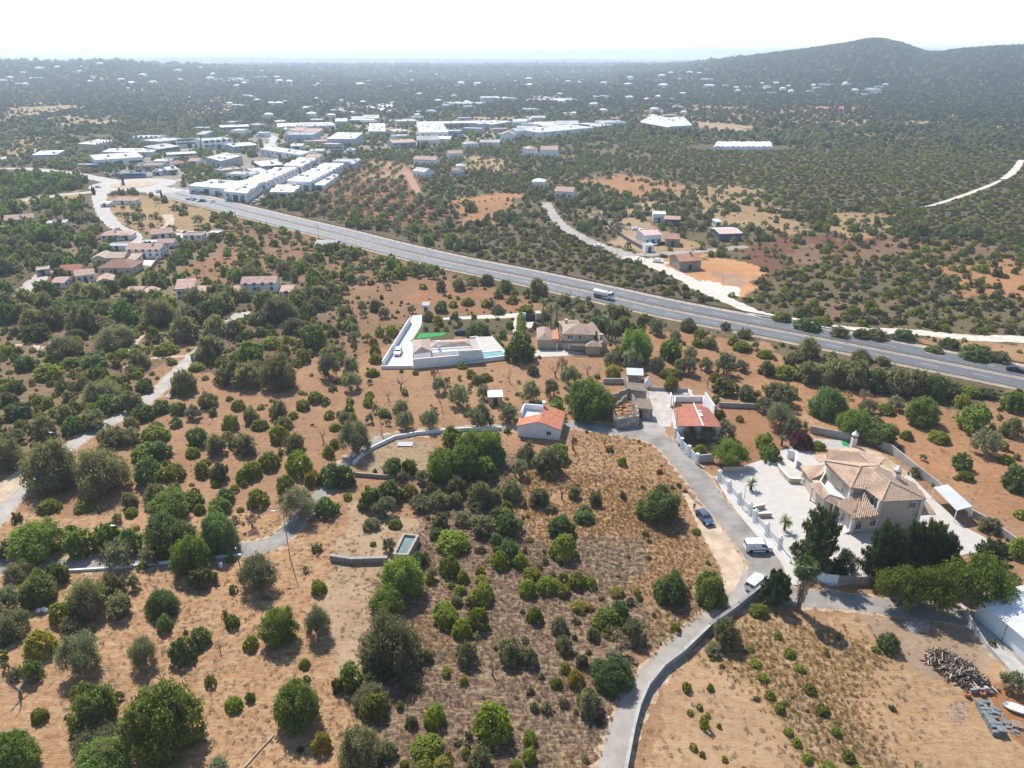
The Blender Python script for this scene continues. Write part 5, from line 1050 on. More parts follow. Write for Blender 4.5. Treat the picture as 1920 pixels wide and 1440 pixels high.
# ---------- industrial estate
IG = 'industrial estate buildings'
def I_(label, T, a, b, depth=25, h=6, roof='flat', rm=None, wm=None, wins=4, C=None, **k):
    h = h*.72; k['rh'] = k['rh']*.75 if 'rh' in k else None
    return house(label, T(*a), T(*b), depth, h, roof, rm or LROOF, wm or WHITE, wins, C=T(*C) if C else None, name=k.pop('name','warehouse'), cat=k.pop('cat','warehouse'), group=IG, win=tuple(min(q,h*.3) if i else q for i,q in enumerate(k.pop('win',(2.2,1.4)))), sill=min(k.pop('sill',h*.5),h*.5), dm=(3.4,min(3.6,h*.72)), **k)
I_('ochre block with tall red panels along its front', T1, (292,456),(525,398), 14, 9, 'shed', WROOF, CREAM, 6, storeys=2, rh=1)
I_('long low white workshop with a row of small windows', T1, (372,505),(1010,505), 24, 5, 'gable', LROOF, WHITE, 14, rh=1.5, win=(1.2,1.6), sill=1.8)
I_('dark glazed office with a slanted pale roof', T1, (1085,490),(1360,448), 14, 6.5, 'shed', LROOF, DARKCL, 7, win=(3,3.4), sill=1)
I_('white showroom with curved front and wide pale roof', T1, (288,645),(895,600), 24, 7, 'shed', LROOF, WHITE, 6, rh=1.5, win=(4,2), sill=1.5)
I_('white terraced office building with glass bands', T1, (1200,568),(1580,548), 16, 6.5, 'flat', LROOF, WHITE, 8, storeys=2, win=(2.6,1.6), sill=1, name='office_building', cat='office')
I_('small white hall behind the red roofed house', T1, (1015,628),(1240,622), 12, 4.5, 'flat', LROOF, WHITE, 3)
I_('low beige unit with a brown flat roof', T1, (775,695),(1115,690), 14, 5, 'flat', mat('brown_felt',(.25,.2,.18),.9,.15,.3), PALE, 4); I_('house with brick red hipped roof inside the estate', T1, (1255,648),(1412,640), 10, 3.6, 'hip', REDT, WHITE, 3, name='house', cat='house', win=(1.1,1.1), sill=1)
I_('pink roofed cottage beside the brick red house', T1, (1462,605),(1592,608), 9, 3.4, 'gable', PINKT, WHITE, 2, name='house', cat='house', win=(1.1,1.1), sill=1); I_('low white store at the scrapyard fence', T1, (1010,748),(1118,750), 9, 4, 'flat', LROOF, WHITE, 2); I_('white pitched store beside the scrapyard', T1, (1200,742),(1335,728), 9, 4.5, 'gable', LROOF, WHITE, 3)
I_('blue white factory at the back left of the estate', T1, (712,350),(1100,350), 22, 8, 'flat', LROOF, BLUEGREY, 6, storeys=2); I_('hall with rounded pale roof at the back', T1, (1112,378),(1422,340), 24, 6, 'hip', LROOF, PALE, 3, rh=2); I_('blue trimmed office behind the cypress row', T1, (1332,395),(1632,380), 16, 8, 'flat', BLUEGREY, WHITE, 9, storeys=2, name='office_building', cat='office'); I_('grey walled hall with flat pale roof', T2, (-90,690),(115,745), 25, 8, 'flat', LROOF, GREYW, 2, C=(385,672))
I_('white hall with dark glass entrance', T2, (-110,490),(262,462), 22, 10, 'flat', GROOF, WHITE, 5, storeys=2, win=(3.2,2), sill=2)
house('isolated grey unit with white roof beside the slip road', Tf(0,220,4.174)(262,345), Tf(0,220,4.174)(452,340), 20, 4.6, 'shed', WROOF, GREYW, 3, name='warehouse', cat='warehouse', group=IG, rh=.8, win=(2,1.2), sill=2)
I_('white roofed hall beside the tall mast', T2, (272,522),(572,495), 24, 6.5, 'gable', WROOF, GREYW, 5, rh=1.2); I_('long white shed with grey roof behind the yard', T2, (612,560),(1125,640), 16, 7, 'gable', LROOF, WHITE, 8, rh=1.6)
I_('dark blue grey hall in the middle of the estate', T2, (932,405),(1282,405), 30, 10, 'flat', GROOF, BLUEGREY, 3); I_('beige windowless hall behind the blue grey hall', T2, (952,275),(1292,272), 20, 9, 'flat', LROOF, PALE, 0); I_('long thin white roof along the back street', T2, (832,245),(1560,225), 40, 6, 'bays', WROOF, WHITE, 6, bays=2)
I_('grey fronted hall with broad white roof', T2, (1472,445),(1822,445), 40, 9, 'shed', WROOF, BLUEGREY, 0, rh=1.5); I_('dark hall under grey roof at the back', T2, (105,265),(470,250), 25, 7, 'gable', LROOF, DARKCL, 4, rh=1.4); I_('small pale unit at the end of the wide street', T2, (565,235),(712,222), 18, 7, 'flat', LROOF, PALE, 2); I_('white roofed unit behind the back street', T2, (812,170),(952,165), 20, 5, 'flat', WROOF, GREYW, 2); I_('grey roofed unit behind the thin white roof', T2, (1272,160),(1432,155), 25, 6, 'flat', LROOF, DARKCL, 0); I_('square white unit at the far back street', T2, (1572,195),(1732,192), 45, 8, 'flat', WROOF, GREYW, 2); I_('long low white unit at the far corner', T2, (1735,150),(2060,150), 20, 5, 'flat', WROOF, GREYW, 4)
I_('small white roofed workshop among trees', T2, (1002,490),(1152,488), 14, 5, 'gable', WROOF, WHITE, 2, rh=1); I_('flat grey bungalow near the pink roof', T2, (1232,552),(1412,550), 14, 4, 'flat', LROOF, WHITE, 3); I_('white office with blue glass front', T2, (1512,555),(1672,552), 12, 7, 'flat', LROOF, BLUEGREY, 5, storeys=2, name='office_building', cat='office'); I_('white kiosk unit at the eastern yard', T2, (1712,562),(1812,562), 10, 6, 'flat', WROOF, WHITE, 2); I_('pink roofed house in front of the eastern yard', T2, (1192,645),(1372,645), 14, 5, 'gable', PINKT, WHITE, 3, rh=2, name='house', cat='house')
I_('white bay roofed hall above the long sheds', T2, (915,775),(1150,785), 35, 6, 'bays', WROOF, WHITE, 3, C=(1360,670), bays=3); I_('long white shed with yellow door and bay roof', T2, (388,1010),(692,1012), 60, 7, 'bays', WROOF, WHITE, 2, C=(1100,815), bays=7, rh=.8); I_('longest white shed along the olive fields', T2, (965,1000),(1252,1012), 80, 7, 'bays', WROOF, WHITE, 2, C=(1705,760), bays=9, rh=.8)
I_('narrow grey annex along the longest shed', T2, (1300,1000),(1432,1010), 40, 4, 'bays', LROOF, WHITE, 0, C=(1625,862), bays=4, rh=.5); I_('dark roofed unit at the end of the longest shed', T2, (1535,720),(1755,722), 14, 6, 'flat', GROOF, WHITE, 3); I_('white gabled end unit beside the olive rows', T2, (1730,750),(1795,752), 30, 6, 'gabley', WROOF, BLUEGREY, 1, C=(1895,690), rh=1.5)
I_('small white roofed hall nearest the motorway', T2, (742,1112),(1042,1118), 20, 5, 'bays', WROOF, WHITE, 3, C=(1140,1020), bays=2); I_('white corner hall with dark loading doors', T2, (150,1140),(442,1168), 30, 7, 'bays', WROOF, WHITE, 3, C=(645,1015), bays=2); I_('long front hall with two dark gates', T2, (-305,1045),(150,1085), 25, 6, 'bays', LROOF, WHITE, 4, bays=2, win=(3,3), sill=.6); I_('plain white house among the estate trees', T2, (172,890),(502,898), 12, 6, 'flat', LROOF, WHITE, 4); I_('beige shed behind the plain white house', T2, (112,830),(392,800), 12, 5, 'flat', mat('tan_felt',(.45,.35,.27),.9,.1,.3), PALE, 2); I_('narrow grey unit behind the plain white house', T2, (415,800),(560,870), 10, 5, 'flat', LROOF, GREYW, 1); I_('dark low shed beside the bay roofed hall', T2, (625,755),(900,730), 14, 4, 'shed', LROOF, DARKCL, 4)
I_('tall white roofed hall left of the straight street', T3, (312,348),(497,348), 50, 8, 'shed', WROOF, GREYW, 3, C=(492,262), rh=1.2); I_('huge white hall right of the straight street', T3, (890,372),(1205,368), 60, 9, 'bays', WROOF, WHITE, 5, C=(1120,235), bays=4); I_('white wing of the huge hall', T3, (1210,348),(1358,345), 14, 8, 'flat', WROOF, BLUEGREY, 4); I_('grey block with pink roof before the straight street', T3, (582,468),(842,456), 22, 6, 'gable', PINKT, GREYW, 4, rh=2); I_('yellow sided unit beside the straight street', T3, (602,325),(755,318), 25, 5, 'flat', mat('yellow_felt',(.6,.5,.3),.9,.1,.3), WHITE, 3); I_('white low unit behind the pink roofed block', T3, (595,378),(765,370), 12, 5, 'flat', LROOF, WHITE, 4); I_('far right hall with pale stepped roofs', T3, (1690,258),(1915,222), 30, 7, 'bays', WROOF, BLUEGREY, 3, bays=2); I_('long thin white roof behind the huge hall', T3, (1130,240),(1690,225), 30, 6, 'flat', WROOF, GREYW, 4); I_('low thin roofs behind the straight street', T3, (632,205),(870,198), 25, 5, 'flat', LROOF, GREYW, 3)
for lb_, T, a, b, rf_, rm_ in (('white gabled house below the huge hall', T3, (1395,475),(1550,468), 'hip', LROOF),('white cottage with pink roof by the stubble field', T3, (1215,590),(1370,582), 'gable', PINKT),('wide white house with pink roof above the red track', T3, (812,655),(1058,665), 'gable', PINKT),('white villa at the head of the olive rows', T3, (805,790),(940,808), 'gable', LROOF),('low white house with mauve roof beside it', T3, (1240,785),(1315,790), 'gable', BROWNT),('white house with grey hipped roof', T3, (1290,738),(1388,738), 'hip', LROOF),
    ('big white barn with pink roof at the wood edge', T4, (32,222),(125,222), 'gabley', PINKT),('white unit beside the big pink barn', T4, (130,200),(215,192), 'gable', LROOF),('pale house in the scrub north of the farm', TW, (1072,880),(1140,882), 'hip', WROOF),('red roofed white house hidden in trees', TW, (1200,935),(1300,940), 'gable', PINKT),('pink roofed farm beside the dark heath', T4, (290,330),(400,332), 'gable', PINKT),('pale farmhouse left of the pink roofed farm', T4, (210,325),(272,322), 'hip', SANDT)):
    house(lb_, T(*a), T(*b), 12 if T is T4 else 9, 5.5 if T is T4 else 4.0, rf_, rm_, WHITE, 3, group='scattered houses beyond the motorway', win=(1.2,1.2))
I_('long pale hall roof at the right end of the estate', T4, (285,205),(640,170), 35, 7, 'shed', LROOF, WHITE, 6, rh=1); I_('white shed roof behind the long pale hall', T4, (310,150),(500,140), 45, 5, 'bays', WROOF, WHITE, 0, bays=2); I_('narrow white roof beside the long pale hall', T4, (520,135),(700,150), 20, 5, 'flat', WROOF, GREYW, 2); I_('grey white unit before the nursery', T4, (702,138),(852,135), 30, 7, 'flat', LROOF, WHITE, 2); I_('wide hall with striped white roofs', T4, (1130,170),(1278,160), 60, 8, 'bays', WROOF, BLUEGREY, 3, C=(1220,100), bays=4); I_('brown fronted hall joined to the striped roofs', T4, (940,128),(1128,165), 50, 6, 'bays', WROOF, mat('brown_wall',(.2,.14,.11),.9,.1,.5), 0, C=(1200,110), bays=4)
I_('white factory far behind the estate', TW, (570,415),(780,418), 40, 5, 'flat', WROOF, WHITE, 0); I_('taller white block of the far factory', TW, (780,408),(860,408), 40, 14, 'flat', WROOF, GREYW, 0); I_('row of far white units left of the hill', TW, (1040,395),(1200,395), 40, 5, 'flat', WROOF, WHITE, 0); I_('far white units beyond the woods', TW, (1210,398),(1330,396), 40, 6, 'flat', WROOF, WHITE, 0)
for i in range(46):
    hx, hy = random.choice(((random.uniform(560,960), random.uniform(224,282)), (random.uniform(330,560), random.uniform(232,262)), (random.uniform(950,1120), random.uniform(226,250))))
    p = G(hx, hy); 
    if any(np.hypot(F_[0][:,0].mean()-p.x, F_[0][:,1].mean()-p.y) < 16 for F_ in FOOT): continue
    a = random.uniform(-.35,.35); w_ = random.uniform(9,24); q = p+Vector((math.cos(a)*w_,math.sin(a)*w_,0)); rk = random.choice(('flat','shed','gable','flat')); rm_ = random.choice((WROOF,LROOF,GROOF,LROOF,PINKT)); wm_ = random.choice((WHITE,GREYW,PALE,WHITE))
    near_ = min(((T_(*c_)-p).length, n_) for n_, T_, c_ in (('the straight street',T3,(530,330)),('the huge white hall',T3,(1050,350)),('the pink roofed grey block',T3,(700,450)),('the tall mast',T2,(595,560)),('the thin back street roof',T2,(1200,230)),('the far right stepped hall',T3,(1800,240)),('the long pale hall',T4,(450,190)),('the beige windowless hall',T2,(1100,270)),('the far back corner',T2,(1900,150)),('the blue white factory',T1,(900,340))))[1]
    house(f"{'wide' if w_ > 17 else 'small'} {'pink tiled' if rm_ is PINKT else 'white' if rm_ is WROOF else 'dark' if rm_ is GROOF else 'grey'} roofed unit with {'pale' if wm_ is PALE else 'grey' if wm_ is GREYW else 'white'} walls near {near_}", p, q, random.uniform(8,18), random.uniform(2.8,5), rk, rm_, wm_, random.randint(1,4), name='estate_unit', cat='building', group='small units of the industrial estate', win=(1.6,1.1), sill=1.2)
# polytunnels
tn = [ (1352+i*9.2, 283-.9*i if i < 8 else 280) for i in range(10)]
tm_ = mat('tunnel_plastic', (.76,.77,.76), .4, .05, .5); b = MB(); nseg = 8
for i in range(nseg):
    a0, a1 = math.pi*i/nseg, math.pi*(i+1)/nseg
    b.add([(3.6*math.cos(a0),0,3*math.sin(a0)),(3.6*math.cos(a1),0,3*math.sin(a1)),(3.6*math.cos(a1),38,3*math.sin(a1)),(3.6*math.cos(a0),38,3*math.sin(a0))],[(0,1,2,3)])
b.add([(3.6*math.cos(math.pi*i/nseg),0,3*math.sin(math.pi*i/nseg)) for i in range(nseg+1)], [tuple(range(nseg+1))]); tme = b.mesh('polytunnel', tm_, False)
for i in range(11):
    p = G(1345+i*9.6, 280+(i%3)*.5); o = link(D.objects.new('polytunnel', tme)); o.location = p; o.rotation_euler.z = -.3; tag(o, 'leftmost white plastic polytunnel of the row beside the heath' if i == 0 else 'rightmost white plastic polytunnel of the row beside the heath' if i == 10 else 'white plastic polytunnel inside the row beside the heath', 'polytunnel', 'row of white polytunnels'); EXC.append((p.x,p.y+15,22))
# far scattered white houses
hb = MB().box(-6,6,-4,4,0,4).box(6.01,10,-3,3,0,3).mesh('distant_house', WHITE2); hb2 = MB().box(-5,5,-4,4,0,5)
hb2.add([(-5.4,-4.4,5.01),(5.4,-4.4,5.01),(5.4,4.4,5.01),(-5.4,4.4,5.01),(-2,0,6.8),(2,0,6.8)],[(0,1,5,4),(1,2,5),(2,3,4,5),(3,0,4)]); hb2 = hb2.mesh('distant_house', WHITE)
HEXC = []
def hl(lb_, x, y, x0, x1, y0, y1, o):
    sh_ = 'wide' if o.scale.x > o.scale.y*1.3 else 'compact'; t = (x-x0)/(x1-x0); v = (y-y0)/(y1-y0)
    return f"{sh_} {lb_} {'at its left end' if t < .25 else 'left of its middle' if t < .5 else 'right of its middle' if t < .75 else 'at its right end'}{', far back' if v < .4 else ', nearer' if v > .75 else ''}"
areas = [('white house scattered on the distant left ridge', (0,640,122,165), 70), ('white house in the hazy distant town', (640,1330,118,165), 130), ('white house at the foot of the wooded hill', (1290,1700,158,182), 32), ('white house on the plain behind the estate', (420,1300,178,222), 60)]
for lb_, (x0,x1,y0,y1), cnt in areas:
    for k in range(cnt):
        hx, hy = random.uniform(x0,x1), random.uniform(y0,y1); p = Gt(hx, hy); o = link(D.objects.new('distant_house', random.choice((hb,hb2)))); o.location = (p.x,p.y,p.z-.3); s = random.uniform(.55,1.0)*(1.5 if y1 < 170 else 1); o.scale = (s*random.uniform(.8,1.6),s,s); o.rotation_euler.z = random.uniform(-.5,.5)
        tag(o, hl(lb_,hx,hy,x0,x1,y0,y1,o), 'house', 'distant white houses'); rr_ = math.hypot(p.x,p.y); HEXC.append((p.x*(1-8/rr_),p.y*(1-8/rr_),16))
# ------------------------------------------------------------------ plants: crown and trunk meshes shared by all copies of a kind
FOL = {
 'c': foliage('carob_leaves', (0.0662,0.107,0.0346), (0.195,0.256,0.0835), .45),
 'g': foliage('fresh_leaves', (0.0965,0.155,0.0309), (0.258,0.328,0.0773), .5),
 'o': foliage('olive_leaves', (0.123,0.135,0.0816), (0.298,0.31,0.198), .42),
 'd': foliage('wild_olive_leaves', (0.12,0.123,0.0645), (0.301,0.287,0.161), .45),
 'm': foliage('mastic_leaves', (0.103,0.146,0.013), (0.313,0.335,0.0389), .5, cl=2),
 'y': foliage('yellow_leaves', (.19,.18,.03), (.38,.33,.075), .45),
 'f': foliage('fig_leaves', (.080,.120,.034), (.25,.275,.095), .48),
 'q': foliage('pine_leaves', (0.0286,0.044,0.0198), (0.0858,0.106,0.044), .3),
 'k': foliage('cypress_needles', (.016,.030,.014), (.050,.072,.032), .15),
 'n': foliage('conifer_needles', (.024,.044,.017), (.085,.118,.042), .28),
 'l': foliage('locust_leaves', (.075,.118,.016), (.205,.25,.045), .5),
 'h': foliage('heath_leaves', (.082,.080,.042), (.175,.160,.085), .38),
 'p': foliage('almond_leaves', (0.11,0.138,0.044), (0.259,0.275,0.099), .5),
 'r': foliage('bougainvillea', (.07,.06,.03), (.24,.035,.09)),
 'b': foliage('dry_leaves', (.17,.11,.07), (.30,.21,.14), .3),
}
def quads(P, Nn, S, asp=.62, rng=RNG):
    """leaf cards at points P facing about Nn"""
    n = len(P); t = np.cross(Nn, rng.normal(size=(n,3))); t /= np.linalg.norm(t,axis=1)[:,None]+1e-9; b = np.cross(Nn, t)
    S = S[:,None]; k = rng.uniform(.75,1.25,(n,1))
    V = np.stack([P - t*S*k, P + b*S*asp - t*S*.1, P + t*S*k, P - b*S*asp + t*S*.15], 1)
    return V.reshape(-1,3), np.arange(4*n).reshape(n,4)
def lobed(n, lobes, leaf, rng, flat=1.0, jit=.55, zmin=.015, inner=.12, clump=0, cr=.06, up=.25):
    C = np.array([l[:3] for l in lobes]); R = np.array([l[3] for l in lobes]); FL = np.array([l[4] if len(l) > 4 else 1.0 for l in lobes])
    w_ = R**2; w_ = w_/w_.sum(); outP = []; outN = []; tot = 0
    while tot < n:
        k = rng.choice(len(lobes), n, p=w_); dv = rng.normal(size=(n,3)); dv /= np.linalg.norm(dv,axis=1)[:,None]
        rad = R[k]*(1.06 - inner*np.abs(rng.normal(size=n))*1.6); P = C[k] + dv*rad[:,None]*np.stack([np.ones(n),np.ones(n),FL[k]],1)
        Q = (P[:,None,:]-C[None])/np.stack([np.ones_like(FL),np.ones_like(FL),FL],1)[None]; dd = np.linalg.norm(Q,axis=2)/R[None]; dd[np.arange(n),k] = 9
        ok = (P[:,2] > zmin) & (dd.min(1) > .86); outP.append(P[ok]); outN.append(dv[ok]); tot += ok.sum()
    P = np.concatenate(outP)[:n]; Nn = np.concatenate(outN)[:n]
    if clump:
        m = max(24, n//clump); k = rng.integers(0, m, n); o_ = rng.normal(size=(n,3))*cr; o_ = o_*np.array([1,1,.8]); P = P[k] + Nn[k]*rng.uniform(-.03,.06,(m,1))[k] + o_; Nn = Nn[k]*.6 + o_/(cr*1.7)*.4; P[:,2] = np.maximum(P[:,2], .01)
    Nn = Nn*(1-jit) + rng.normal(size=Nn.shape)*jit + np.array([0,0,up]); Nn /= np.linalg.norm(Nn,axis=1)[:,None]
    return P, Nn, leaf*rng.uniform(.6,1.3,n)
def mklobes(kind, rng):
    L = []; u = rng.uniform
    def ring(cnt, rmin, rmax, zmin, zmax, smin, smax, flat=1.0):
        a0 = u(0,6.28)
        for i in range(cnt):
            a = a0 + 6.283*i/cnt + u(-.4,.4); r = u(rmin,rmax); L.append((r*math.cos(a), r*math.sin(a), u(zmin,zmax), u(smin,smax), flat))
    if kind in 'cq': L.append((0,0,.42,.5,1)); ring(9,.5,.68,.14,.34,.26,.38); ring(7,.28,.5,.5,.68,.24,.34); ring(3,.05,.22,.7,.78,.2,.28)
    elif kind == 'g': L.append((0,0,.5,.4,1)); ring(8,.45,.72,.3,.5,.22,.33); ring(7,.25,.55,.55,.75,.2,.32); ring(3,.05,.25,.78,.86,.15,.24); ring(4,.5,.7,.18,.28,.14,.22)
    elif kind == 'f': L.append((0,0,.4,.5,1)); ring(10,.5,.75,.15,.42,.2,.3); ring(8,.25,.55,.5,.75,.18,.28)
    elif kind in 'oe': ring(6,.4,.68,.42,.6,.2,.32); ring(5,.15,.45,.62,.78,.2,.3); ring(2,0,.2,.8,.86,.14,.2); ring(5,.45,.75,.3,.42,.14,.22)
    elif kind == 'd': L.append((0,0,.35,.42,1)); ring(8,.45,.7,.15,.4,.22,.34); ring(6,.2,.5,.5,.7,.2,.32); ring(5,.1,.5,.72,.9,.1,.18); ring(4,.6,.85,.3,.6,.1,.18)
    elif kind in 'myr': L.append((0,0,.3,.62,1)); ring(9,.55,.7,.12,.3,.26,.36); ring(9,.35,.6,.42,.62,.22,.32); ring(5,.1,.3,.66,.76,.2,.28)
    elif kind == 'h': ring(7,.3,.7,.15,.4,.25,.4); ring(4,.1,.4,.4,.65,.2,.33)
    elif kind == 'p': ring(7,.35,.72,.42,.65,.18,.27); ring(5,.1,.4,.66,.82,.17,.25); ring(3,.55,.8,.32,.42,.12,.18)
    elif kind == 'l': ring(6,.35,.72,.55,.7,.25,.36,.42); ring(4,.1,.4,.78,.88,.2,.32,.42); ring(4,.5,.8,.38,.5,.2,.3,.42)
    elif kind == 'b': ring(6,.3,.7,.45,.7,.16,.26); ring(4,.1,.4,.68,.86,.15,.22)
    elif kind == 'k': L += [(0,0,.12+.1*i,.9-.075*i if i else .7,.14) for i in range(8)]
    return L
def crown_mesh(kind, n, leaf, seed):
    rng = np.random.default_rng(seed*97+sum(map(ord, kind)))
    if kind == 'n':                     # conifer: drooping plumes in whorls, ragged pointed outline
        nb = 62; bz = np.concatenate([np.linspace(.02,.80,nb-6), rng.uniform(.55,.8,6)]); ba = np.arange(nb)*2.4 + seed + rng.normal(size=nb)*.35; prof = np.clip(1-bz**1.9,.05,1)**.8*rng.uniform(.66,1.12,nb); prof[-6:] *= .55; k = rng.choice(nb, n, p=(prof+.15)/(prof+.15).sum()); t = rng.uniform(.05,1,n)**.75
        ln = prof[k]; sp = .095*(1.1-t)+.035; P = np.stack([np.cos(ba[k])*ln*t, np.sin(ba[k])*ln*t, bz[k] + (.04+.13*rng.uniform(.5,1,nb)[k])*t**1.5],1) + rng.normal(size=(n,3))*np.stack([sp,sp,sp*.45],1); P[:,2] = np.maximum(P[:,2],.01)
        Nn = np.stack([np.cos(ba[k]),np.sin(ba[k]),.8+0*t],1)*.6 + rng.normal(size=(n,3))*.55; Nn /= np.linalg.norm(Nn,axis=1)[:,None]; S = leaf*rng.uniform(.6,1.3,n); V, F = quads(P, Nn, S, .42, rng)
    elif kind == 'k':
        zz = rng.uniform(.03,1,n); a = rng.uniform(0,6.283,n); rad = (.35+.65*np.sin(np.clip(zz*1.15,0,1)*math.pi)**.7)*(1-zz**4)*rng.uniform(.75,1,n); P = np.stack([rad*np.cos(a),rad*np.sin(a),zz],1)
        Nn = np.stack([np.cos(a),np.sin(a),.5+0*a],1)+rng.normal(size=(n,3))*.4; Nn /= np.linalg.norm(Nn,axis=1)[:,None]; V, F = quads(P, Nn, leaf*rng.uniform(.6,1.2,n), .5, rng)
    else:
        L = mklobes(kind, rng); inner = {'o':.26,'p':.34,'b':.4,'l':.3,'d':.2}.get(kind, .12); big = n > 800; P, Nn, S = lobed(n, L, leaf, rng, inner=inner, jit={'m':.42,'c':.5}.get(kind,.6), clump=({'m':10,'c':16,'g':20,'f':14,'o':22,'d':24,'p':20,'l':26,'h':14,'r':12,'y':12,'b':8}.get(kind,16) if big else 0), cr={'m':.045,'d':.075,'o':.07,'p':.07,'l':.08}.get(kind,.06), up={'m':.7,'c':.5,'g':.55,'f':.5,'l':.7}.get(kind,.4))
        if kind in 'odpb':              # loose sprays breaking the outline
            k = n//6; q = rng.integers(0, n, k); P[q] = P[q] + (Nn[q]*.5+np.array([0,0,.5]))*rng.uniform(.02,.2,(k,1)); S[q] *= .75; P[:,2] = np.clip(P[:,2],.02,1.12)
        V, F = quads(P, Nn, S, .6, rng)
    return npmesh('crown', V, F, FOL[kind])
def branches(mb, p, d, L, r, depth, rng, spread=.75, up=.12):
    p = Vector(p); d = Vector(d).normalized(); pts = [p]; rs = [r]
    for i in range(3):
        d = (d + Vector(rng.normal(size=3))*.16 + Vector((0,0,up))*.4).normalized(); pts.append(pts[-1]+d*L/3); rs.append(r*(1-.22*(i+1)))
    mb.tube(pts, rs, 5 if depth > 1 else 3, caps=False)
    if depth:
        for k in range(3 if depth > 2 else 2+int(rng.random() < .6)):
            q = pts[1+int(rng.integers(0,3))] if k else pts[-1]; dd = (d + Vector(rng.normal(size=3))*spread).normalized(); dd.z = dd.z*.8+.12
            branches(mb, q, dd, L*rng.uniform(.55,.85), rs[-1]*.8, depth-1, rng, spread, up)
def trunk_mesh(seed, bark, lo=.55, r=.05, limbs=5, depth=1, lean=.1):
    rng = np.random.default_rng(seed*31+5); b = MB(); t = Vector((rng.normal()*lean*.4, rng.normal()*lean*.4, lo*.5))
    b.tube([(0,0,-.03),(0,0,.03),t*.55,t], [r*1.7,r*1.25,r,r*.85], 7)
    for i in range(limbs):
        a = 6.283*i/limbs + rng.uniform(-.4,.4); branches(b, t*rng.uniform(.75,1), (math.cos(a)*.9, math.sin(a)*.9, rng.uniform(.5,1.1)), .42, r*.55, depth, rng, .6)
    return b.mesh('trunk', bark, True)
def bare_mesh(seed, twigs=True):
    rng = np.random.default_rng(seed*53+2); b = MB(); b.tube([(0,0,-.02),(.02,0,.1),(.03,.02,.24)], [.065,.05,.042], 6)
    for i in range(4):
        a = 6.283*i/4 + rng.uniform(-.5,.5); branches(b, (.03,.02,.22), (math.cos(a)*.8, math.sin(a)*.8, .9), .36, .030, 4 if twigs else 3, rng, .7)
    me = b.mesh('branches', GREYBARK)
    co = np.empty(len(me.vertices)*3, np.float32); me.vertices.foreach_get('co', co); co = co.reshape(-1,3); co[:,:2] /= np.percentile(np.abs(co[:,:2]),99.5); co[:,2] /= co[:,2].max(); me.vertices.foreach_set('co', co.ravel()); return me
LOD = {'x': (14000,.038), 'h': (3600,.075), 'm': (1100,.13), 'l': (240,.25)}
CR = {}; TRK = {}; 
def crown(kind, lod, v):
    key = (kind, lod, v)
    if key not in CR:
        n, s = LOD[lod]
        if kind in 'opbl': n = int(n*.75)
        if kind == 'n': n = int(n*1.3)
        if kind == 'b': n = int(n*.25)
        CR[key] = crown_mesh(kind, n, s*({'n':1.1,'f':1.25,'o':.85,'p':.85,'h':.8,'b':.7,'k':1.2}.get(kind,1)), v+1)
    return CR[key]
TRUNKS = {'o': [trunk_mesh(i, GREYBARK, .5, .055, 5, 1, .35) for i in range(3)], 'g': [trunk_mesh(i+7, BARK, .55, .045, 5, 1) for i in range(3)], 'n': [trunk_mesh(20, BARK, 1.0, .03, 3, 0)], 'l': [trunk_mesh(22+i, GREYBARK, .75, .035, 5, 1) for i in range(2)], 'p': [trunk_mesh(30+i, BARK, .55, .04, 6, 2) for i in range(3)]}
BARE = [bare_mesh(i) for i in range(6)]
KIND = {'c': ('carob_tree','carob tree','dense dark green rounded tree'), 'g': ('broadleaf_tree','leafy tree','fresh green broad crowned tree'), 'o': ('olive_tree','olive tree','grey green olive tree'), 'd': ('wild_olive_tree','wild olive','dark olive brown shaggy tree'),
 'm': ('mastic_bush','bush','round bright green bush'), 'y': ('broom_bush','yellow bush','small yellow green bush'), 'f': ('fig_tree','fig tree','large leaved green fig tree'), 'n': ('conifer_tree','conifer','tall dark pointed conifer'), 'l': ('locust_tree','locust tree','light green feathery tree'),
 'h': ('heath_bush','heath bush','low brown green heath bush'), 'p': ('almond_tree','almond tree','pale green thin almond tree'), 'b': ('bare_tree','bare tree','leafless grey brown tree'), 'r': ('bougainvillea_bush','bougainvillea','dark red bougainvillea'), 'k': ('cypress_tree','cypress','slender dark cypress')}
LM = [('the square water tank',765,1035),('the parked blue car',1320,965),('the white van on the lane',1418,1020),('the lane retaining wall',1220,1290),('the bend of the narrow lane',1330,1165),('the woodpile',1790,1250),('the tall palm by the lane',1500,1130),('the small white house',1013,815),('the stone ruin',1180,775),('the red roofed house',1310,780),
 ('the big tiled villa',1600,930),('the pool villa',820,660),('the cream villa',1075,650),('the tiny white roofed hut',930,755),('the low white lane wall',270,1062),('the tall lamp post',540,1010),('the whitewashed wall bend',700,840),('the lane lay-by',30,890),('the pale country lane',330,700),('the stone wall by the tank',670,1055),('the villa back wall',1700,870),('the garden canopy',1790,930),('the red earth plot',1410,800),
 ('the dead tree',40,1280),('the garden clearing',720,870),('the dirt shoulder',1370,1050),('the golden grass field',1180,900),('the motorway edge',1500,640),('the village front',340,560),('the farm compound',1230,450),('the fallen pole',510,1400),('the lower frame edge',960,1435),('the bottom corner field',60,1400)]
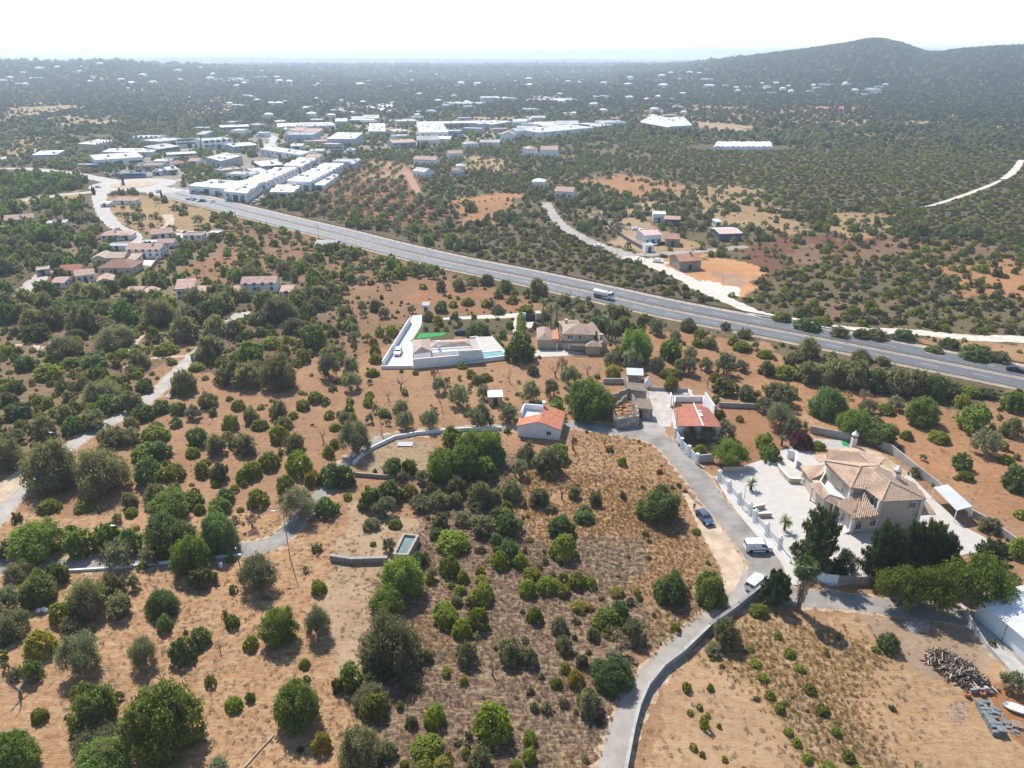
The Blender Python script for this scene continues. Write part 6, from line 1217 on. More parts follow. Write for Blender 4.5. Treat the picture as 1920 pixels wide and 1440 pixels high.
LM += [('the flat white farm house',1250,416),('the pink farm shed',1222,460),('the open pink barn',1370,450),('the orange roofed barn',1292,505),('the white gravel patch',1375,545),('the gravel yard',1200,483),('the roundabout',245,350),('the twin cream houses',210,495),('the yellow house',215,515),('the stepped pink roofed house',485,545),('the single pitch house',345,555),
 ('the tin roofed shed',610,462),('the tanker lorry',1138,560),('the white heath track',1800,370),('the dark red plot',1470,480),('the longest white shed',610,330),('the olive rows',720,340),('the service road',1650,620),('the upper pale lane',1045,420),('the pale farmhouse',1005,350),('the far right motorway',1880,690),('the village pool terrace',275,495),('the long pink roofed house',265,480),('the footpath fork',250,680),('the left frame edge',15,620),('the lane end',450,590),('the pole in the orchards',384,520),('the white corner hall',470,375)]
LMP = [(n_, G(x,y)) for n_,x,y in LM]; USED = {}; COUNT = {}
def where(p):
    d = sorted(((q-p).length, n_, q) for n_,q in LMP); (d0,n0,q0),(d1,n1,q1) = d[0], d[1]; v = p-q0
    if d0 < 4: r = 'right beside ' + n0
    elif abs(v.x) > abs(v.y)*1.2: r = ('right of ' if v.x > 0 else 'left of ') + n0
    else: r = ('behind ' if v.y > 0 else 'in front of ') + n0
    return r, n1
def plant(kind, p, w_, h_, px=None, mood='', rz=None, v=None, label=None):
    name, cat, desc = KIND[kind]; px = px or w_*pxm(*[float(q) for q in proj(p.x,p.y,p.z)])
    lod = 'x' if px > 62 else 'h' if px > 24 else 'm' if px > 11 else 'l'
    if kind in 'myhr' and lod == 'x': lod = 'h'
    vn = {'x':2,'h':4,'m':3,'l':2}[lod]; v = random.randrange(vn) if v is None else v % vn; rz = random.uniform(0,6.28) if rz is None else rz
    tree = kind in 'goldpnbc' and px > 22 or kind == 'b'
    sc = (w_/2, w_/2*random.uniform(.9,1.1), h_)
    if tree:
        o = empty(name, p, rz)
        if kind == 'b':
            c = link(D.objects.new('branches', random.choice(BARE)), o); c.scale = sc
            if 'leaf' in mood: c = link(D.objects.new('crown', crown('b', 'h', v)), o); c.scale = sc
        else:
            t = TRUNKS.get({'c':'g','d':'o'}.get(kind,kind)); tr = link(D.objects.new('trunk', t[v%len(t)]), o); tr.scale = sc; c = link(D.objects.new('crown', crown(kind, lod, v)), o); c.scale = sc
    else:
        o = link(D.objects.new(name, crown(kind, lod, v))); o.location = p; o.rotation_euler = (0,0,rz); o.scale = sc
    size = 'very large' if w_ > 8 else 'large' if w_ > 5.5 else 'mid sized' if w_ > 3 else 'small'
    if label is None or label == 'auto':
        a, b = where(p); q = 'taller than wide' if h_ > w_*.9 else 'low and wide'
        for cand in (f"{size} {desc} {a}", f"{size} {q} {desc} {a}", f"{size} {desc} {a} towards {b}", f"{size} {q} {desc} {a} towards {b}"):
            if len(cand.split()) <= 16 and cand not in USED: break
        else: cand = f"{size} {desc} {a}"
        if len(cand.split()) > 16: cand = f"{size} {desc.split()[0]} {cat} {a}"
        USED[cand] = USED.get(cand,0)+1; label = cand
    tag(o, label, cat, {'b':'leafless trees','m':'round bushes in the fields'}.get(kind, (cat + 'es' if cat.endswith('sh') or cat.endswith('ss') else cat + 's') + ' in the landscape')); COUNT[cat] = COUNT.get(cat,0)+1
    return o
def put(T, s, spec):
    """hand-placed plants: kind, box centre, width, height in zoomed photo pixels"""
    for it in spec.split(';'):
        t = it.split()
        if len(t) < 5: continue
        k, cx, cy, bw, bh = t[0], *map(float, t[1:5]); ox, oy = T; cx, cy, bw, bh = ox+cx/s, oy+cy/s, bw/s, bh/s
        mood = ''
        if len(k) > 1: mood = 'leaf'; k = k[0]
        d = ray(cx, cy); sd = -d[2]/math.hypot(d[0],math.hypot(d[1],d[2])); cdp = math.sqrt(1-sd*sd); m = FPX/((-CAM_H)/d[2])
        a = bw/2*.97; q = (bh/2)**2 - (a*sd)**2; hh = math.sqrt(max(q, (bh*.18)**2))/cdp    # half height in px
        gy = cy + hh*cdp; p = G(cx, gy); h_ = 2*hh/m; W_ = bw/m*.98
        if k in 'ogpdlb': h_ = max(h_, .55*W_)
        if k in 'myfc': h_ = min(max(h_, .5*W_), 1.0*W_)
        if k in 'gdo': h_ = min(h_, 1.05*W_)
        plant(k, p, W_, h_*(1.0 if k in 'nkl' else .84), px=bw, mood=mood); EXC.append((p.x, p.y, W_*.45))
put((0,960),3,"g 220 140 300 230;d 50 190 110 130;g 470 125 160 220;g 610 115 165 190;g 740 120 140 200;c 960 105 270 240;c 1240 95 230 240;o 675 230 180 170;o 850 240 130 120;g 1090 220 230 240;f 1140 350 150 130;o 1465 330 255 230;f 230 400 200 200;o 60 470 180 210;m 345 530 130 160;d 510 430 230 280;d 680 500 150 170;c 920 500 190 160;c 930 615 100 100;d 70 610 230 180;y 240 700 160 190;o 475 770 250 270;g 185 880 140 130;o 820 770 190 200;c 1030 760 160 160;c 1130 690 120 110;b 1240 720 90 150;b 1190 890 140 200;m 1185 935 70 80;m 1310 605 85 80;m 1410 700 85 130;g 1575 615 220 240;o 1790 580 190 250;m 1795 410 90 90;b 115 940 220 240;f 550 1060 270 290;c 670 1015 60 80;b 640 970 110 150;b 920 910 140 150;g 965 1140 430 430;d 560 1270 290 190;d 610 1340 190 230;g 580 1400 330 170;g 85 1330 270 290;f 1410 1010 60 100;g 1670 1030 280 350;o 1230 1425 140 100;o 970 1430 70 50;y 1810 1250 120 180;g 1905 915 80 170;m 360 330 70 70;b 880 400 110 120;o 760 370 90 120;d 410 620 150 110;m 500 660 70 50;c 30 700 130 90;g 20 790 60 80;d 230 470 200 90;d 120 330 190 110;g 340 330 130 120;bl 1420 40 150 120;d 640 400 160 150;m 800 300 60 50;m 1300 255 60 50")
put((640,960),3,"o 270 150 90 150;d 170 60 110 80;c 430 255 90 95;m 630 155 200 140;m 610 290 125 125;o 510 325 80 110;m 895 260 115 105;m 1005 265 95 90;c 945 180 130 170;c 870 130 80 110;c 945 60 165 140;c 1240 65 160 140;m 1245 175 155 160;c 1370 25 130 80;g 360 350 240 240;g 260 490 210 170;d 290 670 340 420;c 270 800 300 190;m 685 355 75 75;y 780 320 60 65;y 790 385 90 55;m 790 445 135 120;m 590 565 170 140;m 770 580 140 145;m 680 640 115 115;d 705 760 135 180;d 950 720 150 240;d 1055 780 110 150;y 1070 350 115 65;m 1050 410 105 115;m 1155 400 125 105;y 1240 430 85 75;m 1330 375 115 95;m 1405 390 70 75;y 1340 525 100 75;m 1090 570 100 95;d 1225 625 105 115;d 1250 725 100 115;y 1265 790 45 45;m 1500 595 175 145;c 1560 540 115 105;y 1550 450 90 60;d 1640 660 150 150;bl 1550 740 270 210;c 1530 890 245 210;f 1850 395 195 210;b 850 840 140 180;m 590 885 55 75;m 1257 860 65 75;y 1320 920 105 115;m 1210 955 75 65;d 1390 1040 160 180;m 850 1145 230 240;b 800 1010 190 150;m 525 1130 140 145;d 395 1165 75 85;m 480 1320 195 155;y 570 1410 115 75;m 465 1415 105 75;d 270 1300 100 150;d 170 1040 220 180;d 110 1230 270 390;g 60 900 150 180;c 185 930 120 110;m 190 1060 160 180;d 780 1360 140 170;m 1060 1250 85 105;m 1060 1350 90 105;m 985 1420 75 50;d 650 1290 60 50;m 690 940 50 60;d 370 950 80 90;m 430 975 50 60;o 410 700 110 160;d 480 790 80 90;m 500 370 60 60;d 720 500 60 70;m 1880 640 60 70;y 1660 440 50 40;m 1250 355 60 60;d 1350 800 80 130;d 1415 660 80 110;d 715 1240 60 80;m 700 1340 60 70;y 600 1370 60 60;d 100 1420 140 80;d 470 240 70 90;c 540 110 90 70;d 790 60 160 130;o 680 30 120 90;d 560 40 110 100;m 300 60 90 60")
put((1280,960),3,"n 735 155 255 350;n 1100 220 220 340;n 1265 205 190 310;n 1360 195 190 310;n 1450 225 180 240;o 915 255 160 180;n 872 315 95 110;n 500 415 150 200;n 560 420 90 140;l 1200 430 280 250;l 1400 450 240 260;l 1630 400 340 320;n 1720 235 200 190;l 1500 300 160 140;g 1875 170 120 160;d 240 640 175 220;m 430 545 115 85;d 180 770 120 85;f 145 400 200 230;m 10 400 60 110;c 1155 720 125 125;m 1085 770 55 40;o 1850 910 140 210;d 1720 60 130 100;m 1740 730 40 40")
put((0,480),3,"d 310 1160 300 290;d 590 1185 300 270;d 60 1080 190 230;c 840 1190 180 170;m 985 1205 130 105;m 1140 1180 95 110;d 1240 1200 115 120;m 1370 1225 90 90;m 1420 1190 110 110;m 1510 1140 130 110;m 1690 1140 155 165;d 1660 1035 120 120;m 1850 1090 80 75;c 1870 1190 140 190;y 1760 1230 95 110;m 1610 1270 120 105;m 1450 1350 125 115;c 1270 1340 115 95;m 1080 1360 130 95;d 885 1330 155 140;d 735 1360 95 95;g 960 1425 260 80;g 1240 1415 160 90;o 1690 1380 235 200;c 1840 1400 140 120;m 275 1400 135 80;m 475 1400 115 70;c 1115 1010 125 115;d 1220 1050 125 125;m 1085 1095 90 65;d 1380 1040 150 135;b 1330 920 110 130;m 1460 940 95 65;m 1300 915 95 105;d 1415 880 95 115;m 1340 830 80 65;d 1175 800 115 95;c 805 870 140 100;c 905 840 120 80;c 1010 850 95 75;o 1090 870 105 95;d 1200 870 65 55;d 1570 850 115 125;m 1705 830 80 65;m 1775 785 95 75;y 1650 890 55 45;m 1570 990 120 105;d 1600 930 110 80;b 1820 970 90 150;d 1040 690 155 150;m 1105 615 95 55;m 1180 590 65 45;d 1190 500 165 160;m 1390 430 90 55;c 1470 420 75 55;c 1770 430 150 180;d 1650 380 140 95;m 1710 545 85 95;m 1675 590 70 55;g 1410 530 160 130;m 1530 490 130 55;d 1300 640 150 150;d 1390 660 150 150;d 1570 640 210 200;m 1340 560 110 70;o 1850 590 150 190;d 1480 670 110 90;m 1040 770 60 45;m 690 540 90 55;c 540 570 160 90;m 330 545 140 80;m 275 640 170 90;m 400 590 110 60;d 790 560 120 130;m 940 520 130 60;m 970 590 60 40;c 820 720 110 80;m 275 810 70 60;c 620 820 150 110;d 370 500 200 130;d 650 440 230 140;c 160 590 130 90;m 430 650 70 50;d 740 800 150 130;d 580 740 200 130;c 990 930 70 60;m 880 990 160 110;d 720 1000 150 110;c 900 1080 150 110;g 820 1110 180 100;d 640 1000 150 120;m 880 950 80 50;d 740 930 90 80;d 530 910 160 120;c 420 940 130 110;d 250 950 160 130;c 110 860 160 100;d 80 1010 150 90;m 120 940 80 60;m 230 890 60 40;d 1080 330 140 130;d 900 300 200 170;d 470 340 180 160;d 310 330 160 130;c 700 300 170 150;d 1580 290 200 160;d 1040 400 170 150;d 1210 380 130 130;c 1170 300 150 120;g 1160 290 90 120;g 940 270 140 110;d 1500 330 150 110;d 1320 400 130 100;m 1440 350 90 60;c 40 310 140 120;d 150 300 120 110;d 580 370 150 100;c 210 420 150 100;m 1100 560 60 50;d 1600 60 100 80;g 1760 110 90 90;m 1230 690 60 60;d 1430 620 110 90")
put((640,480),3,"o 550 710 95 120;o 665 770 135 155;o 800 750 85 110;o 1060 750 135 160;o 1180 740 115 115;o 1280 670 130 125;o 785 885 165 160;o 945 880 145 120;o 335 850 120 130;o 360 920 130 120;o 500 900 120 150;o 60 620 125 135;o 55 700 120 110;o 90 1010 200 210;o 20 880 90 150;m 155 810 65 65;g 1390 795 275 225;g 1200 850 125 110;m 730 655 60 55;m 810 690 85 35;b 335 680 120 140;b 540 605 80 100;b 945 655 85 120;b 1205 610 120 150;b 1385 605 90 130;b 1010 600 80 80;b 150 790 70 110;b 265 760 70 100;bl 520 660 60 90;y 1525 645 95 100;o 1515 580 125 95;o 1625 580 125 130;g 1650 500 190 190;o 1775 605 110 100;o 1905 605 90 110;g 1855 525 130 120;y 1855 710 90 90;c 1000 500 175 170;c 770 405 145 90;y 545 345 65 85;p 640 345 65 90;p 745 345 50 65;m 590 405 32 32;m 535 405 32 32;c 475 400 32 40;c 910 425 55 75;m 945 380 50 50;m 870 455 35 35;m 885 475 35 35;m 900 495 35 35;m 920 515 35 40;g 740 1080 220 220;g 620 1000 120 130;g 820 1060 200 200;g 700 1140 200 200;g 560 1150 190 210;c 860 1100 140 150;g 800 1180 180 150;c 300 1150 125 175;g 390 1170 95 115;c 280 1300 145 160;f 165 1350 135 140;o 250 1405 160 130;y 390 1320 95 95;o 450 1230 85 95;d 1160 1130 165 170;d 1040 1110 120 110;g 1220 1100 130 110;m 1165 1225 58 58;d 650 1270 115 140;d 780 1310 150 170;d 550 1350 105 130;d 960 1300 125 140;d 1110 1320 115 160;b 1240 1290 150 170;d 1430 1340 85 120;m 930 1400 75 75;d 1370 1420 100 80;m 1580 1145 58 65;f 1790 1385 250 200;b 1305 1000 130 190;b 1480 1010 70 120;b 1430 1230 90 130;c 20 1190 130 190;g 50 850 70 90;d 640 1360 90 90;d 860 1330 90 110;d 450 1400 150 80;d 1310 1320 80 80;o 1010 1180 110 130;c 190 1200 30 40;b 1510 1200 70 140;d 780 1400 130 80;d 1180 1420 80 50;o 160 900 60 80;b 90 590 50 70;g 215 410 60 80;m 290 410 80 70;d 260 460 50 50;m 180 470 50 60;m 190 520 70 60;m 195 570 80 60;m 175 650 80 50;m 70 490 40 45;d 390 620 0 0;m 680 610 60 40;c 1090 390 40 40;c 1140 385 35 30;m 1220 370 60 40;c 1450 370 130 90;c 1680 410 60 50;d 1570 540 110 110;m 1850 660 120 60;d 1250 240 90 70;m 960 240 70 50;m 1040 295 90 60;d 880 295 80 60;d 560 155 70 80;d 660 150 80 80;c 565 280 80 70;c 925 165 90 80;m 710 250 80 50;bl 1240 600 90 110")
put((1280,480),3,"c 810 810 205 180;d 700 505 125 120;d 470 620 95 95;m 565 640 140 85;d 700 640 155 140;d 830 640 155 160;d 960 650 175 180;c 1080 665 145 175;d 1200 680 165 180;d 1310 690 150 180;c 1400 725 150 150;d 1500 740 120 110;g 1340 860 215 170;g 955 930 190 170;f 1090 980 220 150;o 1190 820 115 95;g 1630 900 185 160;o 1700 1040 175 160;m 1440 1010 120 75;m 1255 1000 75 60;m 1820 1140 95 55;c 1870 1215 160 190;o 460 830 115 95;o 540 890 190 160;o 620 960 160 130;d 530 760 185 155;m 610 755 80 75;f 240 725 145 105;d 360 760 120 95;b 140 680 70 130;o 230 600 135 135;o 30 600 110 130;o 330 610 95 75;m 460 550 95 45;m 330 500 110 65;o 40 980 95 130;o 135 980 105 130;o 240 970 130 130;m 265 1045 110 65;l 260 1130 240 140;m 95 1080 75 55;g 455 1030 105 95;g 490 1100 125 95;r 660 1020 130 115;c 1560 1130 110 130;c 160 835 70 70;g 215 890 70 70;m 760 1065 90 50;o 1040 840 130 90;d 900 860 90 70;bl 1020 780 120 70;bl 930 775 80 60;y 320 910 50 40;m 1140 850 100 70;d 1840 930 120 160;m 1800 1060 60 60;m 1620 760 120 60;d 1700 760 110 70;g 1850 810 150 120;d 1000 560 130 70;m 900 600 100 60;d 1120 580 90 60;d 640 560 100 60;d 150 480 90 70;c 240 390 60 50;d 1090 440 120 60;c 1000 430 110 60;c 1240 445 130 60;m 560 350 110 40;m 790 365 90 40;c 700 400 150 50;d 880 420 120 70;c 1420 525 90 40;c 1500 490 120 60;c 1640 540 170 80;d 1780 560 120 70;m 1380 520 50 30;d 350 430 90 60;m 100 430 80 50;d 30 380 100 80;o 40 540 110 80;o 130 600 90 90")
# young crop plants in two drip lines
for s_, lb_ in (("535 690 50 45;600 785 70 70;660 870 60 60;715 985 70 80;785 1100 80 80;860 1225 65 70;930 1360 75 90;985 1440 60 50", 'row of dark green young plants along the inner drip line'), ("380 762 50 40;410 845 70 45;450 920 70 60;490 1020 60 60;545 1090 60 90;590 1225 60 60;640 1285 55 70;700 1380 60 70;820 1430 100 50", 'row of dark green young plants along the outer drip line')):
    for k, it in enumerate(s_.split(';')):
        x, y, a_, b_ = map(float, it.split()); p = TF(x, y+b_*.3); m = pxm(1280+x/3, 960+y/3); o = link(D.objects.new('crop_plant', crown('m','m',k%3))); o.location = p; o.scale = (a_/3/m*.5, a_/3/m*.5, b_/3/m*.55)
        tag(o, lb_.replace('row of dark green young plants','dark green young plant') + (' nearest its head' if k == 0 else ' at the frame edge' if k > 7 else ''), 'crop plant', 'young plants in drip lines'); EXC.append((p.x,p.y,.5))
pipe = mat('black_hose', (.03,.03,.03), .6, .1, 3)
for pts, lb_ in (([(500,640),(610,790),(700,930),(790,1110),(870,1240),(960,1400),(990,1460)],'black drip hose along the inner crop row'), ([(370,750),(430,870),(500,1030),(570,1150),(640,1290),(720,1420)],'black drip hose along the outer crop row')):
    tag(MB().tube([TF(x,y)+Vector((0,0,.04)) for x,y in pts], .035, 5).build('drip_hose', pipe), lb_, 'hose')
for x,y,w_,h_ in ((120,1210,60,140),(155,995,40,50),(95,1105,40,40),(205,1210,30,40),(60,1330,50,50),(20,1000,60,80),(140,1150,30,40),(40,1135,40,40),(235,1395,40,40),(110,1370,40,40)):
    plant('m', TF(x,y), w_/3/pxm(1280+x/3,960+y/3), h_/3/pxm(1280+x/3,960+y/3)*.7, label='small green weed in the dry plot beside the wall')
# ------------------------------------------------------------------ palms and cycads
FROND = foliage('palm_fronds', (.07,.11,.03), (.20,.25,.085), .4, 1); DEADF = mat('dead_fronds', (.30,.22,.14), .95, .2, 3)
def frond(mb, base, az, el, L, wd, seg=5, droop=.9):
    base = Vector(base); p = base; e = el; pts = [p]
    for i in range(seg):
        p = p + Vector((math.cos(az)*math.cos(e), math.sin(az)*math.cos(e), math.sin(e)))*L/seg; pts.append(p); e -= droop/seg
    side = Vector((-math.sin(az), math.cos(az), 0))
    for i in range(seg):                # leaflets in pairs
        a, b = pts[i], pts[i+1]; w_ = wd*math.sin(math.pi*(i+.9)/(seg+.8))
        for s in (-1,1):
            for f in (0,.5):
                q = a+(b-a)*f; t = q + side*s*w_ + (b-a)*.7 + Vector((0,0,-.18*w_)); mb.add([q, q+(b-a)*.42, t], [(0,1,2)])
def palm_meshes(seed, fan=False):
    rng = random.Random(seed); b = MB(); n = 34
    if fan:
        for i in range(46):
            az = rng.uniform(0,6.283); el = rng.uniform(-.75,1.4); d = Vector((math.cos(az)*math.cos(el),math.sin(az)*math.cos(el),math.sin(el))); sd = Vector((-math.sin(az),math.cos(az),0)); c = Vector((0,0,1))+d*.5; nn = d.cross(sd)
            b.add([Vector((0,0,1))-sd*.012,Vector((0,0,1))+sd*.012,c], [(0,1,2)])
            for k in range(11):
                a = -1.25+2.5*k/10; t = (d*math.cos(a)+sd*math.sin(a)); w_ = (-d*math.sin(a)+sd*math.cos(a))*.055; e = c+t*.5*rng.uniform(.85,1.1)+Vector((0,0,-.12*abs(a)-.06)); b.add([c, c+t*.3-w_, e, c+t*.3+w_], [(0,1,2,3)])
        return b.mesh('fronds', FROND)
    for i in range(n):
        el = rng.uniform(-.5,1.35); frond(b, (0,0,1), rng.uniform(0,6.28), el, rng.uniform(.85,1.1), .22 if not fan else .34, 5, 1.1)
    return b.mesh('fronds', FROND)
PM = [palm_meshes(i) for i in range(3)]; PF = palm_meshes(9, True)
tb_ = MB(); prof = []
for i in range(24): prof += [(1.0-.15*i/24, i/24), (.82-.12*i/24, (i+.6)/24)]
tb_.lathe(prof, (0,0,0), 9); PT = tb_.mesh('trunk', mat('palm_bark', (.20,.155,.11), .95, .25, 6, .6, 12))
def palm(p, h, r, lab, fan=False, skirt=False, k=0, name='palm_tree', cat='palm', group=None, tr=.22):
    o = empty(name, p, random.uniform(0,6)); t = link(D.objects.new('trunk', PT), o); t.scale = (tr,tr,h)
    c = link(D.objects.new('fronds', PF if fan else PM[k%3]), o); c.scale = (r,r,r); c.location = (0,0,h-r)
    if skirt:
        sk = MB(); rg = random.Random(4)
        for i in range(260):
            a = rg.uniform(0,6.28); z = h*rg.uniform(.25,.97); rr = tr+rg.uniform(.05,.2)+.75*(z/h)**1.5; sk.add([(rr*.5*math.cos(a),rr*.5*math.sin(a),z+.1),(rr*math.cos(a+.12),rr*math.sin(a+.12),z-.6),(rr*math.cos(a-.12),rr*math.sin(a-.12),z-.75)],[(0,1,2)])
        sk.build('dead_fronds', DEADF, o)
    tag(o, lab, cat, group); EXC.append((p.x,p.y,1)); return o
palm(TF(650,548), 7.6, 2.1, 'tall fan palm with a skirt of dead fronds by the lane', True, True, tr=.38)
PG = 'palms round the cream villa'
for i, (x,y,top,lb_) in enumerate(((1135,425,262,'tallest palm left of the cream villa garden'),(1178,395,300,'palm right beside the tallest garden palm'),(1212,385,300,'third garden palm behind the cream villa'),(1300,370,322,'broad short palm behind the cream villa roof'),(1500,475,290,'tall twin palm right of the cream villa'),(1522,480,300,'second tall palm right of the cream villa'),(1485,455,360,'lower palm between villa and twin palms'),(1540,470,390,'small palm at the right end of the cream villa'))):
    h = (y-top)/3/ (pxm(640+x/3,480+y/3)*.93); palm(TB(x,y), h, 1.9, lb_, k=i, group=PG, tr=.24)
palm(TS(680,312), 1.6, 1.25, 'cycad in the villa forecourt behind the lamp post', k=1, name='cycad', cat='cycad', tr=.3); palm(TS(1015,715), 1.9, 1.35, 'leaning cycad beside the dark conifer', k=2, name='cycad', cat='cycad', tr=.26)
palm(TC(555,1065), 1.4, 1.3, 'small palm beside the bougainvillea', k=0, name='cycad', cat='cycad', tr=.25)
b = MB()
hd = crown('m','h',1); p0, p1 = TB(1015,345), TB(1005,450); L_ = (p1-p0).length
for k in range(7): 
    o = link(D.objects.new('hedge_bush', crown('m','m',k%3))); o.location = p0+(p1-p0)*k/6; o.scale = (1.5,1.5,1.7); tag(o, 'clipped bush in the hedge between the two villas', 'bush', 'hedge between the two villas')
# ------------------------------------------------------------------ vehicles
def paint(name, col): return mat(name, col, .28, .03, .6, spec=.5)
WHITEP = paint('white_car_paint', (.80,.80,.79)); BLUEP = paint('steel_blue_paint', (.065,.095,.15)); DARKP = paint('dark_car_paint', (.03,.033,.038)); SILV = paint('silver_paint', (.45,.46,.48)); REDP_ = paint('red_paint', (.35,.03,.025))
LAMP = mat('lamp_glass', (.75,.75,.72), .2, .02, 1); TAIL = mat('tail_lamp', (.35,.01,.01), .3, .05, 1); HUB = mat('wheel_rim', (.42,.43,.44), .35, .06, 4, metal=.7); PLAST = mat('black_plastic', (.03,.03,.032), .6, .1, 4)
def loft(prof, w_, zb, taper, nose=.06, b=None):
    """closed body from a side profile; narrower above the waist and rounded at both ends"""
    b = b or MB(); n = len(prof); xs = [p[0] for p in prof]; x0, x1 = min(xs), max(xs); zt = max(p[1] for p in prof)
    def hw(x, z): t = max(0,(z-zb)/(zt-zb)); e = max(abs(x-(x0+x1)/2)/((x1-x0)/2)-.72,0)/.28; return w_/2*(1-taper*t)*(1-nose*2.2*e*e)
    for s in (-1,1):
        for k in (1.0,.93): b.v += [(x, s*hw(x,z)*(1 if k == 1 else .97), z) for x,z in prof]
    o = len(b.v)-4*n
    for i in range(n):
        j = (i+1)%n; b.f.append((o+i, o+j, o+2*n+j, o+2*n+i))
    b.f.append(tuple(o+i for i in range(n-1,-1,-1))); b.f.append(tuple(o+2*n+i for i in range(n))); return b, hw
def wheel(parent, x, y, r=.32, w_=.21):
    t = MB(); s = 1 if y > 0 else -1; prof = [(r*.62,-w_/2),(r*.93,-w_/2),(r,-w_*.3),(r,w_*.3),(r*.93,w_/2),(r*.62,w_/2)]; t.lathe(prof, (0,0,0), 18); o = t.build('tyre', RUBBER); o.name = 'wheel'
    o.parent = parent; o.location = (x,y,r); o.rotation_euler = (math.pi/2,0,0)
    h = MB().lathe([(r*.63,-w_*.42),(r*.63,w_*.42),(r*.5,w_*.3),(.06,w_*.36),(.02,w_*.4)], (0,0,0), 14).build('rim', HUB, o); h.scale = (1,1,-s); return o
def glassq(root, hw, pts, side, name='side_window', off=.012):
    b = MB(); b.add([(x, side*(hw(x,z)+off), z) for x,z in pts], [tuple(range(len(pts))) if side < 0 else tuple(range(len(pts)-1,-1,-1))]); return b.build(name, GLASS, root)
def crossq(root, hw, a, c, name, inset=.08, lift=.014, m=None):
    n = Vector((-(c[1]-a[1]), 0, c[0]-a[0])).normalized(); n = n if n.z > 0 or (abs(n.z) < .2) else -n
    pts = [Vector((a[0],-(hw(*a)-inset),a[1])), Vector((a[0],hw(*a)-inset,a[1])), Vector((c[0],hw(*c)-inset,c[1])), Vector((c[0],-(hw(*c)-inset),c[1]))]; return MB().add([p+n*lift for p in pts], [(0,1,2,3)]).build(name, m or GLASS, root)
def set_on(root, a, c):
    d = c-a; root.location = (a+c)/2 + Vector((0,0,root.location.z)); root.rotation_euler.z = math.atan2(d.y,d.x); EXC.append(((a.x+c.x)/2,(a.y+c.y)/2,3)); return root
def van(label, group=None):
    r = empty('white_van'); tag(r, label, 'van', group)
    P = [(-2.18,.34),(-2.2,.9),(-2.12,1.70),(-1.98,1.82),(-.6,1.88),(.45,1.86),(.78,1.78),(1.40,1.16),(1.95,1.02),(2.14,.82),(2.2,.5),(2.15,.30),(1.75,.26),(-1.7,.26)]
    b, hw = loft(P, 1.82, .95, .12); b.build('body', WHITEP, r)
    crossq(r, hw, (1.33,1.22), (.83,1.73), 'windscreen')
    for s in (-1,1):
        glassq(r, hw, [(.28,1.18),(1.12,1.15),(.80,1.62),(.28,1.64)], s); b = MB(); b.add([(x, s*(hw(x,z)+.02), z) for x,z in ((-1.2,.52),(1.3,.52),(1.3,.66),(-1.2,.66))], [(0,1,2,3) if s < 0 else (3,2,1,0)]); b.build('side_trim', PLAST, r)
        MB().box(-.09,.09,-.1,.1,-.09,.11).build('mirror', PLAST, r).location = (1.05, s*1.0, 1.22)
        MB().box(-.1,.1,-.17,.17,-.1,.1).build('headlight', LAMP, r).location = (2.05, s*.62, .80); MB().box(-.03,.03,-.06,.06,-.22,.22).build('tail_light', TAIL, r).location = (-2.17, s*.78, 1.05)
        for x in (1.33,-1.33): wheel(r, x, s*.80)
        MB().add([(-.6,s*(hw(-.6,1.1)+.013),.36),(-.58,s*(hw(-.58,1.1)+.013),.36),(-.58,s*(hw(-.6,1.1)+.02),1.72*.62),(-.6,s*(hw(-.6,1.1)+.02),1.72*.62)],[(0,1,2,3)]).build('door_seam', PLAST, r)
        MB().box(-.55,.45,-.012,.012,-.02,.02).build('sliding_rail', PLAST, r).location = (-1.1, s*(hw(-1.1,1.25)+.008), 1.2)
    crossq(r, hw, (2.19,.34), (2.2,.56), 'bumper', .02, .03, PLAST); crossq(r, hw, (-2.2,.34), (-2.21,.56), 'bumper', .02, -.03, PLAST)
    for s in (-1,1): MB().box(-.02,.02,-.3,.3,-.25,.25).build('rear_window', GLASS, r).location = (-2.165, s*.36, 1.35)
    return r
def car(name, label, paintm, cat='car', suv=False, group=None):
    r = empty(name); tag(r, label, cat, group); k = .16 if suv else 0
    P = [(-2.2,.36),(-2.24,.72+k),(-2.14,.96+k),(-1.75,1.04+k),(-1.15,1.40+k),(-.6,1.47+k),(.1,1.46+k),(.45,1.38+k),(1.05,1.0+k),(1.75,.90+k),(2.12,.76+k),(2.24,.52),(2.18,.30),(1.7,.22),(-1.7,.22)]
    if suv: P[3:5] = [(-2.02,1.15),(-1.72,1.55)]
    b, hw = loft(P, 1.80, .85+k, .22, .1); b.build('body', paintm, r)
    crossq(r, hw, (.98,1.05+k), (.50,1.36+k), 'windscreen', .12); crossq(r, hw, (P[4][0]-.05,P[4][1]-.04), (P[3][0]+.06,P[3][1]+.06), 'rear_window', .14, .016)
    for s in (-1,1):
        glassq(r, hw, [(-.35,.98+k),(.82,1.02+k),(.38,1.34+k),(-.35,1.40+k)], s); glassq(r, hw, [(-1.42,1.02+k),(-.43,.98+k),(-.43,1.40+k),(-1.08,1.36+k)], s)
        MB().box(-.08,.08,-.1,.1,-.06,.08).build('mirror', paintm, r).location = (.72, s*.98, 1.02+k); MB().box(-.13,.13,-.2,.2,-.06,.06).build('headlight', LAMP, r).location = (2.05, s*.58, .70+k*.6); MB().box(-.05,.05,-.2,.2,-.06,.06).build('tail_light', TAIL, r).location = (-2.17, s*.58, .84+k)
        for x in (1.36,-1.34): wheel(r, x, s*.79, .32+k*.25)
    MB().box(-.02,.02,-.38,.38,-.1,.1).build('grille', PLAST, r).location = (2.235, 0, .48); MB().box(-.01,.01,-.26,.26,-.055,.055).build('number_plate', WHITE2, r).location = (-2.25,0,.66)
    return r
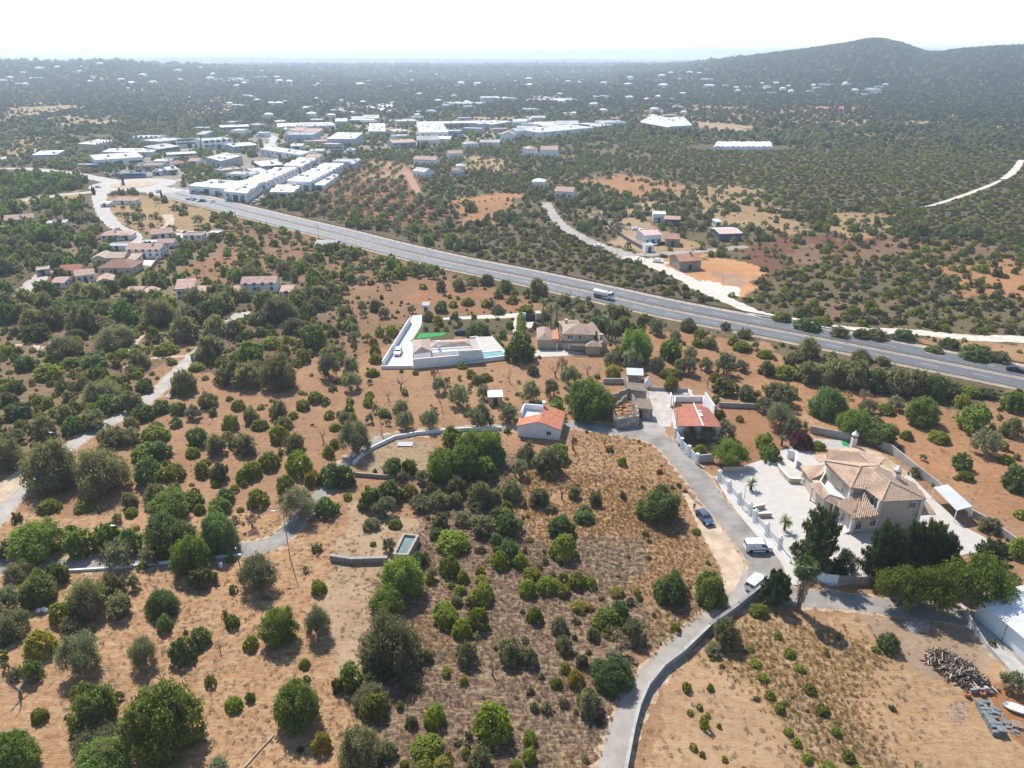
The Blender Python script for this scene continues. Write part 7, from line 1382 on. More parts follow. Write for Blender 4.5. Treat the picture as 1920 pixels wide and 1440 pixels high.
set_on(van('white panel van standing across the lane beside the villa fence'), TS(655,912), TS(842,912)); set_on(van('white panel van half hidden behind the small conifer'), TS(670,1330), TS(800,1222))
set_on(car('blue_car', 'steel blue hatchback parked on the dirt shoulder', BLUEP), TS(172,560), TS(262,668))
set_on(car('white_car', 'white off-road car parked on the pool villa drive', WHITEP, suv=True), T5(440,575), T5(415,625))
s_ = mfind(1903,697); set_on(car('dark_car', 'dark car on the far carriageway at the right edge', DARKP), mpt(s_+2,-4.6,.07), mpt(s_-2,-4.6,.07))
set_on(car('garden_car', 'small dark car under the wide garden tree', DARKP), T5(1170,362), T5(1222,362))
# tanker lorry
tk_ = empty('tanker_lorry'); tag(tk_, 'white tanker lorry driving on the near carriageway', 'lorry'); tk_.location.z = .07
cab, hw = loft([(2.3,.5),(2.3,2.5),(2.5,2.95),(3.6,2.95),(4.25,2.0),(4.4,1.2),(4.4,.5)], 2.4, 1.6, .06); cab.build('cab', WHITEP, tk_); crossq(tk_, hw, (4.27,1.95), (3.68,2.82), 'windscreen', .12)
for s in (-1,1): glassq(tk_, hw, [(2.9,1.75),(4.1,1.75),(3.7,2.6),(2.9,2.6)], s); 
MB().box(-4.6,4.2,-.5,.5,.65,.95).build('chassis', PLAST, tk_)
tb_ = MB(); 
prof = [(.02,0),(.9,.06),(1.1,.35),(1.14,1.2),(1.14,5.2),(1.1,6.05),(.9,6.34),(.02,6.4)]; tb_.lathe(prof, (0,0,0), 20); o = tb_.build('tank', WHITEP, tk_, True); o.rotation_euler = (0,math.pi/2,0); o.location = (-4.5,0,2.05); o.scale = (1,1.05,1)
for k in range(3): MB().lathe([(.3,0),(.3,.1),(.22,.16)], (0,0,0), 10).build('hatch', METAL, tk_).location = (-3.4+k*2,0,3.14)
for s in (-1,1):
    for x in (3.4,-1.9,-3.3): wheel(tk_, x, s*1.02, .5, .3)
    MB().box(-.05,.05,-.3,.3,-.12,.12).build('headlight', LAMP, tk_).location = (4.4, s*.8, .85)
s_ = mfind(1138,556); set_on(tk_, mpt(s_+3,4.6,0), mpt(s_-3,4.6,0)); tk_.scale = (.86,.86,.86)
# small cars further off share two simple meshes
def far_car(m, nm):
    b, hw = loft([(-2.1,.3),(-2.1,.9),(-1.5,1.0),(-1.0,1.45),(.4,1.45),(1.0,1.0),(2.1,.85),(2.1,.3)], 1.75, .9, .2); me = b.mesh(nm, m); me.materials.append(GLASS)
    for p in me.polygons:
        z = sum(me.vertices[i].co.z for i in p.vertices)/len(p.vertices)
        if 1.05 < z < 1.35 and len(p.vertices) == 4: p.material_index = 1
    return me
FC = [far_car(m, 'parked_car') for m in (WHITEP, DARKP, SILV, BLUEP, REDP_)]
def park(pts, T, label, group):
    for i, (x, y) in enumerate(pts):
        o = link(D.objects.new('parked_car', FC[(0,2,0,1,0,3,0,4)[i%8]])); o.location = T(x,y); o.rotation_euler.z = random.uniform(-.4,.4)+(1.5 if i%3 else 0); tag(o, label + (' (white)' if 0 else ''), 'car', group); EXC.append((o.location.x,o.location.y,2.5))
park([(400+33*i+random.uniform(-8,8), 690+random.choice((0,22,44,66))) for i in range(18)], T1, 'parked car in the vehicle yard behind the roundabout', 'cars in the vehicle yard')
park([(700,370),(690,400),(760,455),(705,510),(720,515),(740,510),(690,520),(850,420),(900,425)], T2, 'small car on the wide street through the estate', 'cars on the estate street'); park([(640,1120),(690,1110),(710,1090),(800,1000),(560,1160),(530,1165),(1140,830),(600,830),(640,800),(700,780)], T2, 'small car parked between the long white sheds', 'cars between the sheds')
park([(1480,1060),(1540,1065),(1590,1080),(1650,1085),(1770,1095),(1490,840),(1680,850),(1760,840),(1850,845)], T1, 'small car parked before the long front hall', 'cars before the front hall'); park([(305,905),(1080,965),(455,998)], T1, 'small car at the roundabout', 'cars at the roundabout'); park([(1000,560),(1040,470),(1080,440),(1180,420),(560,360),(470,420),(510,300)], T3, 'small car in the far estate yards', 'cars in the far yards')
park([(470,385)], TN, 'small white car driving up the pale lane', 'cars near the farm'); park([(905,365),(930,360),(960,362),(1010,360)], TN, 'small car parked before the pink roofed shed', 'cars near the farm'); park([(975,512)], TN, 'white vehicle beside the tree on the gravel yard', 'cars near the farm'); park([(790,235),(850,262),(830,250)], TN, 'vehicle standing in the upper farm yard', 'cars near the farm')
bus = paint('blue_bus_paint', (.06,.2,.38))
for x,y,lb_,m in ((140,655,'white bus body parked at the yard edge',WHITEP),(245,662,'blue bus parked at the yard edge',bus),(640,775,'long blue trailer in front of the vehicle yard',bus),(820,775,'second blue trailer at the front of the vehicle yard',bus)):
    r = empty('bus', T1(x,y)); tag(r, lb_, 'bus'); b, hw = loft([(-5,.4),(-5,2.9),(-4.8,3.0),(4.7,3.0),(5,2.6),(5,.4)], 2.5, 1.5, .04); b.build('body', m, r)
    for s in (-1,1): glassq(r, hw, [(-4.6,1.6),(4.6,1.6),(4.6,2.4),(-4.6,2.4)], s)
    EXC.append((r.location.x,r.location.y,6))
# ------------------------------------------------------------------ person beside the blue car
SKIN = mat('skin', (.42,.24,.16), .6, .05, 6); SHIRT = mat('violet_shirt', (.13,.11,.26), .85, .1, 8); SHORT = mat('dark_shorts', (.03,.035,.05), .9, .1, 8); HAIR = mat('dark_hair', (.025,.018,.012), .7, .2, 20); SHOE = mat('shoe', (.08,.07,.07), .8, .1, 8)
def skin(name, verts, edges, rad, m, parent, root=0, sub=1):
    me = D.meshes.new(name); me.from_pydata(verts, edges, []); me.materials.append(m); o = link(D.objects.new(name, me), parent); sk = o.modifiers.new('skin','SKIN')
    for i, v in enumerate(me.skin_vertices[0].data): v.radius = (rad[i],)*2 if not hasattr(rad[i],'__len__') else rad[i]; v.use_root = (i == root)
    s = o.modifiers.new('sub','SUBSURF'); s.levels = sub; s.render_levels = sub; return o
pe = empty('person', TS(112,520), -.5); tag(pe, 'person in violet top and dark shorts standing behind the blue car', 'person')
v = [(0,0,.95),(0,0,1.15),(0,.0,1.38),(0,0,1.50),(0,.02,1.60),(0,.03,1.70)]; e = [(0,1),(1,2),(2,3),(3,4),(4,5)]; rd = [(.15,.11),(.13,.10),(.16,.11),.055,(.075,.09),(.06,.075)]
for s in (-1,1):
    o_ = len(v); v += [(s*.10,0,.88),(s*.11,.02*s,.50),(s*.11,-.03,.09),(s*.115,.12,.04)]; e += [(0,o_),(o_,o_+1),(o_+1,o_+2),(o_+2,o_+3)]; rd += [.085,.058,.042,.038]
    o_ = len(v); v += [(s*.19,0,1.36),(s*.25,.02,1.10),(s*.22,.20,.95),(s*.20,.28,.93)]; e += [(2,o_),(o_,o_+1),(o_+1,o_+2),(o_+2,o_+3)]; rd += [.055,.042,.032,.030]
    for k in range(4):
        q = len(v); f = (k-1.5)*.018; v += [(s*.20+f,.34,.925),(s*.20+f*1.2,.375-.006*abs(k-1),.90)]; e += [(o_+3,q),(q,q+1)]; rd += [.009,.008]
    q = len(v); v += [(s*.20-s*.045,.30,.945),(s*.20-s*.055,.335,.93)]; e += [(o_+3,q),(q,q+1)]; rd += [.010,.009]
skin('body', v, e, rd, SKIN, pe)
sv = [(0,0,.93),(0,0,1.15),(0,0,1.38),(0,0,1.46)]; se = [(0,1),(1,2),(2,3)]; sr = [(.165,.125),(.15,.115),(.175,.125),.075]
for s in (-1,1): o_ = len(sv); sv += [(s*.19,0,1.365),(s*.235,.012,1.18)]; se += [(2,o_),(o_,o_+1)]; sr += [.07,.062]
skin('shirt', sv, se, sr, SHIRT, pe)
sv = [(0,0,.98),(0,0,.90)]; se = [(0,1)]; sr = [(.165,.125),(.165,.125)]
for s in (-1,1): o_ = len(sv); sv += [(s*.10,0,.82),(s*.112,.01*s,.56)]; se += [(1,o_),(o_,o_+1)]; sr += [.10,.085]
skin('shorts', sv, se, sr, SHORT, pe); skin('hair', [(0,-.01,1.66),(0,0,1.74),(0,.02,1.78)], [(0,1),(1,2)], [.085,.085,.06], HAIR, pe)
for s in (-1,1): skin('shoe', [(s*.11,-.05,.05),(s*.115,.13,.035)], [(0,1)], [.055,.045], SHOE, pe)
MB().box(-.012,.012,-.02,.02,-.02,.02).build('nose', SKIN, pe).location = (0,.125,1.62)
# ------------------------------------------------------------------ poles and lamp posts
def pole(bx, by, ty, label, lamp=0, m=None, r=.095, name=None, lean=0, arms=0, tx=None):
    p = G(bx, by); d = ray(bx, by); cdp = math.hypot(d[0],d[1])/np.linalg.norm(d); h = (by-ty)/(pxm(bx,by)*cdp*1.0); name = name or ('lamp_post' if lamp else 'utility_pole'); o = empty(name, p); tag(o, label, 'lamp post' if lamp else 'pole'); top = Vector((lean*h, 0, h)); m = m or WOODPOLE
    MB().tube([(0,0,-.1), top*.5, top], [r, r*.85, r*.65], 8).build('pole', m, o)
    if lamp:
        a = MB().tube([top-Vector((0,0,.15)), top+Vector((lamp*.7,-.1,.25)), top+Vector((lamp*1.25,-.15,.3))], .035, 6).build('lamp_arm', METAL, o)
        MB().box(-.35,.35,-.14,.14,-.07,.05).box(-.3,.3,-.1,.1,-.09,-.071).build('lamp_head', mat('lamp_housing',(.55,.56,.57),.4,.05,3), a).location = top+Vector((lamp*1.5,-.15,.3))
    for k in range(arms): 
        MB().box(-.8,.8,-.05,.05,-.06,.06).build('cross_arm', m, o).location = top-Vector((0,0,.3+.7*k))
        for s in (-.7,0,.7): MB().lathe([(.05,0),(.07,.08),(.04,.16)],(0,0,0),6).build('insulator', DARKFR, o).location = top+Vector((s,0,-.24-.7*k))
    MB().box(-.1,.1,-.12,.12,-.2,.2).build('junction_box', METAL, o).location = Vector((lean*h*.2,-r*1.4,h*.24)); return o, p+top
TOPS = [pole(544,1048,963,'tall concrete lamp post at the lane end by the green tree',-1,CONC), pole(446,1043,980,'thin wooden pole behind the low lane wall'), pole(253,1047,987,'leaning lamp post among the roadside trees',-1,WOODPOLE,lean=-.1)]
pole(58,902,872,'wooden pole beside the country lane lay-by'); pole(115,830,812,'lamp post behind the dark trees by the country lane',-1,CONC); pole(716,817,764,'utility pole above the whitewashed lane bend',arms=1); pole(830,770,733,'leaning thin pole in the olive grove',lean=-.25,r=.08); pole(1265,827,772,'grey lamp post in front of the red roofed house',-1,GREYW); pole(1392,956,910,'slim lamp post at the villa fence',1,GREYW,r=.07); pole(228,705,686,'old wooden pole in the left scrub'); pole(598,450,423,'power pole beside the motorway near the estate',arms=2); pole(800,467,437,'power pole in the heath behind the motorway',arms=1); pole(1070,563,543,'pole at the near edge of the motorway'); pole(929,595,563,'pole behind the pool villa garden',arms=1)
pole(1147,501,464,'tall thin pole in the heath by the pale lane'); pole(1157,486,470,'short pole at the lane fork'); pole(1209,491,474,'pole on the gravel yard',arms=1); pole(1355,535,518,'pole on the white gravel patch'); pole(384,520,477,'pole among the orchards left of the motorway'); pole(1084,453,441,'pole beside the upper pale lane'); pole(548,535,505,'pole behind the stepped pink roofed house'); pole(535,640,597,'thin pole beside the country lane end',r=.08); pole(645,655,630,'thin stake pole left of the pool villa',r=.07); pole(1245,880,0 or 872,'short stake in the golden field',r=.04); pole(290,318,305,'street lamp pole near the roundabout'); pole(352,350,338,'street pole at the estate entrance'); pole(300,395,385,'pole under the motorway end')
ms = empty('antenna_mast', T2(598,560)); tag(ms, 'tall white antenna mast above the industrial estate', 'mast'); h = (560-330)/6.857/(pxm(487,292)*.97)
MB().tube([(0,0,0),(0,0,h)], [.5,.3], 10).build('mast_pole', WHITE2, ms); MB().lathe([(1.1,0),(1.1,2.2),(.9,2.4)], (0,0,h-1), 12).build('antenna_drum', METAL, ms); EXC.append((ms.location.x,ms.location.y,3))
for (a_,c_,lb_) in ((TOPS[0][1],TOPS[1][1],'cable between lamp post and wooden pole'),(TOPS[1][1],TOPS[2][1],'cable from wooden pole to the leaning lamp post')):
    pts = [a_.lerp(c_,t/10)-Vector((0,0,1.2*4*(t/10)*(1-t/10)+.2)) for t in range(11)]; tag(MB().tube(pts, .018, 4).build('cable', PLAST), lb_, 'cable')
st = empty('statue', T1(625,868)); tag(st, 'dark sculpture on the roundabout island', 'statue'); MB().lathe([(1.2,0),(1.1,.8),(.6,1.0)], (0,0,.4), 10).build('plinth', CONC, st); MB().tube([(0,0,1.2),(.3,0,3),(-.2,.1,4.5),(.2,0,5.4)], [.6,.8,.7,.5], 8).lathe([(.1,0),(1.4,.3),(1.7,1.0),(1.2,1.7),(.2,1.9)], (0,0,5), 10).build('figure', mat('bronze',(.05,.04,.035),.5,.2,2), st)
# cypresses
for T, x, y, ty, lb_ in ((T1,240,990,880,'cypress at the road fork below the roundabout'),(T1,262,992,895,'second cypress at the road fork'),(T1,1120,1030,940,'lone cypress beside the motorway end'),(T1,1482,400,310,'cypress before the blue trimmed office'),(T1,1565,410,330,'cypress at the office corner'),(T1,1640,410,270,'tallest cypress behind the glass hall'),(T1,1665,415,310,'cypress beside the tallest one'),(T3,870,500,390,'poplar like cypress before the huge hall'),(T3,905,505,400,'cypress in the middle of the poplar row'),(T3,935,500,395,'right cypress of the poplar row')):
    p = T(x,y); k = 6.857 if T is T1 else 6; px_ = 140+x/6.857 if T is T1 else 640+x/6; py_ = 220+y/6.857 if T is T1 else 200+y/6; m = pxm(px_,py_); h = (y-ty)/k/(m*.97); plant('k', p, h*.28, h, px=14, label=lb_); EXC.append((p.x,p.y,1.5))
# ------------------------------------------------------------------ yard at the right edge
LOGM = [mat('grey_log', (.22,.185,.15), .95, .25, 5, .5, 12, rnd=.35), mat('dark_log', (.085,.062,.047), .95, .3, 5, .5, 12, rnd=.35), mat('pale_log', (.42,.33,.23), .95, .2, 5, .4, 12, rnd=.3)]
LM_ = []
for k in range(6):
    b = MB(); rg = random.Random(k); L_ = 1; b.tube([(-.5,0,0),(-.15,rg.uniform(-.04,.04),rg.uniform(-.02,.03)),(.2,rg.uniform(-.05,.05),.01),(.5,0,0)], [.055,.06,.05,.042], 7); LM_ += [b.mesh('log', LOGM[k%3])]
PILE = [(1375,775),(1470,770),(1600,850),(1700,940),(1765,990),(1740,1020),(1590,1000),(1480,940),(1420,880),(1365,840)]; PL = np.array([(TF(*p).x,TF(*p).y) for p in PILE]); c0 = PL.mean(0); n = 0; tries = 0
def edge_d(q): 
    dm = 9
    for i in range(len(PL)):
        a, b = PL[i], PL[(i+1)%len(PL)]; d = b-a; t = np.clip(((q-a)@d)/(d@d),0,1); dm = min(dm, np.linalg.norm(q-a-t*d))
    return dm
while n < 290 and tries < 5000:
    tries += 1; q = np.array([random.uniform(PL[:,0].min(),PL[:,0].max()), random.uniform(PL[:,1].min(),PL[:,1].max())])
    if not inpoly(q[:1], q[1:], PL)[0]: continue
    lk = random.choice((0,1,1,0,2,4,3,1,1)) if q[0] > c0[0]-1 else random.choice((1,1,1,4,2,0)); e = edge_d(q); z = .06 + min(1.15, e*.75)*random.uniform(.35,1); o = link(D.objects.new('log', LM_[lk])); s = random.uniform(.7,1.9); o.scale = (s, random.uniform(.8,1.9), random.uniform(.8,1.9)); o.location = (q[0],q[1],z); o.rotation_euler = (random.uniform(0,6), random.uniform(-.3,.3), random.gauss(.6,.9)); tag(o, ('grey','dark','pale')[lk%3] + (' thick' if o.scale.y > 1.4 else ' thin') + (' long' if s > 1.3 else ' short') + ' log ' + ('low at the rim of' if e < .4 else 'high on top of' if z > .6 else 'inside') + ' the woodpile' + (', block bin end' if q[0] > c0[0]+2.5 else ', far end' if q[0] < c0[0]-2.5 else ', middle'), 'log', 'logs of the woodpile'); n += 1
mb = MB(); 
for i in range(len(PL)): pass
mb.prism([Vector((c0[0]+(p[0]-c0[0])*.7, c0[1]+(p[1]-c0[1])*.7, 0)) for p in PL][::-1] if 0 else ccw([Vector((c0[0]+(p[0]-c0[0])*.72, c0[1]+(p[1]-c0[1])*.72, 0)) for p in PL]), 0, .42); tag(mb.build('bark_litter', mat('bark_litter',(.09,.068,.052),.95,.3,3,.9,6)), 'bark litter filling the woodpile', kind='stuff'); EXC.append((c0[0],c0[1],4))
blk = empty('block_bin', TF(1612,1020)); tag(blk, 'grey concrete block bin at the end of the woodpile', 'bin'); d = (TF(1720,1015)-blk.location); L_ = d.length; d.normalize(); nn = Vector((-d.y,d.x,0))
for r_ in range(3):
    for k in range(5): MB().obox(d*L_*(k+.5+(.12 if r_%2 else 0))/5+Vector((0,0,.13+.25*r_)), d*L_/5*.49, nn*.12, Vector((0,0,.12))).build('block', CONC, blk)
for k in (0,1): MB().obox(d*L_*(.4+.42*k)+nn*.1+Vector((0,0,.82)), d*.22, nn*.2, Vector((0,0,.05))).build('slab', PALECONC, blk)
TERR = mat('terracotta_pot', (.42,.15,.075), .85, .12, 3)
for x,y,lb_ in ((1600,1038,'terracotta pot at the foot of the block bin'),(1683,1032,'terracotta pot standing on the paver stacks side')):
    o = MB().lathe([(.22,0),(.34,.15),(.42,.38),(.36,.58),(.30,.62),(.27,.58),(.3,.4)], (0,0,0), 14).build('clay_pot', TERR, None, True); o.location = TF(x,y); tag(o, lb_, 'pot')
SLATE = mat('grey_paver', (.165,.18,.182), .85, .12, 4, .2, 12, rnd=.12)
sm_ = MB()
for k in range(11): j = random.uniform(-.02,.02); sm_.box(-.24+j,.24+j,-.24-j,.24-j,k*.078,k*.078+.066)
sme = sm_.mesh('paver_stack', SLATE); a0, a1 = TF(1650,1075), TF(1755,1262); dd = a1-a0; L_ = dd.length; dn_ = dd.normalized(); nn = Vector((-dn_.y,dn_.x,0)); nn = nn if nn.x > 0 else -nn; k = 0; ns = int(L_/.52)
for r_ in range(3):
    for i in range(ns):
        if r_ == 2 and i%4 == 1: continue
        o = link(D.objects.new('paver_stack', sme)); o.location = a0+dn_*(i+.5)*L_/ns+nn*(.54*r_)+Vector((random.uniform(-.03,.03),random.uniform(-.03,.03),0)); o.scale.z = random.uniform(.75,1.1); o.rotation_euler.z = math.atan2(dn_.y,dn_.x)+random.uniform(-.1,.1)
        ends = ' nearest the block bin' if i == 0 else ' at the far end from the bin' if i == ns-1 else ' in the middle of the row'; tag(o, ('stack of grey pavers in the outer row','stack of grey pavers in the middle row','stack of grey pavers in the boat side row')[r_]+ends, 'paver stack', 'stacks of grey pavers')
for i in range(16):
    o = link(D.objects.new('loose_paver', MB().box(-.25,.25,-.25,.25,0,.07).mesh('loose_paver', SLATE) if i == 0 else lp)); lp = o.data; o.location = a0+dn_*random.uniform(.5,L_-.5)+nn*random.uniform(1.7,2.9)+Vector((0,0,random.choice((.01,.08,.16)))); o.rotation_euler = (random.uniform(-.06,.06),random.uniform(-.06,.06),random.uniform(0,3)); tag(o, 'loose grey paver lying between the stacks and the boat', 'paver', 'loose pavers')
pa = empty('pallet', TF(1882,1205)); tag(pa, 'wooden pallet beside the paver stacks', 'pallet'); pa.rotation_euler.z = -.35
for i in range(7): MB().box(-.6,.6,-.5+i*.15,-.4+i*.15,.34,.37).build('slat', WOOD, pa)
for i in range(3): MB().box(-.62+i*.56,-.5+i*.56,-.5,.5,.0,.339).build('bearer', WOOD, pa)
bo = empty('dinghy', TF(1875,1118)); tag(bo, 'small white dinghy hull lying at the right edge', 'boat'); bo.rotation_euler.z = -.5; hb_ = MB(); NS = 10
for i in range(NS+1):
    t = i/NS; x = -1.5+3*t; w_ = .62*math.sin(math.pi*(.16+.84*min(1,t*1.0))*.93+.0)**.6 if t < 1 else .05; 
    w_ = .62*(1-abs(2*t-1)**3.2)+.03; hb_.v += [(x,-w_,.55),(x,-w_*.8,.2),(x,0,.04+.25*abs(2*t-1)**3),(x,w_*.8,.2),(x,w_,.55),(x,w_*.9,.53),(x,w_*.6,.24),(x,0,.16+.2*abs(2*t-1)**3),(x,-w_*.6,.24),(x,-w_*.9,.53)]
for i in range(NS):
    for k in range(10): hb_.f.append((10*i+k,10*i+(k+1)%10,10*i+10+(k+1)%10,10*i+10+k))
hb_.build('hull', WHITE2, bo, True)
for x in (-.6,.5): MB().box(-.13,.13,-.5,.5,.4,.44).build('bench', WHITE2, bo).location.x = x
gh = MB(); gv = []; gf = []
for i in range(9):
    for k in range(22): a = 6.283*k/22; r = 1.75*(1-i/8)*(1+.22*math.sin(a*2+1)+.12*math.sin(a*5)); gv.append((r*math.cos(a), r*math.sin(a), .62*(1-(1-i/8)**1.6)*(1+.2*math.sin(3*a+i))+random.uniform(0,.05) if i else -.02))
for i in range(8):
    for k in range(22): gf.append((i*22+k,i*22+(k+1)%22,i*22+22+(k+1)%22,i*22+22+k))
o = gh.add(gv, gf).build('gravel_heap', mat('grey_gravel', (.30,.26,.22), .95, .25, 4, .9, 9), None); o.location = TF(1318,640); tag(o, 'grey gravel heap in the shade of the feathery trees', 'heap')
sheet('ash_patch', [(1778,1326),(1786,1315),(1794,1319),(1803,1312),(1811,1322),(1819,1327),(1813,1338),(1817,1350),(1806,1353),(1800,1361),(1791,1354),(1780,1356),(1783,1344),(1773,1337)], mat('ash_soil',(.255,.175,.115),.95,.35,1.6,.4,6), .015, 'grey ash patch of an old fire')
# odd things lying about
o = MB().tube([TD(1545,1255)+Vector((0,0,.12)), TD(1460,1345)+Vector((0,0,.14)), TD(1375,1440)+Vector((0,0,.1))], [.07,.085,.10], 7).build('fallen_pole', mat('bleached_wood',(.48,.38,.29),.9,.15,3)); tag(o, 'bleached fallen pole lying on the straw field', 'pole')
for (a_,c_,lb_) in (((932,800),(962,770),'white pipe lying beside the country lane'),((945,803),(975,773),'second white pipe beside the country lane')):
    tag(MB().tube([TA(*a_)+Vector((0,0,.15)), TA(*c_)+Vector((0,0,.15))], .13, 8).build('pipe', WHITE2), lb_, 'pipe')
ib = empty('plastic_tank', TB(1355,920)); tag(ib, 'white cube shaped plastic tank near the big green tree', 'tank'); MB().box(-.5,.5,-.5,.5,.12,1.05).lathe([(.15,1.051),(.15,1.12)], (0,0,0), 10).build('container', WHITE2, ib); MB().box(-.55,.55,-.55,.55,0,.119).build('base', METAL, ib)
o = MB().lathe([(.3,0),(.34,.2),(.34,.7),(.3,.85)], (0,0,0), 14).build('barrel', WHITE2, None, True); o.location = TD(1243,310); tag(o, 'white barrel below the low lane wall', 'barrel')
tn_ = empty('rubbish_bags', TD(240,562)); 
for k in range(3): MB().lathe([(.05,0),(.32,.08),(.4,.25),(.25,.5),(.06,.6)], (0,0,0), 9).build('bag', WHITE2, tn_, True).location = (k*.5-.5, (k%2)*.3, 0)
tag(tn_, 'heap of white sacks in the straw field', 'sacks')
tr = empty('rusty_panel', TB(360,1062)); tag(tr, 'grey sheet panel lying by the lane bend wall', 'panel'); MB().box(-1.6,1.6,-.9,.9,.15,.22).build('sheet', GREYW, tr)
for x in (-1.3,1.3): MB().box(x-.06,x+.06,-.8,.8,0,.149).build('support', WOODPOLE, tr)
o = MB().lathe([(.02,0),(.28,.06),(.3,.5),(.22,.62),(.02,.64)], (0,0,0), 12).build('waste_bin', DARKCL, None, True); o.location = T7(1112,1000); tag(o, 'grey waste bin at the panel fence', 'bin')
for k,(x,y) in enumerate(((680,610),(745,600),(790,596))): o = MB().box(-.9,.9,-.45,.45,.5,.6).box(-.1,.1,-.1,.1,0,.499).build('garden_table', DARKFR); o.location = T5(x,y)+Vector((0,0,1.2)); o.location.z = 0; tag(o, ('dark table on the pool villa front terrace','second dark table on the pool villa terrace','third table by the pool villa window')[k], 'table')
# ------------------------------------------------------------------ scattered vegetation: the nearest as single plants, the rest as one mass
SEG = []
for o in SC.objects:
    if o.type == 'MESH' and o.parent is None and o.name.split('.')[0] in ('lane','track','path','highway','pavement'):
        co = np.empty(len(o.data.vertices)*3, np.float32); o.data.vertices.foreach_get('co', co); co = co.reshape(-1,3)
        if len(co) % 3 == 0:
            c = co[1::3,:2]; hw = np.linalg.norm(co[0::3,:2]-co[2::3,:2],axis=1)/2; SEG.append((c, hw))
POLY = []
for o in SC.objects:
    if o.type == 'MESH' and o.parent is None and o.get('kind') == 'structure' and len(o.data.polygons) == 1 and len(o.data.vertices) < 60: POLY.append(np.array([(v.co.x,v.co.y) for v in o.data.vertices]))
def blocked(x, y, pad, dirt_only=False):
    bad = np.zeros(x.shape, bool)
    for c, hw in SEG:
        lo, hi = c.min(0)-15, c.max(0)+15; s = np.where((x > lo[0])&(x < hi[0])&(y > lo[1])&(y < hi[1])&~bad)[0]
        if not len(s): continue
        for i in range(len(c)-1):
            a, b = c[i], c[i+1]; d = b-a; l2 = (d*d).sum()+1e-6; t = np.clip(((x[s]-a[0])*d[0]+(y[s]-a[1])*d[1])/l2, 0, 1); bad[s] |= (x[s]-a[0]-t*d[0])**2+(y[s]-a[1]-t*d[1])**2 < (hw[i]+pad[s])**2
    
    for i in range(len(MXY)-1):
        a, b = MXY[i], MXY[i+1]; d = b-a; t = np.clip(((x-a[0])*d[0]+(y-a[1])*d[1])/(d@d), 0, 1); bad |= (x-a[0]-t*d[0])**2+(y-a[1]-t*d[1])**2 < (12+pad)**2
    bad |= (x-RBC.x)**2+(y-RBC.y)**2 < (27+pad)**2
    for P in POLY: bad |= inpoly(x, y, P)
    for P, pd in FOOT:
        c = P.mean(0); R = np.linalg.norm(P-c,axis=1).max(); k = np.where((np.abs(x-c[0]) < R+9)&(np.abs(y-c[1]) < R+9)&~bad)[0]
        if len(k):
            Q = P if len(P) > 2 else np.array([P[0]-1,P[1]-1,P[1]+1,P[0]+1]); Q = Q[np.argsort(np.arctan2(Q[:,1]-c[1],Q[:,0]-c[0]))]
            for q in (.0,.6,1.0): qx = x[k]+(c[0]-x[k])*np.clip((pd+pad[k]*1.1)*q/np.maximum(.1,np.hypot(x[k]-c[0],y[k]-c[1])),0,1); qy = y[k]+(c[1]-y[k])*np.clip((pd+pad[k]*1.1)*q/np.maximum(.1,np.hypot(x[k]-c[0],y[k]-c[1])),0,1); bad[k] |= inpoly(qx,qy,Q)
    for ex, ey, er in EXC: bad |= (x-ex)**2+(y-ey)**2 < (er+pad*.8)**2
    return bad
X_ = []; Y_ = []; S_ = []
def cells(r0, r1, s, half=44):
    rr = np.arange(r0, r1, s)
    for r in rr:
        n = int(2*math.radians(half)*r/s); a = (np.arange(n)+RNG.uniform(-.9,.9,n))/n*2*math.radians(half)-math.radians(half); q = r + RNG.uniform(-.9,.9,n)*s
        X_.append(q*np.sin(a)); Y_.append(q*np.cos(a)); S_.append(np.full(n, s))
cells(62, 420, 3.2); cells(420, 900, 3.7); cells(900, 1700, 5.6); cells(1700, 3300, 10.5, 40); cells(3300, 5200, 26, 38)
X = np.concatenate(X_); Y = np.concatenate(Y_); S = np.concatenate(S_); Zg = hz(X, Y); R_ = np.hypot(X, Y)
zi = cover(X, Y, Zg); cov = zv[zi]; smin = np.array([q[4][0] for q in Z])[zi]; smax = np.array([q[4][1] for q in Z])[zi]
size = smin+(smax-smin)*RNG.uniform(0,1,len(X))**1.4; size = size*np.interp(R_, [300,500,1200], [1.0,.85,.95]); size = np.where(S > 6.5, np.maximum(size, S*RNG.uniform(.75,1.15,len(X))), size)
clump = .5+.5*wob(X, Y, 31, 7)+.35*wob(X, Y, 11, 3)
frac = np.clip(S*S/np.maximum(size,1)**2*.9, .2, 3)             # cells needed per plant
pr = np.clip(cov*frac*.95 + (clump-.5)*.55*(cov > .05)*(cov < .9), 0, 1)
pr = np.where(cov < .02, 0, pr)*(1-.85*clearing(X, Y, R_))
hc = np.interp(np.degrees(np.arctan2(X,Y)), HX, HZ, left=0, right=0); onhill = (hc > 25)&(R_ > 1300); pr = np.where(onhill, .93, pr)
rows = np.array([1 if q[6] else 0 for q in Z])[zi]
if rows.any():                                                  # orchard rows
    an, sp = -.06, 7.5; u = X*math.cos(an)+Y*math.sin(an); sp = 8.5; inrow = np.abs((u/sp)-np.round(u/sp)) < .21; pr = np.where(rows > 0, np.where(inrow, .85, .0), pr)
keep = RNG.uniform(0,1,len(X)) < pr
X, Y, Zg, size, zi, R_, S = (q[keep] for q in (X,Y,Zg,size,zi,R_,S))
bad = np.where(R_ < 1000, blocked(X, Y, size*.42), False)
for ex, ey, er in HEXC: bad |= (X-ex)**2+(Y-ey)**2 < (er+size*.4)**2
for c, hw in SEG:
    pass
k = ~bad; X, Y, Zg, size, zi, R_ = (q[k] for q in (X,Y,Zg,size,zi,R_))
mixes = [q[5] for q in Z]; kinds = np.array([random.choice(mixes[i]) for i in zi])
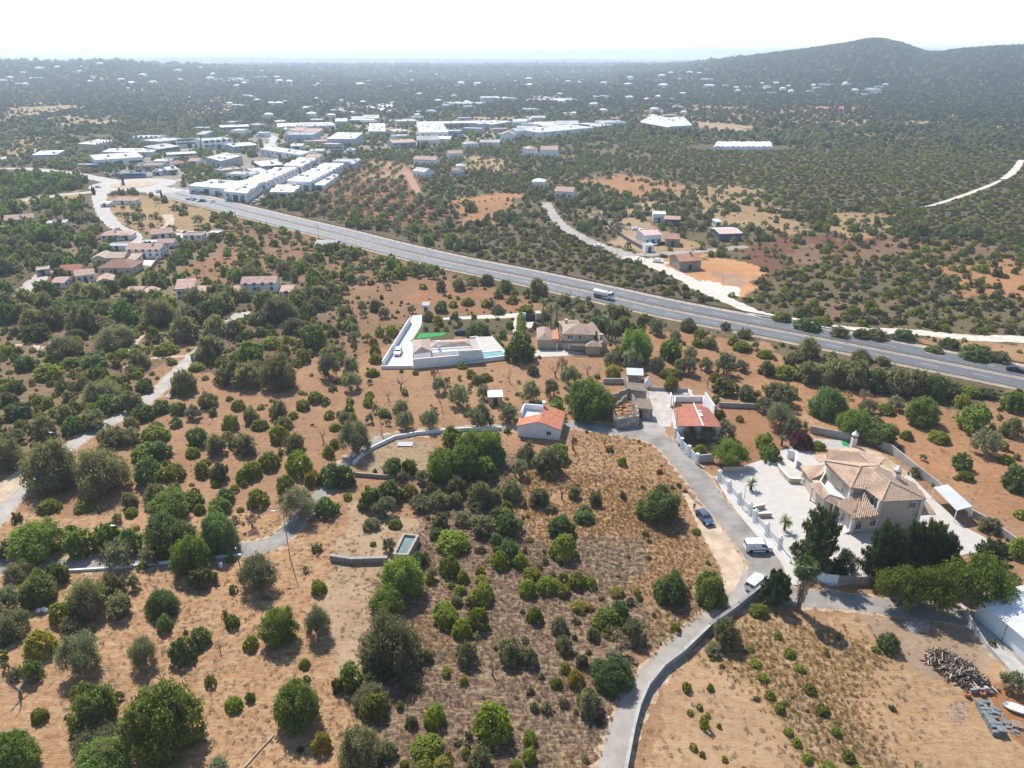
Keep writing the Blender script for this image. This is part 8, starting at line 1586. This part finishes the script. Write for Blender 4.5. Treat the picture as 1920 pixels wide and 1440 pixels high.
kinds = np.where(RNG.uniform(0,1,len(X)) < np.interp(R_,[700,1200],[0,.85]), 'q', kinds)
PX, PY = proj(X, Y, Zg); app = size*FPX/np.maximum(1, R_); inside = (PX > -20)&(PX < 1940)&(PY > 0)&(PY < 1470)
order = np.argsort(-app*inside); single = np.zeros(len(X), bool); LIM = 292
REG = [('beside the motorway', lambda x,y: 520 < y < 760 and x > 800),('in the scrub beyond the motorway', lambda x,y: x > 820 and y <= 560),('in the wood left of the country lane', lambda x,y: x < 470 and y > 560),('between village and motorway', lambda x,y: y < 560 and x < 820)]
for i in order:
    if not inside[i] or app[i] < 7: break
    kd = kinds[i]
    if kd == 'q': continue
    cat = KIND[kd][1]
    if COUNT.get(cat,0) >= LIM: continue
    hgt = size[i]*{'d':random.uniform(.6,.95),'c':random.uniform(.55,.8),'m':random.uniform(.5,.75),'h':random.uniform(.4,.6),'o':random.uniform(.65,.9),'g':random.uniform(.7,1.0),'p':random.uniform(.6,.85)}.get(kd,.7)
    plant(kd, Vector((X[i],Y[i],Zg[i]-.03)), float(size[i]), float(hgt), px=float(app[i]), label='auto'); single[i] = True
def scatter(name, P, sc, rz, ix, protos, label, tint=None):
    pc = D.collections.new(name + '_kinds')
    for j, me in enumerate(protos):
        po = D.objects.new('%s_%02d' % (name, j), me); pc.objects.link(po)
    me = D.meshes.new(name); me.vertices.add(len(P)); me.vertices.foreach_set('co', np.asarray(P, np.float32).ravel())
    a = me.attributes.new('size', 'FLOAT_VECTOR', 'POINT'); a.data.foreach_set('vector', np.asarray(sc, np.float32).ravel())
    a = me.attributes.new('turn', 'FLOAT_VECTOR', 'POINT'); a.data.foreach_set('vector', np.asarray(rz, np.float32).ravel())
    a = me.attributes.new('pick', 'INT', 'POINT'); a.data.foreach_set('value', np.asarray(ix, np.int32))
    o = link(D.objects.new(name, me)); tag(o, label, None, None, 'stuff')
    ng = D.node_groups.new(name, 'GeometryNodeTree'); ng.interface.new_socket('Geometry', in_out='INPUT', socket_type='NodeSocketGeometry'); ng.interface.new_socket('Geometry', in_out='OUTPUT', socket_type='NodeSocketGeometry')
    N = ng.nodes.new; L = ng.links.new; gi = N('NodeGroupInput'); go = N('NodeGroupOutput'); ip = N('GeometryNodeInstanceOnPoints'); ci = N('GeometryNodeCollectionInfo')
    ci.inputs['Collection'].default_value = pc; ci.inputs['Separate Children'].default_value = True; ci.inputs['Reset Children'].default_value = True
    def attr(nm, t): q = N('GeometryNodeInputNamedAttribute'); q.data_type = t; q.inputs['Name'].default_value = nm; return q.outputs[0]
    er = N('FunctionNodeEulerToRotation'); L(attr('turn','FLOAT_VECTOR'), er.inputs[0])
    L(gi.outputs[0], ip.inputs['Points']); L(ci.outputs[0], ip.inputs['Instance']); ip.inputs['Pick Instance'].default_value = True
    L(attr('pick','INT'), ip.inputs['Instance Index']); L(er.outputs[0], ip.inputs['Rotation']); L(attr('size','FLOAT_VECTOR'), ip.inputs['Scale']); L(ip.outputs[0], go.inputs[0])
    md = o.modifiers.new('scatter', 'NODES'); md.node_group = ng; return o
rest = ~single; order_k = 'cdgomhpqy'
def mass(name, sel, lod, nv, label):
    pro = [crown(kd, lod, v) for kd in order_k for v in range(nv)]; n = sel.sum(); kk = kinds[sel]; s = size[sel]
    ix = np.array([order_k.index(q)*nv for q in kk]) + RNG.integers(0, nv, n); hf = np.array([{'d':.75,'c':.68,'m':.58,'h':.45,'o':.72,'g':.8,'p':.7,'q':.7,'y':.6}[q] for q in kk])*RNG.uniform(.8,1.2,n)
    scatter(name, np.stack([X[sel],Y[sel],Zg[sel]-.05],1), np.stack([s/2,s/2*RNG.uniform(.85,1.15,n),s*hf],1), np.stack([0*s,0*s,RNG.uniform(0,6.28,n)],1), ix, pro, label)
mass('scrub', rest & (R_ < 620), 'm', 3, 'mixed scrub and olive growth covering the middle ground')
mass('woodland', rest & (R_ >= 620), 'l', 2, 'far woodland and heath running up to the wooded hill')
X_ = []; Y_ = []; S_ = []; cells(60, 240, 1.7, 40); cells(240, 460, 2.6, 42); ux = np.concatenate(X_); uy = np.concatenate(Y_); us_ = np.concatenate(S_); ui = cover(ux, uy, 0*ux); uc = zv[ui]; ust = zs[ui]; cl_ = .5+.6*wob(ux,uy,13,5)+.3*wob(ux,uy,5,1)
pr = np.where(uc > .1, uc*.55, np.where(ust > .8, .10, .035))*np.clip(cl_+.25,0,1.6); kp = (RNG.uniform(0,1,len(ux)) < pr)&(uc+ust > .25); ux, uy, us_, uc = (q[kp] for q in (ux,uy,us_,uc)); sz = RNG.uniform(.45,1.5,len(ux))*np.where(uc > .1,1.15,.75)*np.where(us_ > 2,1.25,1); kp = ~blocked(ux, uy, sz*.3-.6); ux, uy, sz = (q[kp] for q in (ux,uy,sz)); n = len(ux)
pro = [crown(k_, 'm', v) for k_ in 'mhdy' for v in (0,1)]; ix = RNG.choice([0,1,2,3,2,3,4,5,4,5,6], n); scatter('undergrowth', np.stack([ux,uy,0*ux-.03],1), np.stack([sz/2,sz/2*RNG.uniform(.8,1.2,n),sz*RNG.uniform(.4,.75,n)],1), np.stack([0*sz,0*sz,RNG.uniform(0,6.28,n)],1), ix, pro, 'small low shrubs and weeds between the trees')
# ------------------------------------------------------------------ dry grass tufts on the near ground
def tuft(seed, n, m, spread=.5, h=1.0, wd=.045):
    rg = np.random.default_rng(seed); b = MB()
    for i in range(n):
        a = rg.uniform(0,6.28); r = rg.uniform(0,.4); t = rg.uniform(.1,spread); hh = h*rg.uniform(.5,1.1); x, y = r*math.cos(a), r*math.sin(a); dx, dy = -math.sin(a)*wd, math.cos(a)*wd
        b.add([(x-dx,y-dy,0),(x+dx,y+dy,0),(x+math.cos(a)*t,y+math.sin(a)*t,hh)], [(0,1,2)])
    return b.mesh('tuft', m)
GS = foliage('straw_grass', (.27,.19,.105), (.47,.35,.21), .3); GB = foliage('heath_grass', (.115,.082,.064), (.265,.195,.15), .25); GO = foliage('golden_grass', (.25,.14,.06), (.42,.27,.125), .3); GG = foliage('green_weeds', (0.06,0.084,0.024), (0.168,0.18,0.06), .3)
pro = [tuft(1,26,GS),tuft(2,20,GS,.7,.8),tuft(3,30,GB),tuft(4,24,GB,.7,.9),tuft(5,30,GO),tuft(6,26,GO,.6,1.1),tuft(7,26,GG,.8,.7,.07),tuft(8,14,GB,.9,1.0,.03)]
X_ = []; Y_ = []; S_ = []; cells(57, 125, .42, 40); cells(125, 215, .72, 40); gx = np.concatenate(X_); gy = np.concatenate(Y_); gs = np.concatenate(S_)
gi_ = cover(gx+RNG.normal(size=len(gx))*1.6, gy+RNG.normal(size=len(gx))*1.6, np.zeros(len(gx))); st = zs[gi_]; colz = zc[gi_]; ZF = np.array([.645,.675,.665]); heath = (np.abs(colz-np.array(HEATH)*ZF).sum(1) < .02)|(np.abs(colz-np.array((.24,.16,.11))*ZF).sum(1) < .02); gold = (colz[:,0] < .30)&~heath&(st > .8)
pat = .5+.6*wob(gx, gy, 5.5, 2)+.3*wob(gx, gy, 2.1, 6); kp = RNG.uniform(0,1,len(gx)) < np.clip(np.where(heath|gold, .75+.5*(pat-.5), st*.42*np.clip(pat+.15,0,1.3)), 0, 1)
gx, gy, gs, st, heath, gold = (q[kp] for q in (gx,gy,gs,st,heath,gold)); E0 = EXC; kp = ~blocked(gx, gy, np.full(len(gx), -.15)); gx, gy, gs, heath, gold = (q[kp] for q in (gx,gy,gs,heath,gold)); n = len(gx)
ix = np.where(heath, RNG.choice([2,2,3,3,7,3,0], n), np.where(gold, RNG.choice([4,5,5,0,2,4], n), RNG.choice([0,0,1,1,4,2], n))); mixp = .5+.5*wob(gx,gy,9,8); ix = np.where(heath&(mixp > .72)&(RNG.uniform(0,1,n) < .7), RNG.choice([4,5,0],n), ix); ix = np.where(gold&(mixp < .3)&(RNG.uniform(0,1,n) < .6), RNG.choice([2,3,3],n), ix); ix = np.where(RNG.uniform(0,1,n) < .03, 6, ix)
sw = np.where(heath|gold, RNG.uniform(.25,.62,n), RNG.uniform(.3,.75,n)); sh_ = np.where(gold, RNG.uniform(.16,.42,n), np.where(heath, RNG.uniform(.12,.34,n), RNG.uniform(.08,.22,n)))
scatter('dry_grass', np.stack([gx,gy,np.zeros(n)],1), np.stack([sw,sw,sh_],1), np.stack([0*gx,0*gx,RNG.uniform(0,6.28,n)],1), ix, pro, 'dry straw and heath grass tufts over the near fields')
# ------------------------------------------------------------------ haze
hb_ = MB().box(-72000, 72000, -72000, 72000, -152, 134); hzo = hb_.build('haze'); tag(hzo, 'pale summer haze filling the valley', None, None, 'stuff')
hm, n_, N, L = newmat('haze'); out = N('ShaderNodeOutputMaterial'); pv = N('ShaderNodeVolumePrincipled'); pv.inputs['Color'].default_value = (.76,.87,1.0,1); pv.inputs['Density'].default_value = HAZE_D; pv.inputs['Anisotropy'].default_value = .35; L(pv.outputs[0], out.inputs['Volume']); hzo.data.materials.append(hm)
